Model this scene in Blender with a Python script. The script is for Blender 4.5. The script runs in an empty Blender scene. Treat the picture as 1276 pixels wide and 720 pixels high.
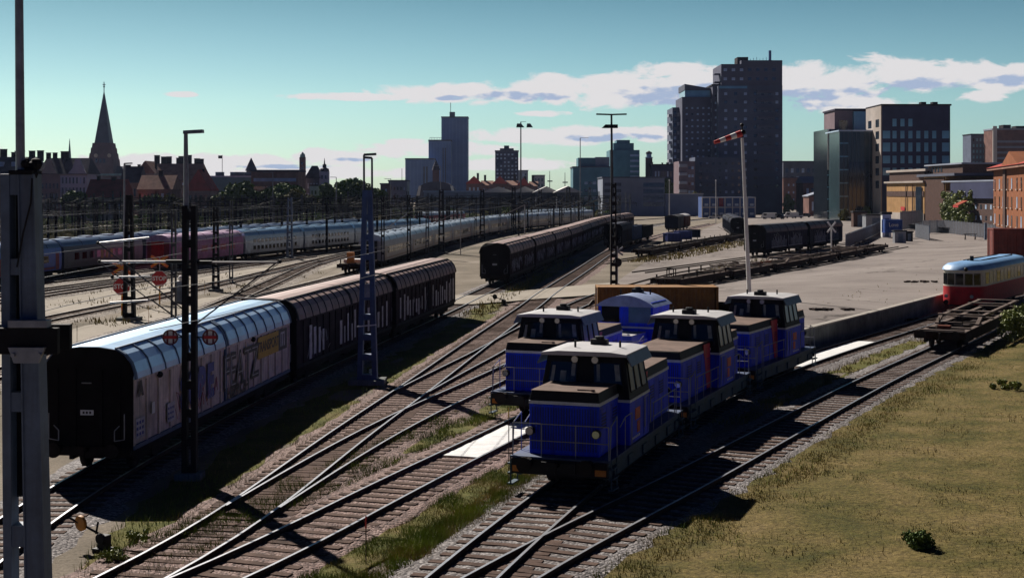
import bpy, math, random
import numpy as np
from mathutils import Vector, Matrix
random.seed(7); rng = np.random.default_rng(11)
R = math.radians
SC = bpy.context.scene
COL = SC.collection
# ------------------------------------------------------------------ camera model
F, H, CX, YH = 1750.0, 8.6, 638.0, 240.0
def P(px, py, Y):                       # a point of the view at depth Y, in metres
    return Vector(((px-CX)/F*Y, Y, H-(py-YH)/F*Y))
def G(px, py, z=0.0):                   # ground point seen there
    Y = F*(H-z)/(py-YH)
    return ((px-CX)/F*Y, Y)
# ------------------------------------------------------------------ materials
MATS = {}
def mat(name, col, rough=0.6, metal=0.0, var=0.25, scale=3.0, col2=None, streak=0.0, bump=0.0, bscale=30.0,
        spec=0.5, spots=0.0, spotcol=(0.03,0.02,0.015), sscale=8.0, coat=0.0, coord='Object'):
    if name in MATS: return MATS[name]
    if rough >= .7 and spec == .5: spec = .1
    m = bpy.data.materials.new(name); m.use_nodes = True
    nt = m.node_tree; n = nt.nodes; L = nt.links
    b = n['Principled BSDF']
    b.inputs['Roughness'].default_value = rough
    b.inputs['Metallic'].default_value = metal
    b.inputs['Specular IOR Level'].default_value = spec
    if coat: b.inputs['Coat Weight'].default_value = coat; b.inputs['Coat Roughness'].default_value = 0.15
    tc = n.new('ShaderNodeTexCoord'); src = tc.outputs[coord]
    nz = n.new('ShaderNodeTexNoise'); nz.inputs['Scale'].default_value = scale
    nz.inputs['Detail'].default_value = 6.0; nz.inputs['Roughness'].default_value = 0.65
    L.new(src, nz.inputs['Vector'])
    c2 = col2 if col2 else tuple(max(0, c*(1-var)) for c in col)
    c1 = col if col2 else tuple(min(1, c*(1+var*0.6)) for c in col)
    rp = n.new('ShaderNodeValToRGB')
    rp.color_ramp.elements[0].position = 0.32; rp.color_ramp.elements[1].position = 0.68
    rp.color_ramp.elements[0].color = (*c2, 1); rp.color_ramp.elements[1].color = (*c1, 1)
    L.new(nz.outputs['Fac'], rp.inputs['Fac'])
    out = rp.outputs['Color']
    if streak > 0:
        mp = n.new('ShaderNodeMapping'); mp.inputs['Scale'].default_value = (5, 5, 0.35)
        L.new(src, mp.inputs['Vector'])
        n2 = n.new('ShaderNodeTexNoise'); n2.inputs['Scale'].default_value = 2.2; n2.inputs['Detail'].default_value = 5
        L.new(mp.outputs['Vector'], n2.inputs['Vector'])
        r2 = n.new('ShaderNodeValToRGB'); r2.color_ramp.elements[0].position = 0.45; r2.color_ramp.elements[1].position = 0.75
        L.new(n2.outputs['Fac'], r2.inputs['Fac'])
        ml = n.new('ShaderNodeMath'); ml.operation = 'MULTIPLY'; ml.inputs[1].default_value = streak
        L.new(r2.outputs['Color'], ml.inputs[0])
        mx = n.new('ShaderNodeMix'); mx.data_type = 'RGBA'
        L.new(ml.outputs[0], mx.inputs[0]); L.new(out, mx.inputs[6]); mx.inputs[7].default_value = (*spotcol, 1)
        out = mx.outputs[2]
    if spots > 0:
        n3 = n.new('ShaderNodeTexNoise'); n3.inputs['Scale'].default_value = sscale; n3.inputs['Detail'].default_value = 7
        n3.inputs['Roughness'].default_value = 0.75
        L.new(src, n3.inputs['Vector'])
        r3 = n.new('ShaderNodeValToRGB'); r3.color_ramp.elements[0].position = 0.56; r3.color_ramp.elements[1].position = 0.68
        L.new(n3.outputs['Fac'], r3.inputs['Fac'])
        ml = n.new('ShaderNodeMath'); ml.operation = 'MULTIPLY'; ml.inputs[1].default_value = spots
        L.new(r3.outputs['Color'], ml.inputs[0])
        mx = n.new('ShaderNodeMix'); mx.data_type = 'RGBA'
        L.new(ml.outputs[0], mx.inputs[0]); L.new(out, mx.inputs[6]); mx.inputs[7].default_value = (*spotcol, 1)
        out = mx.outputs[2]
    L.new(out, b.inputs['Base Color'])
    if bump > 0:
        n4 = n.new('ShaderNodeTexNoise'); n4.inputs['Scale'].default_value = bscale; n4.inputs['Detail'].default_value = 4
        L.new(src, n4.inputs['Vector'])
        bp = n.new('ShaderNodeBump'); bp.inputs['Strength'].default_value = bump; bp.inputs['Distance'].default_value = 0.05
        L.new(n4.outputs['Fac'], bp.inputs['Height']); L.new(bp.outputs['Normal'], b.inputs['Normal'])
    MATS[name] = m
    return m
def stones(name, ca, cb, cc, scale=14.0, bump=0.8):
    m = bpy.data.materials.new(name); m.use_nodes = True
    nt = m.node_tree; n = nt.nodes; L = nt.links; b = n['Principled BSDF']
    b.inputs['Roughness'].default_value = 0.9
    tc = n.new('ShaderNodeTexCoord')
    v = n.new('ShaderNodeTexVoronoi'); v.inputs['Scale'].default_value = scale
    L.new(tc.outputs['Object'], v.inputs['Vector'])
    rp = n.new('ShaderNodeValToRGB'); e = rp.color_ramp.elements
    e[0].color = (*ca, 1); e[1].color = (*cc, 1); e[1].position = 0.9
    k = e.new(0.5); k.color = (*cb, 1)
    sp = n.new('ShaderNodeSeparateColor'); L.new(v.outputs['Color'], sp.inputs[0]); L.new(sp.outputs[0], rp.inputs['Fac'])
    nz = n.new('ShaderNodeTexNoise'); nz.inputs['Scale'].default_value = 0.35; nz.inputs['Detail'].default_value = 8
    nz.inputs['Roughness'].default_value = 0.7
    L.new(tc.outputs['Object'], nz.inputs['Vector'])
    mx = n.new('ShaderNodeMix'); mx.data_type = 'RGBA'; mx.blend_type = 'MULTIPLY'; mx.inputs[0].default_value = 0.9
    r2 = n.new('ShaderNodeValToRGB'); r2.color_ramp.elements[0].position = 0.35; r2.color_ramp.elements[1].position = 0.65
    r2.color_ramp.elements[0].color = (0.55, 0.5, 0.47, 1); r2.color_ramp.elements[1].color = (1, 1, 1, 1)
    L.new(nz.outputs['Fac'], r2.inputs['Fac'])
    L.new(rp.outputs['Color'], mx.inputs[6]); L.new(r2.outputs['Color'], mx.inputs[7])
    L.new(mx.outputs[2], b.inputs['Base Color'])
    bp = n.new('ShaderNodeBump'); bp.inputs['Strength'].default_value = bump; bp.inputs['Distance'].default_value = 0.06
    L.new(v.outputs['Distance'], bp.inputs['Height']); bp.invert = True
    L.new(bp.outputs['Normal'], b.inputs['Normal'])
    return m
def groundmat(name, cols, scale, fine, bump=0.4, fscale=18.0, cracks=False):
    m = bpy.data.materials.new(name); m.use_nodes = True
    nt = m.node_tree; n = nt.nodes; L = nt.links; b = n['Principled BSDF']
    b.inputs['Roughness'].default_value = 0.95; b.inputs['Specular IOR Level'].default_value = 0.12
    tc = n.new('ShaderNodeTexCoord')
    a = n.new('ShaderNodeTexNoise'); a.inputs['Scale'].default_value = scale; a.inputs['Detail'].default_value = 10; a.inputs['Roughness'].default_value = 0.68
    L.new(tc.outputs['Object'], a.inputs['Vector'])
    rp = n.new('ShaderNodeValToRGB'); e = rp.color_ramp.elements
    e[0].position = 0.3; e[1].position = 0.72
    e[0].color = (*cols[0], 1); e[1].color = (*cols[-1], 1)
    for i, c in enumerate(cols[1:-1]):
        k = e.new(0.3+0.42*(i+1)/(len(cols)-1)); k.color = (*c, 1)
    L.new(a.outputs['Fac'], rp.inputs['Fac'])
    f = n.new('ShaderNodeTexNoise'); f.inputs['Scale'].default_value = fscale; f.inputs['Detail'].default_value = 6; f.inputs['Roughness'].default_value = 0.7
    L.new(tc.outputs['Object'], f.inputs['Vector'])
    r2 = n.new('ShaderNodeValToRGB'); r2.color_ramp.elements[0].position = 0.3; r2.color_ramp.elements[1].position = 0.7
    lo = 1-fine; r2.color_ramp.elements[0].color = (lo, lo, lo, 1); r2.color_ramp.elements[1].color = (1, 1, 1, 1)
    L.new(f.outputs['Fac'], r2.inputs['Fac'])
    mx = n.new('ShaderNodeMix'); mx.data_type = 'RGBA'; mx.blend_type = 'MULTIPLY'; mx.inputs[0].default_value = 1
    L.new(rp.outputs['Color'], mx.inputs[6]); L.new(r2.outputs['Color'], mx.inputs[7])
    out = mx.outputs[2]
    if cracks:
        v = n.new('ShaderNodeTexVoronoi'); v.feature = 'DISTANCE_TO_EDGE'; v.inputs['Scale'].default_value = 0.06
        wv = n.new('ShaderNodeTexNoise'); wv.inputs['Scale'].default_value = 0.15; wv.inputs['Detail'].default_value = 5
        L.new(tc.outputs['Object'], wv.inputs['Vector'])
        mxv = n.new('ShaderNodeMix'); mxv.data_type = 'VECTOR'; mxv.inputs[0].default_value = 0.25
        sc = n.new('ShaderNodeVectorMath'); sc.operation = 'SCALE'; sc.inputs[3].default_value = 40
        L.new(wv.outputs['Color'], sc.inputs[0])
        L.new(tc.outputs['Object'], mxv.inputs[4]); L.new(sc.outputs[0], mxv.inputs[5])
        L.new(mxv.outputs[1], v.inputs['Vector'])
        r4 = n.new('ShaderNodeValToRGB'); r4.color_ramp.elements[0].position = 0.0; r4.color_ramp.elements[1].position = 0.012
        r4.color_ramp.elements[0].color = (0.25, 0.23, 0.22, 1); r4.color_ramp.elements[1].color = (1, 1, 1, 1)
        L.new(v.outputs['Distance'], r4.inputs['Fac'])
        mx2 = n.new('ShaderNodeMix'); mx2.data_type = 'RGBA'; mx2.blend_type = 'MULTIPLY'; mx2.inputs[0].default_value = 0.8
        L.new(out, mx2.inputs[6]); L.new(r4.outputs['Color'], mx2.inputs[7]); out = mx2.outputs[2]
    L.new(out, b.inputs['Base Color'])
    bp = n.new('ShaderNodeBump'); bp.inputs['Strength'].default_value = bump; bp.inputs['Distance'].default_value = 0.08
    L.new(f.outputs['Fac'], bp.inputs['Height']); L.new(bp.outputs['Normal'], b.inputs['Normal'])
    return m
def glassmat(name, col, rough=0.06):
    m = mat(name, col, rough=rough, var=0.3, scale=0.8, spec=0.45)
    return m
M_rust = mat('rusty_rail_steel', (0.07,0.04,0.028), rough=0.85, var=0.4, scale=12)
M_rail = mat('worn_rail_top', (0.42,0.43,0.46), rough=0.38, metal=0.7, var=0.2, scale=4)
M_railrust = mat('dull_rail_top', (0.2,0.17,0.15), rough=0.5, metal=0.4, var=0.3, scale=4)
M_sleep = mat('weathered_sleeper', (0.13,0.085,0.068), rough=0.95, col2=(0.05,0.032,0.026), scale=1.7, bump=0.4, bscale=25)
M_ball = stones('red_brown_ballast', (0.05,0.024,0.019), (0.17,0.095,0.078), (0.3,0.205,0.18))
M_ball2 = stones('grey_ballast', (0.05,0.045,0.05), (0.16,0.14,0.14), (0.32,0.3,0.3))
M_ball3 = stones('sandy_ballast', (0.06,0.045,0.035), (0.2,0.165,0.135), (0.36,0.31,0.26), scale=12)
M_gravel = groundmat('dusty_gravel', [(0.10,0.085,0.06),(0.24,0.2,0.155),(0.36,0.31,0.26)], 0.09, 0.5, 0.6, 9.0)
M_asph = groundmat('worn_pale_asphalt', [(0.145,0.125,0.118),(0.24,0.207,0.193),(0.28,0.245,0.228),(0.34,0.298,0.277)], 0.09, 0.3, 0.3, 12.0, cracks=True)
M_path = groundmat('sandy_road', [(0.26,0.225,0.185),(0.36,0.32,0.27),(0.43,0.38,0.33)], 0.12, 0.25, 0.3, 14.0)
M_turf = groundmat('dry_turf', [(0.07,0.075,0.016),(0.15,0.125,0.034),(0.235,0.175,0.062),(0.31,0.225,0.1)], 0.4, 0.72, 1.0, 7.0)
M_turf2 = groundmat('green_verge', [(0.08,0.1,0.016),(0.15,0.14,0.035),(0.24,0.17,0.075)], 0.6, 0.5, 0.8, 10.0)
M_grassA = mat('dry_grass_blades', (0.34,0.26,0.1), rough=0.8, col2=(0.12,0.12,0.026), scale=0.8)
M_grassB = mat('green_grass_blades', (0.24,0.28,0.05), rough=0.8, col2=(0.08,0.12,0.018), scale=0.6)
M_leafA = mat('dark_leaves', (0.14,0.2,0.05), rough=0.7, col2=(0.05,0.085,0.02), scale=0.9)
M_leafB = mat('olive_leaves', (0.2,0.18,0.045), rough=0.7, col2=(0.07,0.08,0.02), scale=0.9)
M_leafC = mat('ivy_leaves', (0.3,0.33,0.06), rough=0.6, col2=(0.1,0.13,0.02), scale=0.7)
M_bark = mat('bark', (0.07,0.05,0.035), rough=0.95, var=0.4, scale=5)
M_blue = mat('loco_blue_paint', (0.004,0.045,0.8), rough=0.5, spec=0.25, var=0.28, scale=1.3, streak=0.4, spots=0.4, sscale=2.6)
M_bluedk = mat('loco_louvre_blue', (0.003,0.015,0.2), rough=0.6, var=0.4, scale=3)
M_blue2 = mat('loco_blue_light_paint', (0.05,0.1,0.5), rough=0.4, var=0.2, scale=1.5, spots=0.2)
M_blk = mat('loco_black_paint', (0.009,0.009,0.012), rough=0.6, var=0.3, scale=2, spec=0.25, spots=0.3, spotcol=(0.03,0.028,0.03))
M_under = mat('grimy_underframe', (0.022,0.018,0.017), rough=0.85, var=0.5, scale=3)
M_frame = mat('loco_frame_green', (0.02,0.07,0.13), rough=0.6, var=0.5, scale=2, col2=(0.02,0.05,0.05), streak=0.4, spotcol=(0.05,0.035,0.02))
M_roofw = mat('pale_grey_roof', (0.47,0.46,0.47), rough=0.55, var=0.18, scale=1.5, spots=0.25, spotcol=(0.25,0.2,0.18), sscale=3)
M_rooft = mat('tan_hood_top', (0.17,0.12,0.1), rough=0.7, var=0.35, scale=2.5, spots=0.4, spotcol=(0.2,0.12,0.09), sscale=4)
M_stripe = mat('white_band', (0.6,0.62,0.66), rough=0.5, var=0.15, scale=3, spots=0.3)
M_red = mat('red_panel', (0.55,0.012,0.05), rough=0.5, var=0.3, scale=2)
M_logo = mat('orange_red_plate', (0.6,0.06,0.02), rough=0.5, var=0.35, scale=4)
M_orange = mat('orange_paint', (0.6,0.2,0.02), rough=0.55, var=0.3, scale=4, spots=0.3)
M_steel = mat('galvanised_steel', (0.27,0.28,0.31), rough=0.55, metal=0.5, var=0.3, scale=3)
M_mast = mat('blue_grey_mast_paint', (0.11,0.15,0.22), rough=0.6, var=0.35, scale=1.6, streak=0.35, spotcol=(0.05,0.04,0.035))
M_mastd = mat('dark_mast_steel', (0.01,0.01,0.014), rough=0.8, spec=0.25, var=0.4, scale=3)
M_mastm = mat('mid_mast_steel', (0.05,0.055,0.07), rough=0.65, var=0.4, scale=2)
M_mastb = mat('blue_mast_paint', (0.055,0.1,0.21), rough=0.6, var=0.35, scale=1.4, streak=0.3)
M_wire = mat('copper_wire', (0.05,0.05,0.055), rough=0.5, metal=0.5, var=0.2)
M_tube = mat('bare_metal_tube', (0.3,0.29,0.3), rough=0.45, metal=0.3, var=0.2)
M_glass = glassmat('dark_glass', (0.008,0.009,0.011))
M_glassb = glassmat('sky_blue_glass', (0.08,0.17,0.27), 0.2)
M_winrefl = mat('grey_window_reflection', (0.3,0.31,0.3), rough=.8, var=.4, scale=6)
M_lamp = mat('headlamp_lens', (0.55,0.57,0.6), rough=0.15, metal=0.6, var=0.2)
M_white = mat('white_paint', (0.78,0.78,0.76), rough=0.55, var=0.12, scale=2)
M_sheet = mat('white_absorbent_sheet', (0.74,0.74,0.73), rough=0.7, var=0.12, scale=2.5, spots=0.55, spotcol=(0.38,0.33,0.27), sscale=2.2)
M_conc = mat('stained_concrete', (0.2,0.21,0.2), rough=0.9, var=0.4, scale=0.8, streak=0.5, spotcol=(0.06,0.06,0.055), bump=0.2)
M_signred = mat('sign_red', (0.5,0.02,0.02), rough=0.5, var=0.1)
M_signor = mat('sign_orange', (0.75,0.16,0.02), rough=0.5, var=0.15)
M_yel = mat('yellow_paint', (0.65,0.4,0.03), rough=0.55, var=0.25, scale=3, spots=0.3)
# ------------------------------------------------------------------ mesh builder
class MB:
    def __init__(s): s.v = []; s.f = []; s.m = []; s.mi = 0
    def add(s, vs, fs):
        o = len(s.v); s.v += [tuple(v) for v in vs]
        for f in fs: s.f.append(tuple(o+i for i in f)); s.m.append(s.mi)
    def box(s, x0,x1,y0,y1,z0,z1):
        s.add([(x0,y0,z0),(x1,y0,z0),(x1,y1,z0),(x0,y1,z0),(x0,y0,z1),(x1,y0,z1),(x1,y1,z1),(x0,y1,z1)],
              [(3,2,1,0),(4,5,6,7),(0,1,5,4),(1,2,6,5),(2,3,7,6),(3,0,4,7)]); return s
    def cb(s, c, d, rz=0.0):
        cr, sr = math.cos(rz), math.sin(rz); vs = []
        for z in (-d[2]/2, d[2]/2):
            for x, y in ((-d[0]/2,-d[1]/2),(d[0]/2,-d[1]/2),(d[0]/2,d[1]/2),(-d[0]/2,d[1]/2)):
                vs.append((c[0]+x*cr-y*sr, c[1]+x*sr+y*cr, c[2]+z))
        s.add(vs, [(3,2,1,0),(4,5,6,7),(0,1,5,4),(1,2,6,5),(2,3,7,6),(3,0,4,7)]); return s
    def hexa(s, b, t):                  # bottom 4 and top 4, both counter-clockwise from above
        s.add(list(b)+list(t), [(3,2,1,0),(4,5,6,7),(0,1,5,4),(1,2,6,5),(2,3,7,6),(3,0,4,7)]); return s
    def prism(s, prof, y0, y1, caps=True, closed=True):     # profile (x,z) run along y
        n = len(prof)
        vs = [(x,y0,z) for x,z in prof]+[(x,y1,z) for x,z in prof]
        fs = [(i,(i+1)%n,n+(i+1)%n,n+i) for i in range(n if closed else n-1)]
        if caps: fs += [tuple(range(n-1,-1,-1)), tuple(range(n,2*n))]
        s.add(vs, fs); return s
    def prismx(s, prof, x0, x1):        # profile (y,z) run along x
        n = len(prof)
        vs = [(x0,y,z) for y,z in prof]+[(x1,y,z) for y,z in prof]
        fs = [(i,n+i,n+(i+1)%n,(i+1)%n) for i in range(n)]
        fs += [tuple(range(n)), tuple(range(2*n-1,n-1,-1))]
        s.add(vs, fs); return s
    def prismz(s, prof, z0, z1):        # profile (x,y) counter-clockwise
        n = len(prof)
        vs = [(x,y,z0) for x,y in prof]+[(x,y,z1) for x,y in prof]
        fs = [(i,(i+1)%n,n+(i+1)%n,n+i) for i in range(n)]
        fs += [tuple(range(n-1,-1,-1)), tuple(range(n,2*n))]
        s.add(vs, fs); return s
    def tube(s, p, q, r, n=6, r2=None):
        p = Vector(p); q = Vector(q); d = (q-p)
        if d.length < 1e-6: return s
        d.normalize(); a = d.orthogonal().normalized(); b = d.cross(a)
        r2 = r if r2 is None else r2; vs = []
        for c, rr in ((p,r),(q,r2)):
            for i in range(n):
                t = 2*math.pi*i/n; vs.append(c+a*math.cos(t)*rr+b*math.sin(t)*rr)
        fs = [(i,(i+1)%n,n+(i+1)%n,n+i) for i in range(n)]+[tuple(range(n-1,-1,-1)), tuple(range(n,2*n))]
        s.add(vs, fs); return s
    def path(s, pts, r, n=6):
        for a, b in zip(pts[:-1], pts[1:]): s.tube(a, b, r, n)
        return s
    def bar(s, p, q, w, h):             # rectangular bar between two points
        p = Vector(p); q = Vector(q); d = (q-p).normalized()
        up = Vector((0,0,1)) if abs(d.z) < 0.95 else Vector((0,1,0))
        a = d.cross(up).normalized()*w/2; b = a.normalized().cross(d).normalized()*h/2
        s.hexa([p-a-b,p+a-b,q+a-b,q-a-b],[p-a+b,p+a+b,q+a+b,q-a+b]); return s
    def cone(s, rings, n=12, c=(0,0)):  # lathe: rings of (z, r)
        vs = []; fs = []
        for z, r in rings:
            for i in range(n):
                t = 2*math.pi*i/n; vs.append((c[0]+math.cos(t)*r, c[1]+math.sin(t)*r, z))
        for k in range(len(rings)-1):
            for i in range(n): fs.append((k*n+i,k*n+(i+1)%n,(k+1)*n+(i+1)%n,(k+1)*n+i))
        fs += [tuple(range(n-1,-1,-1)), tuple(range((len(rings)-1)*n, len(rings)*n))]
        s.add(vs, fs); return s
    def disc(s, c, axis, r, th, n=16): # a thick disc around axis
        a = Vector(axis).normalized()*th/2; c = Vector(c); return s.tube(c-a, c+a, r, n)
    def ball(s, c, r, n=10, k=6):
        vs = []; fs = []
        for j in range(k+1):
            p = math.pi*j/k
            for i in range(n):
                t = 2*math.pi*i/n
                vs.append((c[0]+r*math.sin(p)*math.cos(t), c[1]+r*math.sin(p)*math.sin(t), c[2]+r*math.cos(p)))
        for j in range(k):
            for i in range(n): fs.append((j*n+i,(j+1)*n+i,(j+1)*n+(i+1)%n,j*n+(i+1)%n))
        s.add(vs, fs); return s
    def mesh(s, name, mats, smooth=False):
        me = bpy.data.meshes.new(name); me.from_pydata(s.v, [], s.f)
        if not isinstance(mats, (list, tuple)): mats = [mats]
        for m in mats: me.materials.append(m)
        if len(mats) > 1: me.polygons.foreach_set('material_index', s.m)
        if smooth: me.polygons.foreach_set('use_smooth', [True]*len(s.f)); me.set_sharp_from_angle(angle=R(38))
        me.update(); return me
KIDS = {}
def link(o, parent=None):
    COL.objects.link(o)
    if parent is not None:
        o.parent = parent; KIDS.setdefault(parent.name, []).append(o)
    return o
def part(name, mb, mats, parent=None, smooth=False, bevel=0.0, label=None, loc=None, rz=None, kind=None):
    me = mb.mesh(name, mats, smooth) if isinstance(mb, MB) else mb
    o = bpy.data.objects.new(name, me); link(o, parent)
    if bevel:
        bv = o.modifiers.new('bevel', 'BEVEL'); bv.width = bevel; bv.segments = 2; bv.limit_method = 'ANGLE'; bv.angle_limit = R(40)
    if label: o['label'] = label
    if kind: o['kind'] = kind
    if loc is not None: o.location = loc
    if rz is not None: o.rotation_euler.z = rz
    return o
def tag(o, label, cat, group=None):
    o['label'] = label; o['category'] = cat
    if group: o['group'] = group
    return o
def thing(name, label, cat, loc=(0,0,0), rz=0.0, group=None):
    o = bpy.data.objects.new(name, None); o.empty_display_size = 0.3; COL.objects.link(o)
    o.location = loc; o.rotation_euler = (0,0,rz)
    return tag(o, label, cat, group)
def struct(name, mb, mats, kind='structure', smooth=False):
    o = part(name, mb, mats, None, smooth); o['kind'] = kind; return o
def dup(src, label, loc=None, rz=None, group=None, scale=None):
    def rec(o, par):
        c = o.copy(); link(c, par)
        for k in KIDS.get(o.name, []): rec(k, c)
        return c
    r = rec(src, None)
    if loc is not None: r.location = loc
    if rz is not None: r.rotation_euler = (0,0,rz)
    if scale is not None: r.scale = scale
    r['label'] = label
    if group: r['group'] = group
    return r
def text(name, body, size, mats, parent, loc, rot, depth=0.01, sx=1.0, bold=0.0):
    cu = bpy.data.curves.new(name, 'FONT'); cu.body = body; cu.size = size; cu.extrude = depth; cu.offset = bold
    cu.align_x = 'CENTER'; cu.align_y = 'CENTER'
    o = bpy.data.objects.new('tmp', cu); COL.objects.link(o)
    dg = bpy.context.evaluated_depsgraph_get()
    me = bpy.data.meshes.new_from_object(o.evaluated_get(dg)); me.name = name
    bpy.data.objects.remove(o)
    me.materials.clear(); me.materials.append(mats)
    t = bpy.data.objects.new(name, me); link(t, parent); t.location = loc; t.rotation_euler = rot; t.scale = (sx,1,1)
    return t
# ------------------------------------------------------------------ tracks
def catmull(pts, step=1.0):
    pts = [np.array(p, float) for p in pts]
    ext = [2*pts[0]-pts[1]]+pts+[2*pts[-1]-pts[-2]]
    out = []
    for i in range(1, len(ext)-2):
        p0,p1,p2,p3 = ext[i-1:i+3]
        n = max(2, int(np.linalg.norm(p2-p1)/2))
        for k in range(n):
            t = k/n
            out.append(0.5*((2*p1)+(-p0+p2)*t+(2*p0-5*p1+4*p2-p3)*t*t+(-p0+3*p1-3*p2+p3)*t**3))
    out.append(pts[-1]); a = np.array(out)
    for _ in range(6):                  # ease the kinks
        a[1:-1] = 0.25*a[:-2]+0.5*a[1:-1]+0.25*a[2:]
    d = np.r_[0, np.cumsum(np.linalg.norm(np.diff(a, axis=0), axis=1))]
    s = np.arange(0, d[-1], step)
    return np.c_[np.interp(s, d, a[:,0]), np.interp(s, d, a[:,1])]
class Line:
    def __init__(s, pts):
        s.a = catmull(pts); s.L = len(s.a)-1
        t = np.gradient(s.a, axis=0); s.t = t/np.linalg.norm(t, axis=1)[:,None]
        s.n = np.c_[s.t[:,1], -s.t[:,0]]       # to the right
    def atY(s, Y): return float(np.interp(Y, s.a[:,1], np.arange(len(s.a))))
    def at(s, u):
        i = np.arange(len(s.a)); x = np.interp(u, i, s.a[:,0]); y = np.interp(u, i, s.a[:,1])
        tx = np.interp(u, i, s.t[:,0]); ty = np.interp(u, i, s.t[:,1])
        return float(x), float(y), math.atan2(tx, ty)
    def X(s, Y): return float(np.interp(Y, s.a[:,1], s.a[:,0]))
    def off(s, d): return s.a+s.n*d
T1 = Line([(-11.9,8),(-12.2,25),(-12.5,35),(-12.3,43),(-10.4,62),(-5.2,98.5),(-1.5,127),(7.2,190),(17,266),(29,330),(47,405),(75,490)])
T2L = Line([(-11.6,20),(-7.9,31.7),(-7.0,37),(-5.85,47.6),(-4.1,61),(-2.35,75.4),(1.3,104),(3.0,118.5),(7.7,153.6),(15,207),(24,252),(37,312),(55,385)])
T2M = Line([(-4.25,59.5),(-3.0,66),(-1.2,74.6),(1.2,88),(4.6,104),(8.2,119),(15.5,142),(26,170),(33,186)])
T2R = Line([(-6.95,37.6),(-5.2,47.2),(-3.1,55.9),(-.6,64.8),(2.2,76),(6.0,89),(10.5,104),(15.4,119)])
T3 = Line([(-11,21),(-6.0,31.8),(-4.8,35.8),(-2.1,44),(-.6,48),(2.0,56),(5.4,64.5),(9.8,74),(14,82)])
T4 = Line([(-3.4,22),(-.8,31.8),(.55,36.5),(2.3,42.2),(6.7,54.2),(11.2,64.1),(17.3,75.2),(23.6,85.7),(33.2,102),(46,123),(63,151),(85,190)])
T5 = Line([(-4.0,22),(.2,31.8),(4.6,40),(10.1,50.9),(16.3,63),(23.3,75.8),(34,95.5),(47,118),(64,147)])
TW = Line([(-24.9,30),(-24.4,55),(-23.7,72),(-22.9,88.5),(-20.4,114),(-16.3,151),(-10.7,228),(-2,295),(10,345),(27,400),(60,490)])
TB = Line([(-23.2,80),(-22.0,92),(-21.9,104),(-22.7,135),(-23.4,167),(-21,205),(-14,262)])
TA = Line([(-34.5,40),(-32.5,72),(-31.2,93),(-29.5,108),(-27.2,131),(-23.4,188),(-19,240)])
TP = Line([(-52,85),(-45.5,125),(-39.3,154),(-35,175.5),(-30.5,195),(-26.3,212),(-17,250),(-6,290)])
TQ = Line([(-55,70),(-49,110),(-46.5,139),(-44,164),(-38.5,201),(-28,251),(-15,300)])
TC = Line([(-46,70),(-41,100),(-36.5,130),(-31.5,160),(-26.5,187)])
TD = Line([(-50,78),(-44.4,105),(-40,126),(-35.6,150)])
YF = Line([(9,165),(17.2,186),(28,218),(42.5,259),(62,312)])
YS = Line([(5.5,103),(12.6,118.5),(29,153),(45,187),(62,222)])
YR = Line([(13.5,150),(32.0,186),(48.0,218),(65.5,255)])
YE = Line([(40,250),(43,268),(48,310),(52,350)])
def sstep(a, b, x):
    t = min(1, max(0, (x-a)/(b-a))); return t*t*(3-2*t)
def dockdist(x, y):
    d = np.hypot(T4.a[:,0]-x, T4.a[:,1]-y); i = int(np.argmin(d))
    return float(-((np.array([x,y])-T4.a[i])@T4.n[i])), i     # positive to the left of T4
def gz(x, y):
    d, i = dockdist(x, y)
    if d < 1.85 or y < 60 or x < xl(y)-.3: return 0.0
    return 1.15*(1-sstep(9, 34, d))
def GY(px, py):                          # ground seen at a pixel, over the sloping yard
    z = 0.0
    for _ in range(8):
        x, y = G(px, py, z); z = gz(x, y)
    return Vector((x, y, z))
NT = 0
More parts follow.
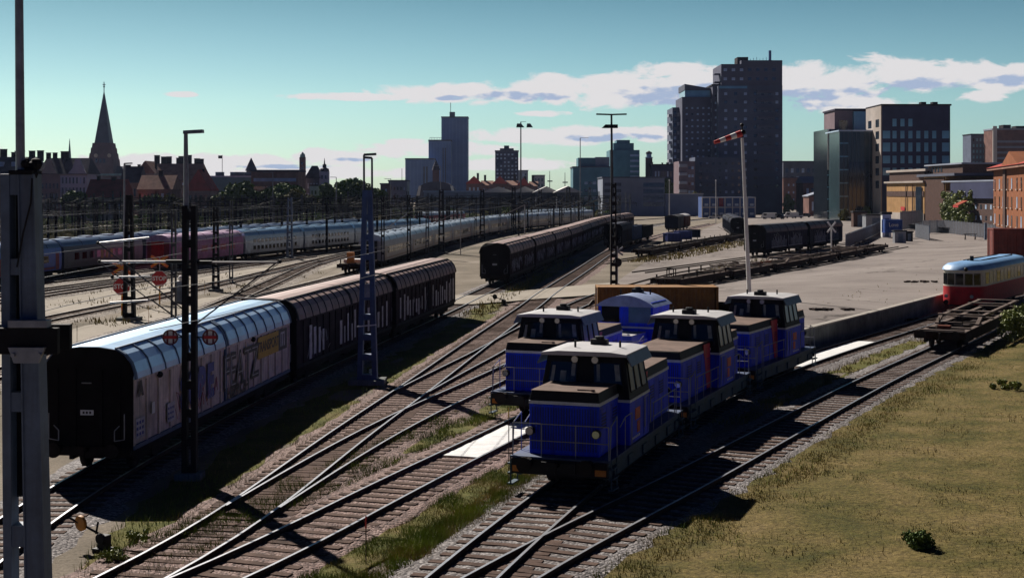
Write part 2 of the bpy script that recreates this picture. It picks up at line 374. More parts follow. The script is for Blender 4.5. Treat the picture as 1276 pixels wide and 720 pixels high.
def track(line, label, y0=None, y1=None, ball=M_ball, top=M_rail, yard=False, bed=True, sleep_step=0.62):
    global NT
    NT += 1; zo = 0.0045*NT
    root = bpy.data.objects.new('railway_track', None); COL.objects.link(root)
    root['kind'] = 'structure'; root['label'] = label
    a = line.a; n = line.n
    sel = np.arange(len(a))
    if y0 is not None: sel = sel[a[sel,1] >= y0]
    if y1 is not None: sel = sel[a[sel,1] <= y1]
    zz = [gz(*a[i])+0.03 if yard else 0.0 for i in sel]
    zr = -0.13 if yard else 0.0
    for sd in (-1, 1):
        mb = MB(); prev = None
        for k, i in enumerate(sel):
            c = a[i]+n[i]*sd*0.7525; N = n[i]; z = zz[k]+zr+zo*0.5
            ring = []
            for w, h in ((-.036,.205),(.036,.205),(.036,.165),(.012,.15),(.012,.075),(.07,.06),(.07,.045),(-.07,.045),(-.07,.06),(-.012,.075),(-.012,.15),(-.036,.165)):
                q = c+N*w; ring.append((q[0], q[1], z+h))
            base = len(mb.v); mb.v += ring
            if prev is not None:
                for j in range(12):
                    mb.f.append((prev+j, prev+(j+1)%12, base+(j+1)%12, base+j)); mb.m.append(1 if j == 0 else 0)
            prev = base
        part('rail', mb, [M_rust, top], root)
    if bed:
        mb = MB(); d = 0.0; mx = sel[-1]; u = float(sel[0])
        while u < mx:
            x, y, h = line.at(u)
            if y < 260:
                t = random.uniform(-.02,.02)
                mb.cb((x+random.uniform(-.05,.05), y, 0.035+zo*0.6+random.uniform(-.008,.006)), (2.55+random.uniform(-.08,.08), 0.25, 0.1), -h+t)
            u += sleep_step
        o = part('sleepers', mb, M_sleep, root); o['kind'] = 'stuff'
        mb = MB(); prev = None
        offs = [-2.2,-1.8,-1.5,-0.9,-0.3,0.3,0.9,1.5,1.8,2.2]; hs = [-.03,.004,.06,.066,.062,.062,.066,.06,.004,-.03]
        for i in sel:
            base = len(mb.v)
            for o_, h_ in zip(offs, hs):
                jit = random.uniform(-.22,.22) if abs(o_) > 1.6 else 0
                q = a[i]+n[i]*(o_+jit); mb.v.append((q[0], q[1], h_+zo*.5+random.uniform(-.008,.008)))
            if prev is not None:
                for j in range(9): mb.f.append((prev+j,prev+j+1,base+j+1,base+j)); mb.m.append(0)
            prev = base
        part('ballast_bed', mb, ball, root, smooth=True)
    return root
def strip(line, o0, o1, y0, y1, z, jitter, cols=4, step=1):
    mb = MB(); prev = None
    sel = [i for i in range(0, len(line.a), step) if y0 <= line.a[i,1] <= y1]
    for i in sel:
        base = len(mb.v)
        for c in range(cols+1):
            o = o0+(o1-o0)*c/cols+(random.uniform(-jitter,jitter) if c in (0,cols) else 0)
            q = line.a[i]+line.n[i]*o; mb.v.append((q[0],q[1],z+(0.03*math.sin(q[0]*.7)*math.sin(q[1]*.5) if 0 < c < cols and cols > 2 else 0)))
        if prev is not None:
            for j in range(cols): mb.f.append((prev+j,prev+j+1,base+j+1,base+j)); mb.m.append(0)
        prev = base
    return mb
M_patch = groundmat('dark_asphalt_patch', [(.15,.125,.115),(.2,.17,.155),(.25,.215,.195)], .2, .3, .3, 10.0)
M_patch2 = groundmat('pale_asphalt_patch', [(.3,.26,.24),(.34,.3,.28),(.4,.355,.33)], .2, .25, .3, 10.0)
# ------------------------------------------------------------------ ground
mb = MB()
S = [-3500,-900,-300,-120,-60,-30,0,30,60,120,300,900,3500]; D = [-60,0,40,80,120,180,260,400,700,1300,2600,4500]
for y in D:
    for x in S: mb.v.append((x,y,0.0))
for j in range(len(D)-1):
    for i in range(len(S)-1):
        b = j*len(S)+i; mb.f.append((b,b+1,b+len(S)+1,b+len(S))); mb.m.append(0)
struct('ground', mb, M_gravel)
# the sloping freight yard
def xl(Y): return float(np.interp(Y, [64,80,94,100,104,118,150,200,300,520], [10.2,14.5,17.5,12.5,6.6,7.2,12.5,21,39,84]))
Ys = [64,66,69,72,76,80,85,90,95,100,105,110,116,122,130,138,148,158,170,182,196,212,230,255,285,320,360,410,460,520]
mb = MB(); NC = 28
edge = T4.off(-1.95)
def xr(Y): return float(np.interp(Y, edge[:,1], edge[:,0]) if Y < edge[-1,1] else edge[-1,0]+(Y-edge[-1,1])*0.62)
for Y in Ys:
    a0, a1 = xl(Y), xr(Y); a0 = min(a0, a1-0.5)
    for k in range(NC+1):
        x = a0+(a1-a0)*k/NC
        mb.v.append((x, Y, (1.15*(1-sstep(9,34,dockdist(x,Y)[0])) if k < NC else 1.15)+0.02))
for j in range(len(Ys)-1):
    for k in range(NC):
        b = j*(NC+1)+k; mb.f.append((b,b+1,b+NC+2,b+NC+1)); mb.m.append(0)
struct('yard_asphalt', mb, M_asph)
# dock wall along the platform
t = thing('dock_wall', 'long grey concrete retaining wall along the edge of the raised asphalt yard', 'wall')
mb = MB(); cp = MB(); pb = pc = None
eo, ei = T4.off(-1.8), T4.off(-2.15)
for i in range(len(T4.a)):
    if not 64 <= T4.a[i,1] <= 186: continue
    b = len(mb.v); mb.v += [(*eo[i],-.05),(*eo[i],1.10),(*ei[i],1.10),(*ei[i],-.05)]
    c = len(cp.v); e2 = T4.a[i]-T4.n[i]*1.74; e3 = T4.a[i]-T4.n[i]*2.2
    cp.v += [(*e2,1.102),(*e2,1.20),(*e3,1.20),(*e3,1.102)]
    if pb is not None:
        for A, q, w in ((mb,pb,b),(cp,pc,c)):
            for j in range(4): A.f.append((q+j,w+j,w+(j+1)%4,q+(j+1)%4)); A.m.append(0)
    pb, pc = b, c
part('wall_face', mb, M_conc, t); part('coping', cp, mat('coping_concrete',(0.34,0.31,0.28),rough=.9,var=.3), t)
# sand roads on the left, level crossing
def flat(name, pts, z, m, jit=0.15, sub=6):
    ring = []
    for p, q in zip(pts, pts[1:]+pts[:1]):
        for k in range(sub):
            w = k/sub; ring.append((p[0]+(q[0]-p[0])*w+random.uniform(-jit,jit), p[1]+(q[1]-p[1])*w+random.uniform(-jit,jit)))
    mb = MB(); mb.v = [(x,y,z) for x,y in ring]; mb.f = [tuple(range(len(ring)))]; mb.m = [0]
    return struct(name, mb, m)
flat('crossing_road', [G(430,376,.1),G(588,380,.1),G(660,374,.1),G(770,366,.1),G(770,352,.1),G(660,362,.1),G(592,369,.1),G(440,364,.1)], 0.165, M_path, .1)
flat('sand_road', [G(-40,395),G(60,372),G(150,357),G(300,338),G(420,322),G(430,330),G(330,352),G(210,366),G(160,372),G(-40,412)], 0.012, M_path, .4)
flat('sand_road', [G(-60,470),G(60,447),G(160,412),G(240,392),G(300,368),G(330,362),G(250,372),G(150,396),G(60,418),G(-60,440)], 0.018, M_path, .3)
flat('sand_road', [G(285,385),G(345,362),G(430,340),G(452,345),G(390,362),G(330,378)], 0.014, M_path, .4)
# tracks
track(T1, 'track under the line of covered freight wagons', ball=M_ball2)
track(T2L, 'curving track left of the blue locomotives')
track(T2M, 'siding that branches into the asphalt yard', y1=120)
track(T2R, 'right hand branch of the switch in front')
track(T3, 'track with a white drip sheet between its rails')
track(T4, 'track below the row of three blue locomotives', ball=M_ball2)
track(T5, 'track with the empty flat wagon at the grass edge', ball=M_ball2)
for l, tx in ((TW,'track of the white passenger train'),(TB,'siding beside the white passenger train'),(TA,'track past the two stop signs'),
              (TP,'track of the pink and silver train'),(TQ,'track of the dark blue coaches'),(TC,'left siding with sandy bed'),(TD,'far left siding')):
    track(l, tx, ball=M_ball3, top=M_railrust, sleep_step=0.75)
for l, tx in ((YF,'yard track under the dark skeleton wagons'),(YS,'yard track under the scrap wagon frames'),(YR,'yard track of the graffiti freight wagon'),(YE,'yard track end of the hopper wagons')):
    track(l, tx, yard=True, bed=False, top=M_railrust)
track(Line([(8.2,119),(15.5,142),(22,157),(36,180)]), 'curved yard track set in asphalt', yard=True, bed=False, top=M_railrust)
M_scrub = groundmat('shade_darkened_scrub', [(.02,.02,.012),(.035,.033,.022),(.06,.05,.04)], .08, .5, .5, 3.0)  # scrub floor, its tone painted darker for the shade among backlit clutter
M_scrub.node_tree.nodes['Principled BSDF'].inputs['Specular IOR Level'].default_value = 0.0
flat('scrub_ground', [(-700,175),(-62,178),(-56,215),(-47,258),(-36,300),(-25,345),(-9,372),(22,440),(50,520),(50,600),(-700,600)], .03, M_scrub, .8, 10)
flat('service_road', [(-130,355),(-60,358),(-48,374),(-62,370),(-130,362)], .06, M_path, .4); flat('service_road', [(-50,330),(-39,345),(-28,392),(-33,394),(-52,345)], .06, M_path, .4)
# verges
struct('grass_verge', strip(T1, 2.4, 5.0, 30, 100, 0.02, .35), M_turf2)
struct('grass_verge', strip(T2L, -3.9, -2.3, 98, 150, 0.045, .35), M_turf2)
mb = MB(); prev = None
for i in range(len(T3.a)):
    y = T3.a[i,1]
    if not 26 <= y <= 52: continue
    p = T3.a[i]+T3.n[i]*1.6; x4 = T4.X(y)-2.5; base = len(mb.v)
    for c in range(6):
        x = p[0]+(x4-p[0])*c/5+(random.uniform(-.3,.3) if c in (0,5) else 0)
        mb.v.append((x, p[1], 0.02+(.05 if 0 < c < 5 else 0)))
    if prev is not None:
        for j in range(5): mb.f.append((prev+j,prev+j+1,base+j+1,base+j)); mb.m.append(0)
    prev = base
struct('grass_verge', mb, M_turf2, smooth=True)
struct('grass_verge', strip(T3, -3.3, -1.8, 40, 57, 0.025, .3), M_turf2)
struct('grass_verge', strip(T5, -3.0, -1.9, 56, 80, 0.025, .25), M_turf2)
# the big dry field on the right, gently rising
mb = MB(); prev = None; fo = [1.6,2.4,3.5,5,7,10,14,20,30,45,70]
def fieldz(o): return 0.035+0.5*sstep(2, 30, o)*(o/30 if o < 30 else 1)
for i in range(0, len(T5.a)):
    base = len(mb.v)
    for o in fo:
        q = T5.a[i]+T5.n[i]*(o+(random.uniform(-.45,.35) if o < 2 else 0)); mb.v.append((q[0],q[1],fieldz(o)+(.03 if o < 2 else 0)+(0.05*(1+math.sin(q[0]*1.1)*math.sin(q[1]*.9)) if o > 2.5 else 0)))
    if prev is not None:
        for j in range(len(fo)-1): mb.f.append((prev+j,prev+j+1,base+j+1,base+j)); mb.m.append(0)
    prev = base
struct('dry_field', mb, M_turf, smooth=True)
# ------------------------------------------------------------------ grass and weeds
def blades(name, pts, h0, h1, w, m):
    n = len(pts); pts = np.asarray(pts)
    ang = rng.uniform(0, 2*np.pi, n); h = rng.uniform(h0, h1, n)*pts[:,3]; lean = rng.uniform(.1,.7,n)*h
    la = rng.uniform(0,2*np.pi,n); ww = rng.uniform(.6,1.4,n)*w
    v = np.zeros((n,3,3)); dx = np.c_[np.cos(ang), np.sin(ang)]*ww[:,None]/2
    v[:,0,:2] = pts[:,:2]-dx; v[:,1,:2] = pts[:,:2]+dx; v[:,0,2] = v[:,1,2] = pts[:,2]-.02
    v[:,2,0] = pts[:,0]+np.cos(la)*lean; v[:,2,1] = pts[:,1]+np.sin(la)*lean; v[:,2,2] = pts[:,2]+h
    me = bpy.data.meshes.new(name); me.vertices.add(3*n); me.vertices.foreach_set('co', v.ravel())
    me.loops.add(3*n); me.loops.foreach_set('vertex_index', np.arange(3*n, dtype=np.int32))
    me.polygons.add(n); me.polygons.foreach_set('loop_start', np.arange(0,3*n,3,dtype=np.int32))
    me.update(calc_edges=True); me.materials.append(m)
    o = bpy.data.objects.new(name, me); COL.objects.link(o); o['kind'] = 'stuff'; return o
def vnoise(x, y, s, seed=0):
    r = np.random.default_rng(seed); a = r.random((64,64)); X = x/s; Y = y/s
    i = np.floor(X).astype(int); j = np.floor(Y).astype(int); fx = X-i; fy = Y-j
    fx = fx*fx*(3-2*fx); fy = fy*fy*(3-2*fy); g = lambda p,q: a[p%64,q%64]
    return (g(i,j)*(1-fx)+g(i+1,j)*fx)*(1-fy)+(g(i,j+1)*(1-fx)+g(i+1,j+1)*fx)*fy
def scatter(line, o0, o1, y0, y1, n, z=0.03, thr=.45, ns=1.2, seed=1, zf=None):
    i = rng.integers(0, len(line.a)-1, n*3); t = rng.random(n*3)[:,None]
    o = rng.uniform(o0, o1, n*3)
    p = line.a[i]*(1-t)+line.a[i+1]*t+line.n[i]*o[:,None]
    nz = .6*vnoise(p[:,0],p[:,1],ns,seed)+.4*vnoise(p[:,0],p[:,1],ns*.35,seed+5)
    # thinner with distance so near ground gets most blades
    k = (p[:,1] > y0)&(p[:,1] < y1)&(nz > thr)&(rng.random(n*3) < np.clip((38/p[:,1])**1.3, 0, 1))
    p = p[k][:n]; o = o[k][:n]; nz = nz[k][:n]
    zz = np.array([zf(q) for q in o]) if zf else np.full(len(p), z)
    return np.c_[p, zz, np.clip((nz-thr)*3+.45, .4, 1.3)]
blades('grass', scatter(T5, 1.35, 3.2, 28, 85, 13000, thr=.4, ns=.7, seed=51, zf=lambda q: .05), .04, .13, .022, M_grassA)
blades('grass', scatter(T5, 1.5, 4.5, 28, 85, 9000, thr=.5, ns=1.3, seed=52, zf=lambda q: .05), .06, .22, .025, M_grassB)
blades('grass', scatter(T5, 3, 40, 28, 80, 16000, thr=.6, ns=1.1, seed=53, zf=fieldz), .1, .3, .03, M_grassA)
blades('grass', scatter(T5, 12, 40, 28, 80, 26000, thr=.62, ns=4.0, seed=54, zf=fieldz), .04, .16, .06, M_grassB)
blades('grass', scatter(T5, 1.8, 40, 28, 100, 150000, thr=.22, ns=2.2, zf=fieldz), .03, .09, .035, M_grassA)
blades('grass', scatter(T5, 8, 40, 28, 90, 30000, thr=.55, ns=3.0, seed=9, zf=fieldz), .03, .1, .045, M_grassB)
blades('grass', scatter(T1, 2.3, 5.2, 30, 105, 26000, thr=.38, ns=1.0, seed=3), .05, .2, .022, M_grassB)
blades('grass', scatter(T1, 2.4, 5.5, 30, 105, 14000, thr=.42, ns=.8, seed=4), .05, .2, .022, M_grassA)
blades('grass', scatter(T3, 1.6, 3.4, 26, 52, 26000, thr=.40, ns=1.1, seed=6), .05, .2, .022, M_grassB)
blades('grass', scatter(T3, 1.7, 3.6, 26, 52, 26000, thr=.30, ns=.9, seed=7), .04, .13, .02, M_grassA)
blades('grass', scatter(T3, -3.7, -1.6, 33, 60, 16000, thr=.34, ns=.9, seed=8), .05, .22, .025, M_grassB)
blades('grass', scatter(T5, -3.1, -1.8, 52, 85, 6000, thr=.36, ns=.9, seed=12), .06, .2, .04, M_grassA)
blades('grass', scatter(T2L, -4.2, -2.2, 96, 175, 9000, thr=.36, ns=1.4, seed=13), .12, .5, .09, M_grassA)
blades('grass', scatter(T2L, -1.2, 2.2, 28, 60, 3500, thr=.62, ns=.7, seed=14), .05, .25, .03, M_grassB)
blades('grass', scatter(T3, -1.0, 1.0, 28, 36, 1500, thr=.6, ns=.7, seed=15), .05, .2, .03, M_grassA)
blades('grass', scatter(YF, 4, 8, 165, 260, 9000, thr=.3, ns=3, seed=16, zf=lambda q: .45), .15, .45, .16, M_grassA)
blades('grass', scatter(T2M, 2.0, 5.0, 108, 175, 5000, thr=.45, ns=2, seed=17, zf=lambda q: .25), .1, .5, .1, M_grassA)
def yz(p): return p
ln_ = Line([(30,84),(45,112),(62,150),(80,190)]); q_ = scatter(ln_, -14, 3, 80, 190, 2600, z=0, thr=.62, ns=1.6, seed=33); q_[:,2] = [gz(u,v)+.02 for u,v in q_[:,:2]]; blades('grass', q_, .05, .2, .07, M_grassA)
blades('grass', scatter(TW, 2.2, 7, 60, 110, 6000, thr=.5, ns=2, seed=18), .1, .35, .06, M_grassA)
blades('grass', scatter(TA, 2, 6, 80, 150, 6000, thr=.5, ns=3, seed=19), .1, .4, .09, M_grassA)
blades('grass', scatter(TA, -8, -2.4, 80, 150, 6000, thr=.52, ns=3, seed=20), .1, .4, .09, M_grassA)
# ------------------------------------------------------------------ rolling stock
def panel(mb, a, b, c, d, t=0.02, off=0.004):     # a slab standing proud of a sloping face (corners counter-clockwise from outside)
    a,b,c,d = map(Vector,(a,b,c,d)); n = (b-a).cross(d-a).normalized()
    lo = [p+n*(off-t) for p in (a,b,c,d)]; hi = [p+n*off for p in (a,b,c,d)]
    mb.add(lo+hi, [(3,2,1,0),(4,5,6,7),(0,1,5,4),(1,2,6,5),(2,3,7,6),(3,0,4,7)])
def lerp4(q, u0, u1, v0, v1):
    a,b,c,d = map(Vector, q); f = lambda u,v: (a*(1-u)+b*u)*(1-v)+(d*(1-u)+c*u)*v
    return f(u0,v0), f(u1,v0), f(u1,v1), f(u0,v1)
def wheel_mesh(r):
    mb = MB(); mb.disc((0,0,0),(1,0,0),r,0.12,20); mb.disc((0.07,0,0),(1,0,0),r+.03,0.03,20); mb.disc((-.1,0,0),(1,0,0),.12,.16,10)
    return mb.mesh('wheel', M_under)
WHEEL = wheel_mesh(0.44)
def wheels(parent, ys, z=0.64, x=0.75):
    for y in ys:
        mb = MB(); mb.tube((-.95,y,z),(.95,y,z),.07,8); part('axle', mb, M_under, parent)
        for s in (-1,1):
            w = part('wheel', WHEEL, None, parent); w.location = (s*x, y, z)
            if s > 0: w.rotation_euler.z = math.pi
def buffers(parent, yend, z=1.06, direction=1, x=0.875):
    for s in (-1,1):
        mb = MB(); mb.tube((s*x,yend-direction*.55,z),(s*x,yend-direction*.06,z),.085,10)
        mb.tube((s*x,yend-direction*.55,z),(s*x,yend-direction*.3,z),.13,10); mb.disc((s*x,yend-direction*.03,z),(0,1,0),.22,.06,16)
        part('buffer', mb, M_under, parent)
    mb = MB(); mb.bar((0,yend-direction*.6,z),(0,yend-direction*.2,z),.09,.12)
    mb.path([(0,yend-direction*.2,z),(.0,yend-direction*.16,z-.2),(0,yend-direction*.3,z-.42)],.035)
    part('coupling', mb, M_under, parent)
def make_loco(name, label, group, arched=False):
    t = thing(name, label, 'locomotive', group=group)
    fr = MB(); fr.box(-1.38,1.38,-4.75,4.75,.98,1.14); fr.box(-1.36,-1.2,-4.6,4.6,.62,.98); fr.box(1.2,1.36,-4.6,4.6,.62,.98)
    for s in (-1,1):
        for y in (-3.9,-2.2,-.4,1.3,3.0,4.2):
            fr.box(s*1.36-.0, s*1.36+s*.05, y-.28,y+.28,.66,.96) if s > 0 else fr.box(s*1.41, s*1.36, y-.28,y+.28,.66,.96)
    part('frame', fr, M_frame, t, bevel=.015)
    pf = MB(); pf.box(-1.45,1.45,-4.85,4.85,1.145,1.2); part('platform', pf, mat('chequer_plate',(0.045,0.07,0.14),rough=.6,var=.4), t)
    for e in (-1,1):
        hs = MB(); hs.box(-1.4,1.4,e*4.85-.06,e*4.85+.06,.72,1.14); hs.box(-.5,.5,e*4.95-.04,e*4.95+.04,.8,1.1)
        part('headstock', hs, M_blk, t, bevel=.01)
        for s in (-1,1):
            ob = MB(); ob.box(s*1.2-.16,s*1.2+.16,e*4.915-.005,e*4.915+.005,.78,.95); part('marker_plate', ob, M_orange, t)
    buffers(t, -5.4, direction=-1); buffers(t, 5.4)
    wheels(t, (-3.1,0.1,3.1), z=.64)
    ub = MB(); ub.box(-.55,.55,-4.2,4.2,.5,.98); ub.box(-1.15,-.85,-1.6,-.3,.4,.95); ub.box(.85,1.15,.7,2.4,.4,.95); part('underframe', ub, M_under, t)
    # hoods
    HW = 1.03
    for nm, y0, y1 in (('short_hood',-4.4,-2.3),('long_hood',.2,4.5)):
        ztop = 2.98 if not arched else 2.3
        mb = MB(); mb.box(-HW,HW,y0,y1,1.2,ztop-.36)
        h = part(nm, mb, M_blue, t, bevel=.03)
        bd = MB(); bd.box(-HW-.012,HW+.012,y0-.012,y1+.012,ztop-.36,ztop-.27); part('white_band', bd, M_stripe, h)
        tp = MB(); tp.hexa([(-HW,y0,ztop-.27),(HW,y0,ztop-.27),(HW,y1,ztop-.27),(-HW,y1,ztop-.27)],[(-HW+.05,y0+.05,ztop),(HW-.05,y0+.05,ztop),(HW-.05,y1,ztop),(-HW+.05,y1,ztop)])
        part('hood_crown', tp, M_blk if not arched else M_blue2, h, bevel=.02)
        tl = MB(); ym = y0+.45*(y1-y0)
        tl.box(-HW+.03,HW-.03,y0+.04,ym-.01,ztop+.003,ztop+.022); tl.box(-HW+.03,HW-.03,ym+.01,y1-.04,ztop+.003,ztop+.022)
        tl.box(.3,.8,y0+.3,y0+.38,ztop+.022,ztop+.06); tl.disc((HW-.25,y0+.2,ztop+.05),(0,0,1),.05,.08,8); part('top_plate', tl, M_rooft if not arched else M_roofw, h)
        gr = MB(); ye = y0 if y0 < -3 else y1; e = -1 if y0 < -3 else 1
        for i in range(25):
            x = -.93+1.86*i/24; gr.box(x-.012,x+.012,ye-.0 if e>0 else ye-.022,ye+.022 if e>0 else ye,1.34,ztop-.45)
        part('grille', gr, M_bluedk, h)
        for s in (-1,1):
            gs = MB(); lv_ = MB()
            n = 3 if y0 < -3 else 6
            for i in range(n):
                a = y0+.12+(y1-y0-.24)*i/n; b = y0+.12+(y1-y0-.24)*(i+1)/n-.05
                xo = s*HW; gs.box(min(xo,xo+s*.014),max(xo,xo+s*.014),a,b,1.32,ztop-.46)
                for q in range(5):
                    z = ztop-1.0+.09*q
                    if i%2 == 0: lv_.box(min(xo+s*.014,xo+s*.03),max(xo+s*.014,xo+s*.03),a+.06,b-.06,z,z+.05)
            sdp = part('side_door', gs, M_blue, h)
            part('louvre', lv_, M_bluedk, h)
            lm = MB(); lm.disc((s*.97,ye+e*.1,1.86),(0,1,0),.125,.16,16); lp = part('lamp_housing', lm, M_blk, t)
            le = MB(); le.disc((s*.97,ye+e*.185,1.86),(0,1,0),.105,.012,16); part('headlight', le, M_lamp, lp)
        if nm == 'long_hood' and not arched:
            for s in (-1,1):
                rp = MB(); x = s*(HW+.018)
                q = [(x,.3,1.24),(x,.8,1.24),(x,1.35,ztop-.05),(x,.4,ztop-.05)]
                if s < 0: q = q[::-1]
                panel(rp, *q, t=.03, off=.012); part('red_stripe', rp, M_red, h)
    # cab
    y0, y1 = -2.3, .2; CU = 0.0 if arched else .16
    lo = MB(); lo.box(-1.38,1.38,y0,y1,1.2,2.45); cab = part('cab', lo, M_blue, t, bevel=.02)
    bd = MB(); bd.box(-1.395,1.395,y0-.012,y1+.012,2.45,2.53); part('white_band', bd, M_stripe, cab)
    B = [(-1.38,y0,2.53),(1.38,y0,2.53),(1.38,y1,2.53),(-1.38,y1,2.53)]
    T = [(-1.18,y0+.16,3.62+CU),(1.18,y0+.16,3.62+CU),(1.18,y1-.16,3.62+CU),(-1.18,y1-.16,3.62+CU)]
    up = MB(); up.hexa(B, T); part('cab_upper', up, M_blk if not arched else M_blue, cab, bevel=.015)
    faces = {'f':(B[0],B[1],T[1],T[0]),'b':(B[2],B[3],T[3],T[2]),'r':(B[1],B[2],T[2],T[1]),'l':(B[3],B[0],T[0],T[3])}
    def win(face, u0,u1,v0,v1, m):
        q = lerp4(faces[face],u0,u1,v0,v1); mb = MB(); panel(mb, *q, t=.03, off=.012); w = part('window', mb, m, cab)
        fm = MB(); q = list(q); c = sum(q, Vector())/4
        n = (q[1]-q[0]).cross(q[3]-q[0]).normalized()*.014
        for a, b in zip(q, q[1:]+q[:1]): fm.bar(a+n, b+n, .035, .03)
        part('window_frame', fm, M_blk, w)
    for fc in 'fb':
        win(fc,.06,.40,.22,.84,M_glass); win(fc,.60,.94,.22,.84,M_glass)
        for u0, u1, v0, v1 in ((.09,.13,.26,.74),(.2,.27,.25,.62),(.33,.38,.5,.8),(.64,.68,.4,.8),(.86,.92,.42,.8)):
            mb = MB(); panel(mb, *lerp4(faces[fc],u0,u1,v0,v1), t=.005, off=.017); part('painted_reflection', mb, M_winrefl, cab)  # pale strips paint reflections and the inside glimpsed through the panes
    for fc in 'rl':
        for a, b in ((.08,.33),(.37,.62),(.66,.92)): win(fc,a,b,.16,.84,M_glassb)
    if arched:
        prof = [(-1.42,3.42)]+[(-1.42+2.84*i/12, 3.42+.52*math.sin(math.pi*i/12)**.8) for i in range(1,12)]+[(1.42,3.42)]
        inn = [(x*.97, z-.06) for x, z in prof[::-1]]
        rf = MB(); rf.prism(prof, y0-.1, y1+.1); part('cab_roof', rf, mat('pale_blue_roof',(0.3,0.36,0.55),rough=.4,var=.25,scale=2), cab, smooth=True)
        gb = MB(); gb.prism([(-1.3,2.55),(1.3,2.55),(1.3,3.42),(.9,3.72),(.3,3.88),(-.3,3.88),(-.9,3.72),(-1.3,3.42)], y0+.02, y1-.02); part('cab_end', gb, M_blue, cab)
        for k, (a, b) in enumerate(((-1.15,-.3),(.15,1.2))):
            for e, yy in ((-1,y0+.02),(1,y1-.02)):
                w = MB(); w.box(a,b,min(yy,yy+e*.02),max(yy,yy+e*.02),2.7,3.45); part('window', w, M_glass if (k == 0) else M_glassb, cab)
    else:
        rf = MB(); rf.prism([(x,z+CU) for x,z in [(-1.3,3.62),(1.3,3.62),(1.3,3.70),(.8,3.755),(-.8,3.755),(-1.3,3.70)]], y0-.12, y1+.12); rf_ = part('cab_roof', rf, M_roofw, cab, bevel=.012)
        for s in (-1,1):
            vs = MB(); q = [(s*1.31,y0-.05,3.66+CU),(s*1.31,y1+.05,3.66+CU),(s*1.46,y1+.05,3.36+CU),(s*1.46,y0-.05,3.36+CU)]
            if s > 0: q = [q[0],q[3],q[2],q[1]]
            panel(vs, *q, t=.035, off=.0); part('side_visor', vs, mat('visor_grey_blue',(0.13,0.16,0.23),rough=.5,var=.2), cab)
    zr = 3.76+CU if not arched else 3.95
    ro = MB()
    for x in (-.55,.75): ro.tube((x,-1.2+.3*x,zr-.05),(x,-1.2+.3*x,zr+.2),.035,8)
    part('antenna', ro, M_blk, cab)
    bx_ = MB(); bx_.box(-.32,.2,-.5,-.2,zr-.02,zr+.16); bx_.disc((-.06,-.35,zr+.2),(0,0,1),.14,.1,12); part('roof_beacon', bx_, M_blk, cab, bevel=.02)
    for e, yy in ((-1,y0+.1),(1,y1-.1)):
        for x in (-.3,.32):
            lm = MB(); lm.disc((x,yy+e*.02,3.5+CU),(0,1,0),.12,.16,16); lp = part('lamp_housing', lm, M_blk, cab)
            le = MB(); le.disc((x,yy+e*.105,3.5+CU),(0,1,0),.1,.012,16); part('headlight', le, M_lamp, lp)
    for s in (-1,1):
        x = s*1.38
        for zz, m, yy in ((2.02,M_logo,-1.35),(1.62,M_logo,-1.25)):
            pl = MB(); pl.box(min(x,x+s*.014),max(x,x+s*.014),yy-(.3 if zz > 2 else .16),yy+(.3 if zz > 2 else .16),zz-.17,zz+.17); part('emblem_plate', pl, m, cab)
        dr = MB()
        for a, b, z0, z1 in ((-.55,-.5,1.25,2.4),(-.02,.03,1.25,2.4),(-.5,-.02,2.35,2.4)): dr.box(min(x,x+s*.02),max(x,x+s*.02),a,b,z0,z1)
        part('door_frame', dr, M_blue2, cab)
        rd = MB(); rd.tube((s*1.44,-.62,1.5),(s*1.44,-.62,2.35),.018); rd.tube((s*1.44,.1,1.5),(s*1.44,.1,2.35),.018); part('grab_rail', rd, M_steel, cab)
        wt = MB()
        for i in range(5): wt.box(min(x,x+s*.012),max(x,x+s*.012),-2.0+.2*i,-1.88+.2*i,1.32,1.38)
        part('lettering_line', wt, M_stripe, cab)
    # railings and steps
    for e in (-1,1):
        mb = MB(); y = e*4.78
        for x in (-1.4,-.55,.45,1.4): mb.tube((x,y,1.2),(x,y,2.12),.016)
        for z in (1.65,2.12):
            mb.tube((-1.4,y,z),(-.55,y,z),.016); mb.tube((.45,y,z),(1.4,y,z),.016)
            if z < 2: mb.tube((-.55,y,z),(.45,y,z),.014)
        mb.tube((-.55,y,2.12),(.45,y,2.12),.014)
        part('end_handrail', mb, M_steel, t)
        for s in (-1,1):
            mb = MB(); x = s*1.42
            mb.path([(x,e*4.72,1.2),(x,e*4.6,2.12),(x,e*3.95,2.3),(x,e*3.95,1.2)],.018); part('corner_handrail', mb, M_steel, t)
            mb = MB(); x = s*1.47
            for yy in (4.75,4.15): mb.bar((x,e*yy,1.2),(x,e*yy,.36),.03,.05)
            for z in (.38,.68,.95): mb.box(x-.1,x+.06,min(e*4.75,e*4.15),max(e*4.75,e*4.15),z-.02,z+.02)
            part('step_ladder', mb, M_frame, t)
    for s in (-1,1):
        mb = MB(); x = s*1.42
        if not arched:
            fh = MB()
            for y in (-2.2,-3.0): fh.tube((x,y,1.2),(x,y,2.15),.016)
            fh.path([(x,-3.6,1.95),(x,-3.0,2.15),(x,-2.2,2.15)],.016); part('side_handrail', fh, M_steel, t)
        for y in (.6,1.7,2.8,3.7): mb.tube((x,y,1.2),(x,y,2.05),.016)
        mb.path([(x,.5,2.05),(x,3.8,2.05)],.016); mb.path([(x,.5,1.62),(x,3.8,1.62)],.014)
        part('side_handrail', mb, M_steel, t)
    return t
LG = 'blue shunting locomotives parked in two rows'
locoA = make_loco('diesel_locomotive', 'blue shunting locomotive nearest the camera, short hood forward, in front of the others', LG)
def place(o, line, u, flip=False, z=0.0):
    x, y, h = line.at(u); o.location = (x, y, z); o.rotation_euler = (0,0,-h+(math.pi if flip else 0))
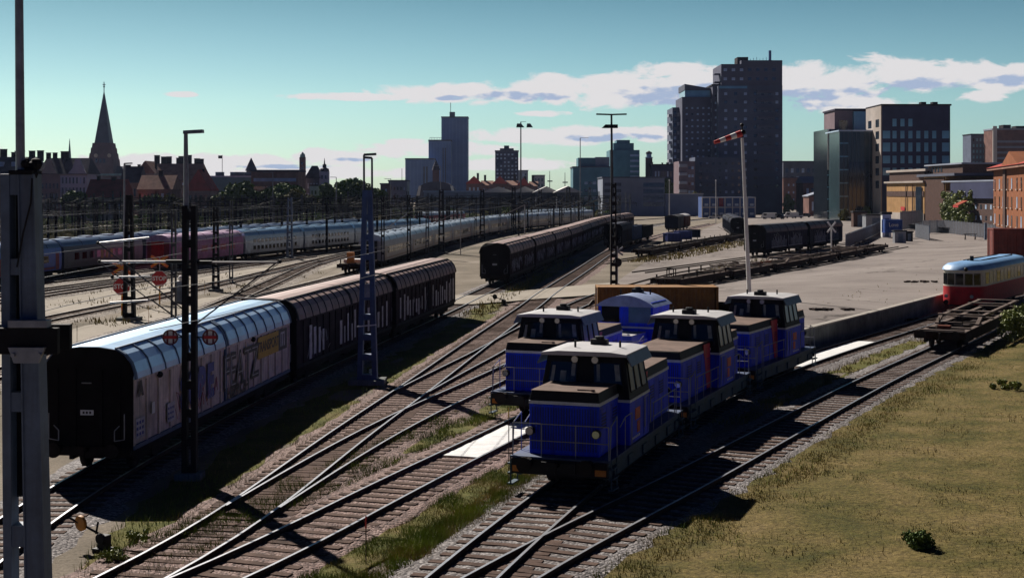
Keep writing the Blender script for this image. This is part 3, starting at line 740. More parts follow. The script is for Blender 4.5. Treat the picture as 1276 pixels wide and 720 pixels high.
uA = T4.atY(38.6)+5.4; place(locoA, T4, uA)
locoC = dup(locoA, 'middle blue locomotive of the right row, long hood and red stripe facing the camera', group=LG); place(locoC, T4, uA+10.9, True)
locoD = dup(locoA, 'rearmost blue locomotive of the right row, standing below the red and white windsock', group=LG); place(locoD, T4, uA+21.75, True)
locoB = dup(locoA, 'blue locomotive alone at the head of the left row, beside the white drip sheet', group=LG)
uB = T3.atY(55.0)-.5; place(locoB, T3, uB+2.0)
locoE = make_loco('diesel_locomotive', 'blue locomotive with a curved pale roof, half hidden in front of the yellow container', LG, arched=True)
place(locoE, T3, uB+12.3)
# ---- covered freight wagons
ROOFP = [(1.44,3.10),(1.41,3.28),(1.30,3.58),(1.10,3.82),(.84,3.97),(.3,4.05),(-.3,4.05),(-.84,3.97),(-1.10,3.82),(-1.30,3.58),(-1.41,3.28),(-1.44,3.10)]
def make_covered(name, label, group, L, m_side, m_roof, m_rib, m_end, nrib=9, graffiti=None, m_low=None, walk=None, cols=None):
    t = thing(name, label, 'freight wagon', group=group); h = L/2
    und = MB(); und.box(-1.2,1.2,-h+.1,h-.1,.92,1.12)
    for s in (-1,1): und.box(s*1.25-.06,s*1.25+.06,-h+.1,h-.1,.78,1.1)
    und.box(-.3,.3,-h+.3,h-.3,.7,.92); und.box(-.9,.9,-2.2,-.6,.45,.9); und.box(-.5,.9,.6,1.5,.5,.9)
    part('underframe', und, M_under, t)
    for s in (-1,1):
        mb = MB(); x = s*1.33
        mb.box(min(x,x-s*.05),max(x,x-s*.05),-h,h,1.14,3.12)
        n = int(L/1.02)
        for i in range(n+1):
            y = -h+.06+(L-.12)*i/n; mb.box(min(x,x+s*.055),max(x,x+s*.055),y-.05,y+.05,1.14,3.1)
        mb.box(min(x,x+s*.06),max(x,x+s*.06),-h,h,3.0,3.085)
        sw = part('side_wall', mb, m_side, t)
        lw = MB(); lw.box(min(x,x+s*.075),max(x,x+s*.075),-h,h,1.02,1.135); lw.box(min(x,x+s*.07),max(x,x+s*.07),-.07,.07,1.16,3.1); part('door_sill', lw, m_low or m_rib, sw)
    for e in (-1,1):
        mb = MB(); mb.prism([(1.36,1.0),(1.36,3.1)]+[(x*.985,z-.01) for x,z in ROOFP[1:-1]]+[(-1.36,3.1),(-1.36,1.0)], e*h-.05, e*h+.05)
        for x in (-.95,-.4,.4,.95): mb.box(x-.05,x+.05,min(e*(h+.05),e*(h+.11)),max(e*(h+.05),e*(h+.11)),1.1,3.4)
        ew = part('end_wall', mb, m_end, t)
        pl = MB(); pl.box(-.2,.2,min(e*(h+.115),e*(h+.13)),max(e*(h+.115),e*(h+.13)),2.05,2.2); part('end_plate', pl, M_stripe, ew)
        p2 = MB()
        for k in (-.1,0,.1): p2.box(k-.03,k+.03,min(e*(h+.13),e*(h+.134)),max(e*(h+.13),e*(h+.134)),2.09,2.16)
        part('plate_marking', p2, M_blk, ew)
        gr = MB(); y = e*(h+.16)
        for s in (-1,1): gr.path([(s*1.15,y,2.1),(s*1.15,y,1.35),(s*.85,y,1.3),(s*.85,y,1.6),(s*1.0,y,1.75)],.016)
        gr.tube((-.15,y,3.0),(.15,y,3.0),.02); part('hand_rail', gr, M_steel, ew)
        bm = MB(); bm.box(-1.3,1.3,min(e*h,e*(h+.12)),max(e*h,e*(h+.12)),.85,1.12); part('headstock', bm, M_under, t)
        buffers(t, e*(h+.5), direction=e)
        bo = MB(); yb = e*(h-2.6)
        for s in (-1,1): bo.box(s*1.0-.06,s*1.0+.06,yb-1.5,yb+1.5,.5,.8); bo.box(s*1.04-.05,s*1.04+.05,yb-.3,yb+.3,.45,.95)
        bo.box(-1.0,1.0,yb-.25,yb+.25,.6,.9)
        bg = part('bogie', bo, M_under, t)
        wheels(bg, (yb-.9,yb+.9))
    for y0, y1 in ((-h,-.06),(.06,h)):
        mb = MB(); mb.prism(ROOFP, y0, y1); rp = part('roof_panel', mb, m_roof, t)
        rb = MB(); n = nrib
        for i in range(n+1):
            y = y0+.05+(y1-y0-.1)*i/n; w = .028 if 0 < i < n else .07
            rb.prism([(x*1.012+(.006 if x > 0 else -.006), z+.035*(z-3.0)) for x,z in ROOFP[:5]]+[(x*.98,z-.02) for x,z in ROOFP[:5]][::-1], y-w, y+w)
            rb.prism([(x*1.012+(.006 if x > 0 else -.006), z+.035*(z-3.0)) for x,z in ROOFP[7:]]+[(x*.98,z-.02) for x,z in ROOFP[7:]][::-1], y-w, y+w)
        for s in (-1,1): rb.box(s*.82-.025,s*.82+.025,y0,y1,3.95,4.03)
        part('roof_rib', rb, m_rib, rp)
    if graffiti: graffiti(t)
    return t
M_w1 = mat('grubby_white_side', (0.72,0.6,0.52), rough=.6, var=.35, scale=1.2, streak=.55, spotcol=(0.1,0.085,0.08), spots=.35, sscale=2.5)
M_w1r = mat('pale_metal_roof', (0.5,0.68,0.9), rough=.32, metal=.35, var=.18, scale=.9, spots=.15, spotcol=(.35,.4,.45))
M_brs = mat('brown_wagon_side', (0.035,0.026,0.03), rough=.8, var=.5, scale=1.5, streak=.35, spotcol=(0.09,.075,.08))
M_brr = mat('brown_wagon_roof', (0.3,0.2,0.18), rough=.6, var=.35, scale=1.2, spots=.3, spotcol=(.06,.04,.04), metal=.1)
M_end = mat('black_wagon_end', (0.008,0.007,0.008), rough=.95, spec=.2, var=.5, scale=2)
M_ribd = mat('dark_rib', (0.03,0.03,0.035), rough=.7, var=.3)
M_ribb = mat('blue_grey_rib', (0.06,0.11,0.2), rough=.6, var=.3)
M_gb = mat('graffiti_blue', (0.03,0.06,0.3), rough=.5, var=.4); M_gr = mat('graffiti_red', (0.35,0.03,0.06), rough=.5, var=.4)
M_gk = mat('graffiti_black', (0.012,0.012,0.015), rough=.5, var=.3); M_gw = mat('graffiti_pale', (0.55,0.54,0.57), rough=.6, var=.45, scale=4, spots=.4, spotcol=(.06,.05,.06))
M_gv = mat('graffiti_silver_blue', (0.48,0.52,0.64), rough=.6, var=.6, scale=3, spots=.5, spotcol=(.03,.03,.05))
def strokes(name, parent, m, x, y0, y1, z0, z1, n, w=.07, seed=0, off=.06):
    r = random.Random(seed); mb = MB(); pts = []
    for k in range(n):
        u = y0+(y1-y0)*k/max(1,n-1)
        a = Vector((x,u+r.uniform(-.25,.25),r.uniform(z0,z1))); b = Vector((x,u+r.uniform(-.35,.35),r.uniform(z0,z1))); c = Vector((x,u+r.uniform(-.1,.5),r.uniform(z0,z1)))
        for p, q in ((a,b),(b,c)):
            if (q-p).length > .1: mb.bar(p,q,w*r.uniform(.7,1.6) if True else w,.012)
    s = 1 if x > 0 else -1
    # bars lie in the wall plane: flatten them
    mb.v = [(x+(vx-x)*.12, vy, vz) for vx,vy,vz in mb.v]
    return part(name, mb, m, parent)
def w1_marks(t):
    rot = (R(90),0,R(90)); X = 1.392
    mb = MB(); mb.box(1.386,1.39,4.2,7.25,2.1,2.95); p = part('yellow_sign_panel', mb, mat('sign_yellow',(0.55,0.33,0.02),rough=.5,var=.2,scale=3,spots=.2,spotcol=(.3,.2,.1)), t)
    text('sign_lettering', 'TRANSPORT', .56, M_gk, t, (1.394,5.72,2.53), rot, .002, 1.0, .012)
    mb = MB(); mb.box(1.386,1.39,7.25,8.6,2.1,2.95); part('dark_sign_panel', mb, mat('sign_dark_blue',(0.012,0.014,0.03),rough=.5,var=.2), t)
    mb = MB()
    for k in range(3): mb.box(1.39,1.396,7.55+.28*k,7.67+.28*k,2.25,2.75)
    mb.box(1.39,1.396,7.55,8.23,2.75,2.83); part('sign_emblem', mb, M_gw, t)
    text('graffiti', 'FEATZ', 1.75, M_gk, t, (X,2.0,2.05), rot, .003, .9, .05)
    text('graffiti_fill', 'FEATZ', 1.75, M_gw, t, (X+.006,2.0,2.05), rot, .002, .9, -.06)
    text('graffiti', 'HURCH', .55, M_gk, t, (X,1.5,1.34), rot, .003, 1.5, .02)
    for y, b in ((-4.6,'S'),(-3.6,'O'),(-2.7,'B'),(-1.8,'E')): text('graffiti', b, 1.5, M_gb, t, (X,y,2.05), rot, .003, .95, .09)
    strokes('graffiti', t, M_gr, X, -5.5,-1.2,1.25,2.2,14,.12,3)
    strokes('graffiti', t, M_gv, X+.004, -4.8,-1.4,1.3,2.6,10,.05,4)
    text('wagon_letter', 'A', .55, M_gk, t, (X,-8.55,2.75), rot, .003, 1, .05)
    for q in ((-8.95,-8.2,1.3,1.9),(-6.2,-5.5,1.35,1.95)):
        mb = MB(); mb.box(1.386,1.39,*q); part('data_panel', mb, M_gw, t)
    mb = MB()
    for k in range(3):
        for j in range(3): mb.box(1.39,1.394,-8.9+.22*j,-8.76+.22*j,1.38+.17*k,1.47+.17*k); mb.box(1.39,1.394,-6.15+.2*j,-6.03+.2*j,1.43+.16*k,1.5+.16*k)
    part('data_marking', mb, M_gb, t)
    mb = MB(); mb.box(1.386,1.39,-7.6,-7.35,1.85,2.2); part('label_plate', mb, M_white, t)
    for y in (-7.0,5.3-1.9): 
        mb = MB(); mb.ball((1.43,y,2.98),.1,10,6); part('door_latch', mb, M_blk, t)
WG1 = 'covered freight wagons in the long left line'
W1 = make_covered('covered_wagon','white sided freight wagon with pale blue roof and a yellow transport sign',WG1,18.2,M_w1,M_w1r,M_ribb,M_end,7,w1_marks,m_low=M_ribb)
u1 = T1.atY(41.2)+9.4; place(W1, T1, u1)
def br_marks(seed, spans):
    def f(t):
        r = random.Random(seed)
        for a, b in spans:
            y = a
            while y < b:
                w = r.uniform(.18,.42); zt = r.uniform(2.1,2.75)
                mb = MB(); mb.box(1.386,1.39,y,y+w,1.2+r.uniform(0,.25),zt); y += w+r.uniform(.25,.75)
                part('pale_paint_patch', mb, M_gw, t)
        strokes('graffiti', t, M_gw, 1.392, spans[0][0], spans[0][1], 1.2, 2.4, 9, .05, seed)
    return f
W2 = make_covered('covered_wagon','brown freight wagon directly behind the white sided one, darkest near its joint',WG1,18.2,M_brs,M_brr,M_ribd,M_end,8,br_marks(2,[(-7.2,-4.2),(-2,1.2),(3.5,8.2)]))
place(W2, T1, u1+19.2)
W3 = make_covered('covered_wagon','brown freight wagon with pale vertical patches, last before the road crossing',WG1,18.2,M_brs,M_brr,M_ribd,M_end,8,br_marks(5,[(-8.2,-.6),(1.2,8.2)]))
place(W3, T1, u1+38.4)
def tr2_marks(seed):
    def f(t):
        strokes('graffiti', t, M_gv, 1.392, -8, -1, 1.3, 2.6, 26, .14, seed); strokes('graffiti', t, M_gw, 1.394, 1, 8, 1.3, 2.4, 12, .06, seed+1)
        strokes('graffiti', t, M_gv, 1.392, 1.5, 8, 1.3, 2.7, 18, .16, seed+2)
    return f
W4 = make_covered('covered_wagon','brown covered wagon with a rounded black end, first beyond the road crossing',WG1,18.2,M_brs,M_brr,M_ribd,M_end,4,tr2_marks(11))
u4 = T1.atY(126.5)+9.4; place(W4, T1, u4)
ords = ['second','third','fourth','fifth','sixth','seventh','eighth','ninth','tenth','eleventh']
for k in range(9):
    place(dup(W4, ords[k]+' brown covered wagon beyond the road crossing, counted away from the camera', group=WG1), T1, u4+19.3*(k+1))
# ---- other freight wagons on the curving track
M_dkb = mat('dark_blue_wagon', (0.014,0.018,0.04), rough=.7, var=.4, scale=1)
W5 = make_covered('covered_wagon','dark blue covered wagon standing left of the blue skips, at the end of its track',WG1,15.5,M_dkb,M_dkb,M_ribd,M_end,4); u5 = T2L.atY(206)+8; place(W5, T2L, u5)
def make_open(name, label, L, m, hgt=2.6, group=None):
    t = thing(name, label, 'freight wagon', group=group); h = L/2
    mb = MB(); mb.box(-1.25,1.25,-h,h,.85,1.1); part('underframe', mb, M_under, t)
    mb = MB()
    for s in (-1,1):
        mb.box(s*1.38-.04,s*1.38+.04,-h,h,1.1,hgt)
        for i in range(9):
            y = -h+.1+(L-.2)*i/8; mb.box(min(s*1.42,s*1.5),max(s*1.42,s*1.5),y-.06,y+.06,1.1,hgt)
        mb.box(min(s*1.34,s*1.5),max(s*1.34,s*1.5),-h,h,hgt+.002,hgt+.09)
    part('side_wall', mb, m, t)
    for e in (-1,1):
        mb = MB(); mb.box(-1.335,1.335,e*h-.05,e*h+.05,1.1,hgt-.01); part('end_wall', mb, m, t); buffers(t, e*(h+.5), direction=e)
    wheels(t, (-h+1.2,-h+2.8,h-2.8,h-1.2)); return t
W6 = make_open('open_wagon','pale blue open wagon with high sides behind the dark blue covered wagon',11,mat('faded_blue_wagon',(0.07,0.11,0.2),rough=.7,var=.35),3.2); place(W6, T2L, u5+15)
W7 = make_open('open_wagon','black open wagon between the pale blue wagon and the red brown van',15,M_end,2.9); place(W7, T2L, u5+30)
def make_van(name, label, L, m, mr):
    t = thing(name, label, 'freight wagon'); h = L/2
    mb = MB(); mb.box(-1.4,1.4,-h,h,1.1,3.3)
    for e in (-1,1):
        for x in (-1.3,-.5,.5,1.3): mb.box(x-.05,x+.05,min(e*h,e*(h+.05)),max(e*h,e*(h+.05)),1.1,3.3)
    part('body', mb, m, t)
    mb = MB(); mb.prism([(1.5,3.3),(1.3,3.5),(.7,3.75),(0,3.83),(-.7,3.75),(-1.3,3.5),(-1.5,3.3)],-h-.15,h+.15); part('roof', mb, mr, t)
    mb = MB()
    for s in (-1,1): mb.box(min(s*1.4,s*1.46),max(s*1.4,s*1.46),-1.1,1.1,1.15,3.2)
    part('sliding_door', mb, m, t)
    mb = MB(); mb.box(-1.2,1.2,-h,h,.8,1.1); part('underframe', mb, M_under, t)
    for e in (-1,1): buffers(t, e*(h+.5), direction=e)
    wheels(t, (-h+1.6,h-1.6)); return t
W8 = make_van('box_van','red brown box van with a pale roof at the end of the curved siding',10,mat('red_brown_van',(0.10,0.035,0.025),rough=.8,var=.4,streak=.4),M_roofw); place(W8, T2L, u5+107)
W9 = make_van('box_van','dark box van just in front of the red brown one',12,M_dkb,M_ribd); place(W9, T2L, u5+92)
# ---- graffiti wagon in the yard
def yr_marks(seed):
    def f(t):
        r = random.Random(seed); y = -7.6
        while y < 7.5:
            mb = MB(); mb.box(1.386,1.39,y,y+.12,1.2,r.uniform(2.0,2.6)); y += r.uniform(.35,.6) if abs(y) > .8 else 1.2
            part('pale_paint_patch', mb, M_gv, t)
        mb = MB()
        strokes('graffiti', t, M_gw, 1.394, -6.4,-4.2,2.3,3.0,9,.07,seed); strokes('graffiti', t, M_gw, 1.394, 3.0,6.5,2.4,3.0,8,.07,seed+1)
        mb = MB(); mb.box(1.388,1.392,-7.8,-.6,1.18,1.24); mb.box(1.388,1.392,.6,7.6,1.18,1.24); part('pale_line', mb, M_gw, t)
    return f
W10 = make_covered('covered_wagon','dark blue yard wagon with pale graffiti and white stripes behind the crossing sign',WG1+' ',21,M_dkb,mat('grey_black_roof',(0.05,0.05,0.06),rough=.5,var=.3),M_ribd,M_end,3,yr_marks(21)); W10['group'] = 'wagons standing in the yard'
def zy(x,y): return gz(x,y)-.16
uR = YR.atY(186)+11; x,y,h = YR.at(uR); place(W10, YR, uR, z=zy(x,y)+.1); W10.scale = (1.08,1,1.08)
W11 = dup(W10, 'second dark yard wagon coupled behind the graffiti one, next to the blue fence', group='wagons standing in the yard'); x,y,h = YR.at(uR+22.3); place(W11, YR, uR+22.3, z=zy(x,y)+.1)
for k, lb in enumerate(['dark round topped wagon seen end on beside the windsock pole','pale roofed wagon directly behind the end on dark wagon','furthest pale roofed wagon of the end on row beside the windsock pole']):
    o = dup(W5, lb, group='wagons standing in the yard'); u = YE.atY(265)+8+17*k; x,y,h = YE.at(u); place(o, YE, u, z=zy(x,y))
# ---- flat and skeleton wagons
M_flat = mat('rusty_black_frame', (0.03,0.02,0.018), rough=.85, var=.5, scale=2, spots=.3, spotcol=(.1,.06,.04))
M_deck = mat('weathered_deck_edge', (0.15,0.115,0.1), rough=.8, var=.4, scale=2)
def make_skel(name, label, L, group, deck=M_flat, raised=False):
    t = thing(name, label, 'flat wagon', group=group); h = L/2
    mb = MB()
    for s in (-1,1):
        mb.box(s*1.1-.09,s*1.1+.09,-h+.3,h-.3,.82,1.12)
        mb.prismx([(-h+2.6,.82),(-h+4.2,.55),(h-4.2,.55),(h-2.6,.82)], s*1.1-.08, s*1.1+.08)
    for i in range(8): y = -h+.6+(L-1.2)*i/7; mb.box(-1.01,1.01,y-.12,y+.12,.84,1.08)
    mb.box(-.2,.2,-h+.3,h-.3,.75,.98); part('side_frame', mb, M_flat, t)
    mb = MB()
    for s in (-1,1): mb.box(s*1.1-.13,s*1.1+.13,-h+.25,h-.25,1.122,1.19 if not raised else 1.17)
    for y in ((-h+.5,-h+3,h-3,h-.5) if not raised else (-h+.4,-h+2.2,-h+5.4,0,h-5,h-.5)): mb.box(-1.2,1.2,y-.14,y+.14,1.195,1.255)
    part('deck_edge', mb, deck, t)
    if raised:
        mb = MB()
        for s in (-1,1): mb.bar((s*1.1,-h+4.6,1.2),(s*1.1,-h+5.8,1.55),.2,.14); mb.bar((s*1.1,-h+5.8,1.55),(s*1.1,h-.6,1.6),.2,.14)
        for y in (-h+5.9,-1,h-4,h-.8): mb.box(-1.3,1.3,y-.15,y+.15,1.6,1.68)
        part('raised_frame', mb, deck, t)
        mb = MB(); mb.box(-.35,.3,-h+1.0,-h+1.5,1.26,1.42); part('brake_gear', mb, mat('rusty_red_gear',(.16,.05,.03),rough=.8), t)
        for px_, py_ in ((-.6,-h+2.8),(.5,-h+3.6)): mb = MB(); mb.tube((px_,py_,1.2),(px_,py_,1.7),.03); part('pin', mb, M_flat, t)
    else:
        for y in (-h+1.2,-h/3,h/3,h-1.4):
            for s in (-1,1): mb = MB(); mb.box(s*1.2-.05,s*1.2+.05,y-.07,y+.07,1.2,1.2+random.choice((.22,.3,.5))); part('stanchion', mb, M_flat, t)
    for e in (-1,1):
        mb = MB(); mb.box(-1.35,1.35,e*(h-.05)-.1,e*(h-.05)+.1,.8,1.2); part('headstock', mb, M_flat, t); buffers(t, e*(h+.5), direction=e)
        bo = MB(); yb = e*(h-2.4)
        for s in (-1,1): bo.box(s*1.0-.06,s*1.0+.06,yb-1.4,yb+1.4,.48,.78)
        bo.box(-1,1,yb-.2,yb+.2,.55,.8); bg = part('bogie', bo, M_under, t); wheels(bg,(yb-.9,yb+.9))
    return t
SK = 'skeleton flat wagons on the yard tracks'
F1 = make_skel('flat_wagon','empty flat wagon frame at the edge of the dry grass in front of the railbus',19,None,M_deck,True); F1['group'] = SK
uF = T5.atY(74.5)+10; place(F1, T5, uF)
F2 = make_skel('flat_wagon','low black flat wagon with its near end left of the dry grass strip',18,SK,M_flat)
uf = YF.atY(185)+9.5
for k, lb in enumerate([None,'second low black flat wagon in the row left of the dry grass strip','third low black flat wagon in the row left of the dry grass strip','far low black flat wagon just in front of the end on hopper wagons']):
    o = F2 if k == 0 else dup(F2, lb, group=SK); x,y,h = YF.at(uf+19*k); place(o, YF, uf+19*k, z=zy(x,y))
F3 = make_skel('flat_wagon','scrap wagon frame nearest the yellow container, with a raised hoop at its end',15,SK,M_deck,False)
mb = MB()
for y in (-4.5,-3.9): mb.path([(-.9,y,1.2),(-.9,y,1.9),(-.3,y,1.9),(-.3,y,1.2)],.05)
part('hoop', mb, M_flat, F3)
us = YS.atY(119)+8
F3b = make_skel('flat_wagon','second rusty scrap frame in the long row across the asphalt yard',15,SK,M_deck,True)
for k in range(6):
    lb = [None,None,'third rusty scrap frame in the long row across the asphalt yard','fourth rusty scrap frame in the long row across the asphalt yard','fifth rusty scrap frame in the row, near the crossing sign','last rusty scrap frame in the row, in front of the grey cabinets'][k]
    o = (F3, F3b)[k] if k < 2 else dup((F3b, F3)[k%2], lb, group=SK)
    x,y,h = YS.at(us+15.8*k); place(o, YS, us+15.8*k, flip=(k%3 == 1), z=zy(x,y))
# ---- railbus
def make_railbus():
    t = thing('railbus','vintage red and cream railbus with a light blue roof beside the dock','railbus'); h = 8.6
    def outline(w, e, n=7):             # rounded nose plan
        pts = []
        for i in range(n+1):
            a = math.pi*i/n; pts.append((w*math.cos(a) if 0 < i < n else (w if i == 0 else -w), -h+1.5-e*math.sin(a)))
        pts = pts[::-1]
        back = [(-x,-y) for x,y in pts]
        return pts+back
    mb = MB(); mb.prismz(outline(1.4,1.5), .62, 1.84); part('lower_body', mb, mat('railbus_red',(.45,.02,.028),rough=.6,var=.25,spec=.15,streak=.2), t, smooth=True)
    mb = MB(); mb.prismz(outline(1.405,1.505), 1.842, 1.9); part('cream_band', mb, mat('cream_paint',(.55,.5,.42),rough=.4,var=.15), t, smooth=True)
    mb = MB(); mb.prismz(outline(1.37,1.45), 1.902, 2.95); up = part('upper_body', mb, MATS['cream_paint'], t, smooth=True)
    o3 = [outline(1.48,1.62),outline(1.42,1.5),outline(1.1,1.1),outline(.6,.6)]; zs = [2.952,3.12,3.36,3.46]
    mb = MB(); n = len(o3[0])
    for o, z in zip(o3, zs): mb.v += [(x,y,z) for x,y in o]
    for k in range(3):
        for i in range(n): mb.f.append((k*n+i,k*n+(i+1)%n,(k+1)*n+(i+1)%n,(k+1)*n+i)); mb.m.append(0)
    mb.f += [tuple(range(n-1,-1,-1)), tuple(range(3*n,4*n))]; mb.m += [0,0]
    part('roof', mb, mat('light_blue_roof',(.2,.38,.65),rough=.45,var=.2,scale=1.5,spots=.2,spotcol=(.3,.4,.55)), t, smooth=True)
    mb = MB()
    for s in (-.55,.55): mb.path([(s,-5,3.47),(s,-1,3.5),(s,2,3.47),(s,6,3.5)],.035)
    part('roof_cable', mb, M_ribd, t)
    mb = MB(); mb.tube((.1,-5.3,3.4),(.1,-5.3,3.8),.13,10); mb.box(-.3,.5,-5.0,-4.6,3.42,3.5); part('roof_vent', mb, M_blk, t)
    mb = MB(); mb.ball((0.45,-h-.02,3.02),.14); part('roof_lamp', mb, M_blk, t)
    # nose windows follow the round front
    o = outline(1.385,1.475); m_ = len(o)//2
    for i in range(1,6):
        a, b = Vector((*o[i],0)), Vector((*o[i+1],0)); d = b-a; a2, b2 = a+d*.07, b-d*.07
        for e in (1,-1):
            w = MB(); A, B = (a2*e, b2*e)
            panel(w, (A.x,A.y,1.95),(B.x,B.y,1.95),(B.x,B.y,2.72),(A.x,A.y,2.72), t=.03, off=.02); part('window', w, M_glass, up)
    for s in (-1,1):
        for i in range(12):
            y = -h+1.75+1.19*i
            w = MB(); x = s*1.37; w.box(min(x,x+s*.015),max(x,x+s*.015),y,y+(.95 if i not in (2,10) else .6),1.98,2.75); part('window', w, M_glassb if s > 0 and i%3 else M_glass, up)
        d = MB(); x = s*1.405; d.box(min(x,x+s*.01),max(x,x+s*.01),-h+4.05,-h+4.75,.7,1.7); part('door', d, MATS['railbus_red'], t)
    mb = MB(); mb.box(-1.1,1.1,-7.4,7.4,.45,.62); part('underframe', mb, M_under, t); wheels(t, (-5.6,-3.4,3.4,5.6))
    for s in (-1,1):
        mb = MB(); mb.disc((s*.85,-h-.0-.0,1.2),(0,1,0),.12,.2,12); part('headlight', mb, M_lamp, t)
        mb = MB(); mb.tube((s*.8,-h+.2,.8),(s*.8,-h-.25,.8),.07); mb.disc((s*.8,-h-.27,.8),(0,1,0),.17,.05); part('buffer', mb, M_under, t)
    return t
RB = make_railbus(); place(RB, T4, T4.atY(99.5)+8.6); RB.scale = (1.05,1,1.05)
# ---- passenger trains
def make_coach(name, label, group, L, m_body, m_roof, nwin, m_win=M_glass, m_band=None, double=False, m_end=None, cat='passenger coach'):
    t = thing(name, label, cat, group=group); h = L/2
    mb = MB(); mb.prism([(-1.42,.95),(1.42,.95),(1.48,1.5),(1.48,2.6),(1.38,3.15),(-1.38,3.15),(-1.48,2.6),(-1.48,1.5)],-h,h); b = part('body', mb, m_body, t)
    mb = MB(); mb.prism([(1.4,3.155),(1.25,3.5),(.9,3.78),(.4,3.92),(-.4,3.92),(-.9,3.78),(-1.25,3.5),(-1.4,3.155)],-h+.02,h-.02); rf_ = part('roof', mb, m_roof, t, smooth=True)
    for y in (-h*.7,-h*.2,h*.35,h*.78):
        mb = MB(); mb.box(-.5,.5,y-.8,y+.8,3.85,4.02); part('roof_unit', mb, m_roof, rf_)
        mb = MB(); mb.prism([(1.42,3.16),(1.27,3.51),(.92,3.795),(.4,3.94),(-.4,3.94),(-.92,3.795),(-1.27,3.51),(-1.42,3.16)],y+1.5,y+1.56); part('roof_seam', mb, M_ribd, rf_)
    for s in (-1,1):
        for row in ((1.75,2.45),) if not double else ((1.35,1.85),(2.25,2.7)):
            for i in range(nwin):
                y = -h+2.2+(L-4.4)*(i+.5)/nwin; w = (L-4.4)/nwin*.31
                mb = MB(); x = s*1.48; mb.box(min(x,x+s*.012),max(x,x+s*.012),y-w,y+w,*row); part('window', mb, m_win, b)
        for e in (-1,1):
            mb = MB(); x = s*1.48; mb.box(min(x,x+s*.016),max(x,x+s*.016),e*(h-1.1)-.4,e*(h-1.1)+.4,1.0,2.6); part('door', mb, m_band or m_body, b)
        if m_band:
            mb = MB(); x = s*1.48; mb.box(min(x,x+s*.008),max(x,x+s*.008),-h+1.8,h-1.8,1.1,1.3); part('colour_band', mb, m_band, b)
    for e in (-1,1):
        mb = MB(); mb.box(-.7,.7,min(e*h,e*(h+.3)),max(e*h,e*(h+.3)),1.0,3.2); part('gangway', mb, m_end or M_ribd, t)
        bo = MB(); yb = e*(h-2.8); bo.box(-1.1,1.1,yb-1.5,yb+1.5,.45,.85); bg = part('bogie', bo, M_under, t); wheels(bg,(yb-1.1,yb+1.1))
    mb = MB(); mb.box(-1.2,1.2,-h+5,h-5,.5,.94); part('underframe', mb, M_under, t)
    return t
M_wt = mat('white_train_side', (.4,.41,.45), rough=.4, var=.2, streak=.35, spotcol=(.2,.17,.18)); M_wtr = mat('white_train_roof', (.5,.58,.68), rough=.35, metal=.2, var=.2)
M_beige = mat('beige_band', (.3,.24,.22), rough=.5, var=.2)
PG = 'coaches of the white passenger train'
def wt_marks(t):
    text('side_lettering','arboud',1.1,M_gk,t,(1.497,2.0,2.0),(R(90),0,R(90)),.003,1.6,.03)
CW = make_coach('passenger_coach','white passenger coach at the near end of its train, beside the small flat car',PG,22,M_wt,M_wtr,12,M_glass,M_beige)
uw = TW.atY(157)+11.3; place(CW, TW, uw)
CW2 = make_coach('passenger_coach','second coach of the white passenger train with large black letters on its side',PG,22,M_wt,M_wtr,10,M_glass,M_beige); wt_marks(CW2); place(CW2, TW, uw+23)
for k in range(2,10):
    place(dup(CW if k%3 else CW2, ords[k-1]+' coach of the white passenger train, counted from its near end', group=PG), TW, uw+23*k)
# small flat car with yellow post in front of it
FC = make_skel('flat_wagon','small black flat car with a yellow post in front of the white passenger train',9,SK,M_deck); place(FC, TW, uw-18.5)
mb = MB(); mb.box(-.35,.35,-4.2,-3.6,1.26,2.4); part('yellow_post', mb, M_orange, FC)
mb = MB(); mb.hexa([(-1.2,.6,1.26),(1.2,.6,1.26),(1.2,3.6,1.26),(-1.2,3.6,1.26)],[(-1,.9,2.9),(1,.9,2.9),(1,3.2,2.9),(-1,3.2,2.9)]); part('dark_hood', mb, M_end, FC)
mb = MB(); mb.box(-1.0,1.0,-2.6,-.2,1.26,1.6); part('pale_load', mb, M_gw, FC)
M_pink = mat('pink_coach_side', (.36,.1,.26), rough=.55, var=.4, scale=1.2, spots=.4, spotcol=(.45,.3,.4), sscale=2); M_pinkr = mat('pink_coach_roof', (.5,.34,.5), rough=.5, var=.3)
PP = 'coaches of the pink and silver train'
CP1 = make_coach('passenger_coach','pink graffiti covered coach with a dark red end behind the stop signs',PP,21,M_pink,M_pinkr,6,M_gr,None,m_end=MATS['railbus_red'])
strokes('graffiti', CP1, mat('graffiti_pale_pink',(.5,.36,.46),rough=.6,var=.3), 1.497, -4, 8, 1.2, 2.6, 26, .08, 31); strokes('graffiti', CP1, M_gk, 1.499, 4, 8, 1.5, 2.7, 6, .1, 32)
mb = MB(); mb.box(-1.3,1.3,-10.54,-10.505,1.0,3.1); part('red_end', mb, mat('dark_red_end',(.2,.012,.03),rough=.6,var=.3), CP1)
up_ = TP.atY(155)+10.6; place(CP1, TP, up_)
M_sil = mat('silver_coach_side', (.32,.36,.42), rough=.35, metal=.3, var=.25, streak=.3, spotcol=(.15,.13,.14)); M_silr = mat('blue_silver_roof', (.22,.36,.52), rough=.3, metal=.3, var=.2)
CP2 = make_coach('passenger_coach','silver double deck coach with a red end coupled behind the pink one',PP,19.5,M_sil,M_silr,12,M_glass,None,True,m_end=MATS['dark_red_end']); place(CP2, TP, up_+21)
for k, lb in enumerate(['silver coach second behind the pink one','silver coach third behind the pink one, reaching the blue lattice mast','silver coach furthest behind the pink one, passing behind the blue lattice mast']):
    place(dup(CP2, lb, group=PP), TP, up_+41.2+20.2*k)
PQ = 'dark coaches on the far left track'
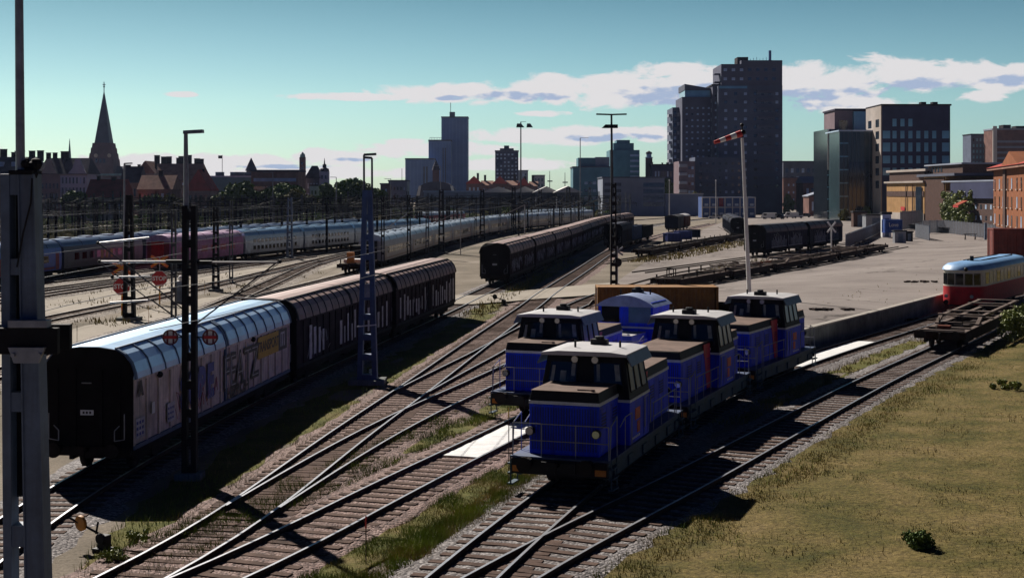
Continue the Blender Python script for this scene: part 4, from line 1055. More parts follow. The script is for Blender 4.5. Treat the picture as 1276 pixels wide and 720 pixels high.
M_dq = mat('dark_blue_coach_side', (.02,.022,.05), rough=.5, var=.4, spots=.3, spotcol=(.06,.05,.07)); M_dqr = mat('steel_blue_roof', (.1,.15,.26), rough=.35, metal=.3, var=.25)
CQ = make_coach('passenger_coach','dark blue coach with orange panels behind the overhead arms on the left',PQ,22,M_dq,M_dqr,9,M_glass,None)
mb = MB()
for y in (-1.5,-.2,1.2): mb.box(1.492,1.5,y,y+.7,1.6,2.5)
part('orange_panel', mb, mat('faded_orange',(.4,.22,.08),rough=.6,var=.4), CQ)
uq = TQ.atY(141)+11; place(CQ, TQ, uq)
for k, lb in enumerate(['grey roofed coach behind the pink coach','grey roofed coach behind the first silver coach','grey roofed coach behind the second silver coach','furthest grey roofed coach on the far left track']):
    place(dup(CQ, lb, group=PQ), TQ, uq+23*(k+1))
EL = make_coach('electric_locomotive','bright blue electric locomotive at the left edge behind the big steel mast',None,15,mat('bright_blue_loco',(.01,.07,.45),rough=.4,var=.25),M_dqr,2,M_glass,MATS['dark_red_end'],cat='locomotive'); place(EL, TQ, uq-19.2)
mb = MB()
for y in (-4,4): mb.path([(0,y-.9,3.95),(0,y+.4,4.4),(0,y-.6,4.9)],.04); mb.box(-.8,.8,y-.7,y-.5,4.9,4.95)
part('pantograph', mb, M_ribd, EL)
# far trains near the station
def far_train(line_pts, label, m_b, m_r, n, L, u0, group):
    ln = Line(line_pts); track(ln, 'far station track', ball=M_ball3, top=M_railrust, sleep_step=1.2)
    first = None
    for k in range(n):
        if first is None: o = first = make_coach('train_car', label[k], group, L, m_b, m_r, 6)
        else: o = dup(first, label[k], group=group)
        place(o, ln, u0+(L+.8)*k)
far_train([(-30,300),(-24,320),(-14,362),(2,425)], ['dark red rounded railcar beyond the white train, left one','dark red railcar beyond the white train, right one'], MATS['dark_red_end'], M_wtr, 2, 17, 40, 'railcars beyond the white train')
far_train([(-12,318),(3.5,367),(20,430),(42,520)], ['white rounded railcar beyond the white train, nearest of its row','white railcar second in the row beyond the white train','white railcar third in the row beyond the white train','white railcar furthest in the row beyond the white train'], M_wt, M_wtr, 4, 18, 60, 'white railcars near the station')
# ------------------------------------------------------------------ masts, lamps, signs
LAST = [None]
MG = 'overhead line masts in the rail yard'
def lattice(name, label, px, yb, yt, wb, wt, m, n=8, cat='mast', rz=0.0, dfrac=.7, base=True, group=MG, g=None, legw=None):
    p = g if g is not None else GY(px, yb); Y = p.y; k = Y/F
    h = H-(yt-YH)*k-p.z; WB, WT = wb*k, wt*k
    t = thing(name, label, cat, (p.x,p.y,p.z), rz, group); LAST[0] = t
    lw = legw if legw else max(.05, WB*.24)
    for s in (-1,1):
        mb = MB(); xb, xt = s*(WB/2-lw/2), s*(WT/2-lw/2); D = WB*dfrac/2; DT = WT*dfrac/2
        mb.hexa([(xb-lw/2,-D,0),(xb+lw/2,-D,0),(xb+lw/2,D,0),(xb-lw/2,D,0)],[(xt-lw/2,-DT,h),(xt+lw/2,-DT,h),(xt+lw/2,DT,h),(xt-lw/2,DT,h)])
        part('leg', mb, m, t)
    for i in range(n+1):
        f = (i+.35)/(n+.7); z = h*f; w = WB+(WT-WB)*f; d = (WB+(WT-WB)*f)*dfrac/2
        mb = MB(); mb.box(-w/2+lw-.01,w/2-lw+.01,-d*.9,d*.9,z-h*.011-.03,z+h*.011+.03); part('batten', mb, m, t)
    if base:
        mb = MB(); mb.box(-WB*.9,WB*.9,-WB*.8,WB*.8,-.1,.22); part('base_block', mb, M_conc, t, bevel=.02)
    return t, h, k
def lamp_head(parent, x, y, z, dx, m, L=.9):
    mb = MB(); mb.hexa([(x,y-.12,z-.05),(x+dx*L,y-.16,z-.02),(x+dx*L,y+.16,z-.02),(x,y+.12,z-.05)] if dx > 0 else [(x+dx*L,y-.16,z-.02),(x,y-.12,z-.05),(x,y+.12,z-.05),(x+dx*L,y+.16,z-.02)],
                  [(x,y-.1,z+.05),(x+dx*L,y-.14,z+.08),(x+dx*L,y+.14,z+.08),(x,y+.1,z+.05)] if dx > 0 else [(x+dx*L,y-.14,z+.08),(x,y-.1,z+.05),(x,y+.1,z+.05),(x+dx*L,y+.14,z+.08)])
    return part('lamp_head', mb, m, parent)
# near left mast
k = 20/F; X0 = (34-638)*k
big = thing('steel_mast','big blue grey steel portal mast close to the camera at the left edge','mast',(X0,20,0),0,MG)
def bx_px(mb, xa, xb, ya, yb, y0, y1, xa2=None, xb2=None):      # a member between two heights given by view rows
    za, zb = H-(ya-YH)*k, H-(yb-YH)*k; c = lambda q: (q-638)*k-X0
    xa2 = xa if xa2 is None else xa2; xb2 = xb if xb2 is None else xb2
    mb.hexa([(c(xa2),y0,zb),(c(xb2),y0,zb),(c(xb2),y1,zb),(c(xa2),y1,zb)],[(c(xa),y0,za),(c(xb),y0,za),(c(xb),y1,za),(c(xa),y1,za)])
yb_ = 240+H/k
mb = MB(); bx_px(mb,5,16.5,217,yb_,-.16,.16,11,21); part('leg', mb, M_mast, big, bevel=.008)
mb = MB(); bx_px(mb,28,47,217,yb_,-.17,.17,41,68); bx_px(mb,27.5,29.5,217,yb_,-.2,-.17,40.5,43); bx_px(mb,45.5,47.5,217,yb_,-.2,-.17,66,68.5); part('leg', mb, M_mast, big, bevel=.008)
for a, b in ((217,243),(322,342),(487,511),(652,678)):
    mb = MB(); f = (a-217)/480; bx_px(mb,16+f*2,29+f*8,a,b,-.14,.14); part('batten_plate', mb, M_mast, big)
mb = MB(); bx_px(mb,17.2,27.6,243,620,.08,.1,19,32); part('inner_plate', mb, M_mastd, big)
mb = MB(); c = lambda q: (q-638)*k-X0
mb.box(-2.2,c(81),-.34,-.21,H-(438-YH)*k,H-(406-YH)*k); mb.box(-2.2,c(81),.21,.34,H-(438-YH)*k,H-(406-YH)*k); part('cross_beam', mb, M_mastd, big, bevel=.01)
mb = MB(); bx_px(mb,22,70,396,405,-.4,-.2); part('beam_clamp', mb, M_steel, big, bevel=.006)
mb = MB(); bx_px(mb,23,68,429,448,-.42,-.345,30,60)
for q in (30,62): mb.disc((c(q),-.44,H-(438-YH)*k),(0,1,0),.03,.06,8)
part('beam_bracket', mb, M_steel, big)
mb = MB(); za = H-(218-YH)*k
mb.tube((c(25.5),0,za+.03),(c(23),0,za+3.6),.065,12,.055); part('upper_pole', mb, M_steel, big, smooth=True)
mb = MB(); mb.box(c(17),c(46),-.2,.2,za,za+.06)
for i in range(16): mb.ball((c(random.uniform(22,46)),random.uniform(-.15,.15),za+random.uniform(-.05,.22)),random.uniform(.04,.1),6,4)
part('cap_insulator', mb, M_mastd, big)
mb = MB(); mb.path([(c(46),-.2,za-.05),(c(45),-.22,za-.4),(c(36),-.22,za-.8),(c(28),-.22,za-1.3)],.014); part('cable', mb, M_blk, big)
# dark mast with the two round signs
md, hd, kd = lattice('catenary_mast','black two legged mast carrying two round signs in front of the white freight wagon',236.5,597,256,18,17,M_mastd,9,legw=.15)
Xd, Yd = md.location.x, md.location.y
mx = lambda q: (q-638)*kd-Xd
mz = lambda q: H-(q-YH)*kd
mb = MB(); mb.tube((mx(232),0,hd-.1),(mx(231.5),0,mz(166)),.085,10,.06); part('lamp_pole', mb, M_steel, md, smooth=True)
lamp_head(md, mx(229),0,mz(165),1,M_steel,.58)
mb = MB()
mb.tube((mx(250),0,mz(327)),(mx(350),0,mz(327)),.035,8); mb.tube((mx(288),0,mz(371)),(mx(348),0,mz(374)),.028,8)
mb.tube((mx(222),0,mz(326)),(mx(124),0,mz(326)),.035,8); mb.tube((mx(186),0,mz(296)),(mx(122),0,mz(303)),.03,8)
mb.tube((mx(187),0,mz(344)),(mx(140),0,mz(345)),.025,8); mb.tube((mx(187),0,mz(374)),(mx(137),0,mz(377)),.028,8)
part('registration_arm', mb, M_tube, md, smooth=True)
mb = MB()
mb.tube((mx(246),0,mz(402)),(mx(349),0,mz(324)),.025); mb.tube((mx(228),0,mz(402)),(mx(188),0,mz(373)),.025)
mb.tube((mx(228),0,mz(385)),(mx(124),0,mz(304)),.022); mb.tube((mx(187),0,mz(374)),(mx(124),0,mz(327)),.018); mb.tube((mx(290),0,mz(371)),(mx(349),0,mz(327)),.012)
part('strut', mb, M_mastm, md)
mb = MB()
for a, b, z in ((246,264,327),(207,227,326)):
    mb = MB(); mb.tube((mx(a),0,mz(z)),(mx(b),0,mz(z)),.06,8); part('insulator', mb, M_blk, md)
for q, z in ((122,303),(124,326),(140,345),(349,326)): mb = MB(); mb.ball((mx(q),0,mz(z)),.06,8,5); part('insulator', mb, M_blk, md)
for px, lb in ((212.5,'round red and white bar sign left of the black mast'),(262,'round red and white bar sign right of the black mast')):
    s = thing('round_sign', lb, 'sign', (Xd+mx(px),Yd-.02,mz(420)), 0, 'round signs on the black mast'); r = 9*kd
    mb = MB()
    for i in range(20):
        a, b = 2*math.pi*i/20, 2*math.pi*(i+1)/20; mb.bar((math.cos(a)*r,0,math.sin(a)*r),(math.cos(b)*r,0,math.sin(b)*r),.05,.04)
    part('ring', mb, mat('sign_dark_red',(.12,.01,.02),rough=.5,var=.3), s)
    mb = MB(); mb.disc((0,.02,0),(0,1,0),r*.96,.01,20); part('disc', mb, M_white, s)
    mb = MB(); mb.box(-r*.95,r*.95,-.012,.005,-.045,.045); part('cross_bar', mb, M_signred, s)
    mb = MB()
    for x in (-.09,.09): mb.box(x-.025,x+.025,-.008,.006,-r*.9,-.05); mb.box(x-.025,x+.025,-.008,.006,.05,r*.9)
    part('upright_bar', mb, MATS['sign_dark_red'], s)
    mb = MB(); e = mx(230)-mx(px) if px < 236 else mx(244)-mx(px); mb.tube((math.copysign(r,e),.0,0),(e,0,0),.02); part('bracket', mb, M_mastd, s)
# blue lattice mast
mbx, hb, kb = lattice('catenary_mast','tall tapering blue lattice mast beside the brown freight wagons',458,478,237,25,12,M_mastb,9)
bx2 = lambda q: (q-638)*kb-mbx.location.x
bz = lambda q: H-(q-YH)*kb
for q, zt, dx, L in ((453.5,193,1,.55),(463.5,197,-1,.38)):
    mb = MB(); mb.tube((bx2(q)+.02,0,hb*.6),(bx2(q),0,bz(zt)),.06,8,.045); part('lamp_pole', mb, M_mastm, mbx, smooth=True); lamp_head(mbx, bx2(q),0,bz(zt),dx,M_mastm,L)
mb = MB()
for z in (2.6,): mb.bar((-.45,-.3,z),(.42,-.3,z+.08),.05,.05)
part('white_band', mb, M_white, mbx)
mb = MB(); mb.box(-.12,.14,-.22,.05,3.9,4.5); part('cable_box', mb, M_steel, mbx)
# black mast with T lamp behind the locomotives
m4, h4, k4 = lattice('catenary_mast','black lattice mast with a T shaped double lamp behind the curved roof locomotive',764.5,381,228,9,7,M_mastd,14,dfrac=.5)
mb = MB(); zt = H-(143-YH)*k4; mb.tube((-.1,0,h4-1),(-.15,0,zt),.11,8,.07); part('lamp_pole', mb, M_mastm, m4, smooth=True)
for s in (-1,1): lamp_head(m4, -.15,0,zt,s,M_mastd,1.1)
mb = MB(); z2 = H-(158-YH)*k4; mb.hexa([(-.85,-.3,z2-.1),(.3,-.3,z2-.1),(.3,.3,z2-.1),(-.85,.3,z2-.1)],[(-.6,-.2,z2+.15),(.3,-.2,z2+.15),(.3,.2,z2+.15),(-.6,.2,z2+.15)]); part('lamp_head', mb, M_mastd, m4)
# crossing signal beside it
sg = thing('crossing_signal','black round crossing signal back with a grey X board beside the black lamp mast','signal',tuple(GY(769,372)))
ks = sg.location.y/F; sz = lambda q: H-(q-YH)*ks-sg.location.z
mb = MB(); mb.tube((0,0,0),(0,0,sz(307)),.07,8); part('pole', mb, M_steel, sg)
mb = MB(); mb.disc((0,-.12,sz(327)),(0,1,0),.36,.06,20); mb.box(-.12,.12,-.08,.1,sz(327)-.15,sz(327)+.15); part('signal_board', mb, M_blk, sg)
mb = MB(); z = sz(313); mb.bar((-.45,-.1,z-.3),(.45,-.1,z+.3),.04,.14); mb.bar((-.45,-.14,z+.3),(.45,-.14,z-.3),.04,.14); part('x_board', mb, M_steel, sg)
# windsock
p = GY(934,372); kw = p.y/F
ws = thing('windsock','red and white windsock flying left from a tall white pole behind the locomotives','windsock',tuple(p)); wz = lambda q: H-(q-YH)*kw-p.z; wx = lambda q: (q-934)*kw
mb = MB(); mb.tube((0,0,0),(wx(925),0,wz(172)),.16,12,.10); part('pole', mb, M_white, ws, smooth=True)
mb = MB(); mb.ball((wx(924.5),0,wz(156)),.14); mb.tube((wx(925),0,wz(172)),(wx(924.5),0,wz(157)),.05); mb.ball((wx(926),0,wz(165)),.2,8,5); part('finial', mb, M_blk, ws)
a = Vector((wx(923.5),0,wz(166.5))); b = Vector((wx(889),-.4,wz(178))); N = 8
for i in range(5):
    mb = MB(); f0, f1 = i/5, (i+1)/5
    mb.tube(a.lerp(b,f0),a.lerp(b,f1),.25-.13*f0,10,.25-.13*f1); part('sock_band', mb, M_signred if i%2 == 0 else M_white, ws, smooth=True)
# yard masts
ML = [(161,399,243,15,8,M_mastd,'splayed black mast just right of the nearer stop sign'),(216.5,403,262,7,6,M_mastm,'slim mast pair left of the black mast with round signs'),
 (269,363,258,9,6,M_mastd,'slim dark mast in front of the pink coach'),(288,354,250,5,4,M_mastm,'thin dark mast at the right end of the pink coach'),(361,323,246,8,6,M_mast,'grey lattice mast in front of the silver coaches'),
 (477,345,243,5,4,M_mastd,'thin mast at the near end of the white passenger train'),(509.5,330,243,5,4,M_mastd,'dark mast in front of the first white coach windows'),(532.5,322,245,4.5,4,M_mastm,'grey mast beside the first white coach joint'),
 (550,316,236,8,6,M_mastd,'lattice mast in front of the second white coach'),(601,300,236,7,5,M_mastd,'lattice mast left of the large black train letters'),(640,291,233,7,5,M_mastd,'lattice mast in front of the white station canopies'),
 (673,283,236,5,4,M_mastd,'lattice mast in front of the low white railcars'),(708,277,233,6,5,M_mastd,'dark mast nearest the teal office left of the T lamp'),(735,273,233,4,3,M_mastd,'thin mast just left of the T lamp mast'),
 (418,290,246,4,3,M_mastm,'thin mast in front of the dark green trees'),(300,300,247,5,4,M_mastd,'thin mast above the silver coach roofs'),(120,305,248,5,4,M_mastd,'thin mast above the dark blue coach'),
 (186,300,250,5,4,M_mastd,'thin mast above the grey roof left of the pink coach'),(339,296,245,5,4,M_mastm,'thin grey mast behind the first silver coach'),(95,300,250,4,3,M_mastd,'thin mast above the electric locomotive')]
for px,yb,yt,wb,wt,m,lb in ML: lattice('catenary_mast', lb+', base on gravel', px,yb,yt,wb,wt,m,7 if wb > 5 else 4, base=(yb > 310))
r_ = random.Random(5)
for i in range(110):
    px = 55+i*6.7+r_.uniform(-6,6); Y = r_.uniform(225,420); g = Vector(((px-638)/F*Y, Y, 0)); kk = Y/F
    lattice('catenary_mast','distant thin dark mast in the yard haze before the town', px, 240+H/kk, r_.uniform(238,248), .42/kk, .34/kk, M_mastd if i%3 else M_mastm, 2, base=False, g=g, group='distant thin masts before the town')
    tm = [o for o in COL.objects if o.get('group') == 'distant thin masts before the town' and o.parent is None][-1] if False else LAST[0]; mb = MB(); zz_ = r_.uniform(5.6,6.6); sd_ = r_.choice((-1,1)); mb.tube((0,0,zz_),(sd_*3.2,0,zz_),.07,5); mb.tube((0,0,zz_+1.2),(sd_*3.2,0,zz_),.05,5); mb.tube((sd_*3,0,zz_),(sd_*3,0,zz_-.9),.05,5); part('cantilever_arm', mb, M_mastd, tm)
# gantries
def gantry(label, pa, pb, y, Y, n):
    a, b = P(pa,y,Y), P(pb,y,Y*1.04); t = thing('catenary_gantry', label, 'gantry', (a.x,a.y,0), 0, 'overhead line gantries across the yard')
    d = b-a; mb = MB(); z = a.z
    for dz in (0,.55): mb.bar((0,0,z+dz),(d.x,d.y,z+dz),.09,.09)
    N = int(d.length/1.6)
    for i in range(N):
        f0, f1 = i/N, (i+1)/N; mb.bar((d.x*f0,d.y*f0,z+(.5 if i%2 else .05)),(d.x*f1,d.y*f1,z+(.05 if i%2 else .5)),.05,.05)
    part('lattice_beam', mb, M_mastd, t)
    for i in range(n+1):
        f = i/n; mb = MB(); mb.box(d.x*f-.16,d.x*f+.16,d.y*f-.14,d.y*f+.14,0,z+.4); part('post', mb, M_mastd, t)
    mb = MB()
    for i in range(n*2):
        f = (i+.5)/(n*2); mb.tube((d.x*f,d.y*f,z),(d.x*f,d.y*f,z-1.1),.04); mb.tube((d.x*f,d.y*f,z-1.0),(d.x*f+1.2,d.y*f,z-1.1),.03)
    part('drop_bracket', mb, M_mastm, t)
gantry('nearest dark gantry beam across the left tracks', 52, 232, 258.5, 176, 4)
gantry('dark gantry beam right of the black mast over the silver coaches', 236, 462, 256, 196, 4)
gantry('second gantry beam behind the grey roofed coaches', 120, 470, 251, 250, 5)
gantry('gantry beam over the white passenger train', 470, 640, 251, 280, 4)
gantry('far gantry beam in front of the station canopies', 560, 760, 247, 330, 4)
gantry('furthest gantry beam in front of the dark trees', 250, 560, 247.5, 340, 5)
gr_ = random.Random(9)
for i, (pa, pb, y, Y, nn) in enumerate(((60,230,263,205,4),(240,460,261,225,5),(300,520,259,262,5),(480,700,255,300,5),(90,300,255,290,5),(450,650,249,380,6),(560,760,251,352,5),(60,280,249,360,5))):
    gantry(['low gantry beam behind the dark blue coach','low gantry beam behind the silver coaches','gantry beam behind the second silver coach','gantry beam across the middle white coaches','gantry beam behind the stop signs, far out','thin far gantry beam before the stepped tower','far gantry beam before the teal office','thin far gantry beam before the town houses'][i], pa, pb, y, Y, nn)
for a, b, lb in (((482,284),(508,266),'pale slanting cantilever tube left of the second white coach'),((540,279),(574,262),'pale slanting cantilever tube above the second white coach'),((628,268),(654,255),'pale slanting cantilever tube above the train letters')):
    A, B = P(*a,195), P(*b,195); mb = MB(); mb.tube(A,B,.06,6); mb.tube(B,(B.x,B.y,0),.07,6); o = part('cantilever_tube', mb, M_tube, None); tag(o, lb, 'overhead arm', 'pale cantilever tubes')
# overhead wires
def wire(line, o, z, y0, y1, label, r=.012, sag=.25, span=50):
    mb = MB(); pts = []
    for i in range(0,len(line.a),4):
        if y0 <= line.a[i,1] <= y1:
            q = line.a[i]+line.n[i]*o; u = ((i%span)/span-.5)*2; pts.append((q[0],q[1],z+sag*(u*u-1)))
    mb.path(pts, r, 4); o_ = part('overhead_wire', mb, M_wire, None); tag(o_, label, 'wire', 'overhead line wires')
wire(T1,0,5.5,12,200,'contact wire above the long freight wagon line', sag=.05); wire(T1,0.1,6.6,12,200,'upper wire above the long freight wagon line')
wire(T2L,0,5.55,30,130,'contact wire above the track left of the locomotives', sag=.05); wire(T2L,0.1,6.6,30,130,'upper wire above the track left of the locomotives')
wire(TW,0,5.5,45,300,'contact wire above the white passenger train', sag=.05); wire(TW,0,6.7,45,300,'upper wire above the white passenger train', r=.02)
wire(TA,0,5.5,50,230,'contact wire past the stop signs', sag=.05); wire(TP,0,5.5,90,270,'wire above the pink coach', r=.02); wire(TQ,0,5.6,80,280,'wire above the dark coaches', r=.02); wire(TQ,0,6.6,80,280,'upper wire above the dark coaches', r=.02)
for ln, oo, zz_, lb in ((TB,0,5.5,'contact wire over the siding beside the white train'),(TC,0,5.5,'contact wire over the left siding'),(TD,0,5.6,'contact wire over the far left siding'),(TC,0,6.8,'upper wire over the left siding'),(TD,0,6.9,'upper wire over the far left siding'),(T1,-3,7.2,'feeder wire left of the freight wagons'),(TQ,-6,6.2,'feeder wire beyond the dark coaches'),(TQ,-12,6.0,'wire over the scrub beyond the dark coaches'),(TQ,-18,6.4,'outermost wire over the scrub beyond the dark coaches'),(TP,0,6.9,'upper wire above the pink and silver train'),(TW,-4,6.4,'feeder wire left of the white train')):
    wire(ln, oo, zz_, 80, 320, lb, r=.022)
gr2 = [(70,300,266,190,5,'lowest gantry beam between the stop signs and the dark coaches'),(200,470,264,212,6,'low double gantry beam in front of the grey roofs'),(330,560,262,238,6,'gantry beam crossing behind the blue lattice mast'),(420,690,259,268,6,'gantry beam crossing the middle of the white train'),(520,740,256,310,5,'gantry beam just below the white canopies'),(80,360,252,310,6,'thin gantry beam in front of the large brown house'),(340,620,251,330,6,'thin gantry beam in front of the long grey hall')]
for pa,pb,y,Y,nn,lb in gr2: gantry(lb, pa, pb, y, Y, nn)
# street lamps
def street_lamp(px, yt, Y, dx, label, L=1.4, m=M_steel, r=.07, yb=None):
    X = (px-638)/F*Y; t = thing('street_lamp', label, 'street lamp', (X,Y,0), 0, 'lamps standing among the tracks'); z = H-(yt-YH)*Y/F
    mb = MB(); mb.tube((0,0,0),(0,0,z),r*1.5,8,r); part('pole', mb, m, t, smooth=True)
    lamp_head(t,0,0,z,dx,m,L); return t
street_lamp(155,204,110,1,'grey street lamp standing behind the nearer stop sign',.6)
street_lamp(340,215,300,-1,'pale lamp post in front of the orange brown building',2.2); street_lamp(419,221,280,-1,'lamp post with its arm left in front of the dark green trees',1.2)
street_lamp(487,223,330,-1,'small lamp post left of the stepped tower',1.5); street_lamp(549,207,310,-1,'lamp post with white head in front of the stepped tower',1.5,M_tube)
street_lamp(723,172,420,1,'far double lamp mast left of the T lamp',2.5,M_steel,.12); 
hl = street_lamp(649,152,400,1,'tall floodlight mast right of the windowed tower',1.5,M_mastm,.16)
for dx, w in ((-.3,1.0),(2.4,.8)):
    z = H-(155-YH)*400/F; mb = MB(); mb.hexa([(dx-w,-.5,z-.9),(dx+w*1.3,-.5,z-.9),(dx+w*1.3,.5,z-.9),(dx-w,.5,z-.9)],[(dx-w*.8,-.3,z+.2),(dx+w*.4,-.3,z+.2),(dx+w*.4,.3,z+.2),(dx-w*.8,.3,z+.2)]); part('floodlight', mb, M_mastm, hl)
for px, lb in ((893,'thin white pole left of the white hall'),(836,'thin white pole in front of the white hall')):
    pass
# stop signs
def stop_sign(px, yb, yo, lb, back=False):
    p = GY(px,yb); kk = p.y/F; t = thing('stop_sign', lb, 'stop sign', tuple(p), 0, 'red stop signs at the level crossing'); z = H-(yo-YH)*kk
    for i in range(6):
        mb = MB(); mb.tube((0,0,z*i/6),(0,0,z*(i+1)/6),.06,8); part('pole_band', mb, M_signor if i%2 else M_yel, t)
    mb = MB(); mb.tube((0,0,z),(0,0,z+1.6),.05,8); part('pole', mb, M_steel, t)
    r = .6; mb = MB(); pr = [(r*math.cos(R(22.5+45*i)),z+r*math.sin(R(22.5+45*i))) for i in range(8)]
    mb.prism([(x*1.06,z+(q-z)*1.06) for x,q in pr[::-1]],-.10,-.08); part('sign_rim', mb, M_white, t)
    mb = MB(); mb.prism(pr[::-1],-.13,-.102); part('sign_face', mb, M_signred, t)
    text('sign_lettering','STOP',.46,M_white,t,(0,-.135,z),(R(90),0,0),.003,.95,.015)
    zc = z+1.32
    for s in (-1,1):
        mb = MB(); mb.bar((-.65,-.09-.04*(s>0),zc-s*.42),(.65,-.09-.04*(s>0),zc+s*.42),.03,.2); part('cross_arm', mb, M_signor, t)
        mb = MB(); mb.bar((-.4,-.115-.04*(s>0),zc-s*.258),(.4,-.115-.04*(s>0),zc+s*.258),.012,.08); part('cross_stripe', mb, M_yel, t)
stop_sign(152,393,357,'red stop sign with orange crossbuck, partly behind the splayed black mast')
stop_sign(199,379,347,'red stop sign with orange crossbuck standing clear on the gravel right of the other')
# white crossing X in the yard
p = GY(1036,322); kk = p.y/F
cs = thing('crossing_sign','white X shaped crossing sign on a white post in front of the graffiti yard wagon','sign',tuple(p))
z = H-(283-YH)*kk-p.z; mb = MB(); mb.tube((0,0,0),(0,0,z),.09,8); part('pole', mb, M_white, cs)
mb = MB(); mb.bar((-.55,-.1,z-.7),(.55,-.1,z+.7),.04,.22); mb.bar((-.55,-.15,z+.7),(.55,-.15,z-.7),.04,.22); part('x_board', mb, M_white, cs)
# point levers, marker rods, cabinets
def lever(px, yb, sc, m, lb, dirx=-1):
    p = GY(px,yb); t = thing('point_lever', lb, 'point lever', tuple(p), R(-25), 'switch stands beside the points')
    mb = MB(); mb.box(-.28*sc,.28*sc,-.2*sc,.2*sc,0,.14*sc); mb.box(-.14*sc,.14*sc,-.14*sc,.14*sc,.14*sc,.5*sc); mb.disc((0,-.16*sc,.42*sc),(0,1,0),.16*sc,.08,12); part('stand', mb, M_blk, t, bevel=.02)
    mb = MB(); mb.tube((0,0,.45*sc),(dirx*1.25*sc,0,.85*sc),.035*sc); mb.tube((dirx*.3*sc,0,.5*sc),(dirx*.22*sc,0,.85*sc),.03*sc); part('lever_arm', mb, M_blk, t)
    mb = MB(); mb.disc((dirx*.85*sc,0,.74*sc),(0.2,1,.1),.22*sc,.09*sc,18); part('counterweight', mb, m, t, smooth=True)
    mb = MB(); mb.tube((.2*sc,0,.1),(1.7*sc,.1,.12),.03*sc); part('throw_rod', mb, M_rust, t)
lever(130,688,.85,mat('yellow_weight',(.55,.22,.02),rough=.55,var=.4,scale=5,spots=.4),'hand operated point lever with a round orange yellow weight, on gravel at the lower left')
lever(628,381,.9,M_blk,'small black point lever by the road crossing above the left locomotive')
lever(472,473,.5,M_white,'low point machine with pale lid beside the foot of the blue mast')
def rod(px, yb, yt, m1, m2, lb):
    p = GY(px,yb); z = H-(yt-YH)*p.y/F-p.z; t = thing('marker_rod', lb, 'marker rod', tuple(p), 0, 'thin marker rods in the grass')
    mb = MB(); mb.tube((0,0,-.05),(0,0,z),.014,6); part('rod', mb, m1, t); mb = MB(); mb.tube((0,0,z-.3),(0,0,z-.02),.02,6); part('tip_band', mb, m2, t)
rod(456,705,642,M_rust,M_signred,'thin rusty marker rod with a red tip at the bottom of the grass strip'); rod(634,604,507,M_rust,M_yel,'thin marker rod with yellow tip at the left corner of the nearest locomotive')
rod(96,437,405,M_rust,M_blk,'thin dark rod standing at the edge of the sandy road'); rod(185,409,380,M_signor,M_yel,'short orange post beside the splayed black mast'); rod(255,368,349,M_yel,M_blk,'short yellow post right of the black mast')
p = GY(225,378); cab_ = thing('cabinet','grey trackside cabinet with a round lamp left of the black mast','cabinet',tuple(p)); kk = p.y/F
mb = MB(); mb.box(-.35,.35,-.25,.25,.15,1.75); part('body', mb, M_steel, cab_, bevel=.02); mb = MB(); mb.box(-.4,.4,-.3,.3,0,.15); part('plinth', mb, M_conc, cab_); mb = MB(); mb.box(-.31,.31,-.262,-.252,.25,1.65); part('door', mb, M_mast, cab_); mb = MB(); mb.ball((0,0,1.95),.22); part('lamp', mb, M_white, cab_)
# white drip sheets between the rails
def sheet(line, y0, y1, lb):
    mb = MB(); sel = [i for i in range(len(line.a)) if y0 <= line.a[i,1] <= y1]; prev = None
    fine = np.linspace(sel[0], sel[-1], len(sel)*4)
    for u in fine:
        x,y,h = line.at(u); nx, ny = math.cos(h), -math.sin(h); b = len(mb.v)
        e = -.62+random.uniform(-.07,.03)
        for o, z in ((e,.11),(-.3,.125),(.2,.12),(.64,.11)): mb.v.append((x+nx*o,y+ny*o,z+random.uniform(0,.015)))
        if prev is not None:
            for j in range(3): mb.f.append((prev+j,prev+j+1,b+j+1,b+j)); mb.m.append(0)
        prev = b
    o = part('drip_sheet', mb, M_sheet, None); md_ = o.modifiers.new('thick','SOLIDIFY'); md_.thickness = .02
    tag(o, lb, 'ground sheet', 'white drip sheets between the rails'); return o
sheet(T3, 44.4, 52.5, 'white ragged drip sheet between the rails in front of the left locomotive'); sheet(T4, 68.5, 80.5, 'white drip sheet between the rails beside the concrete dock wall')
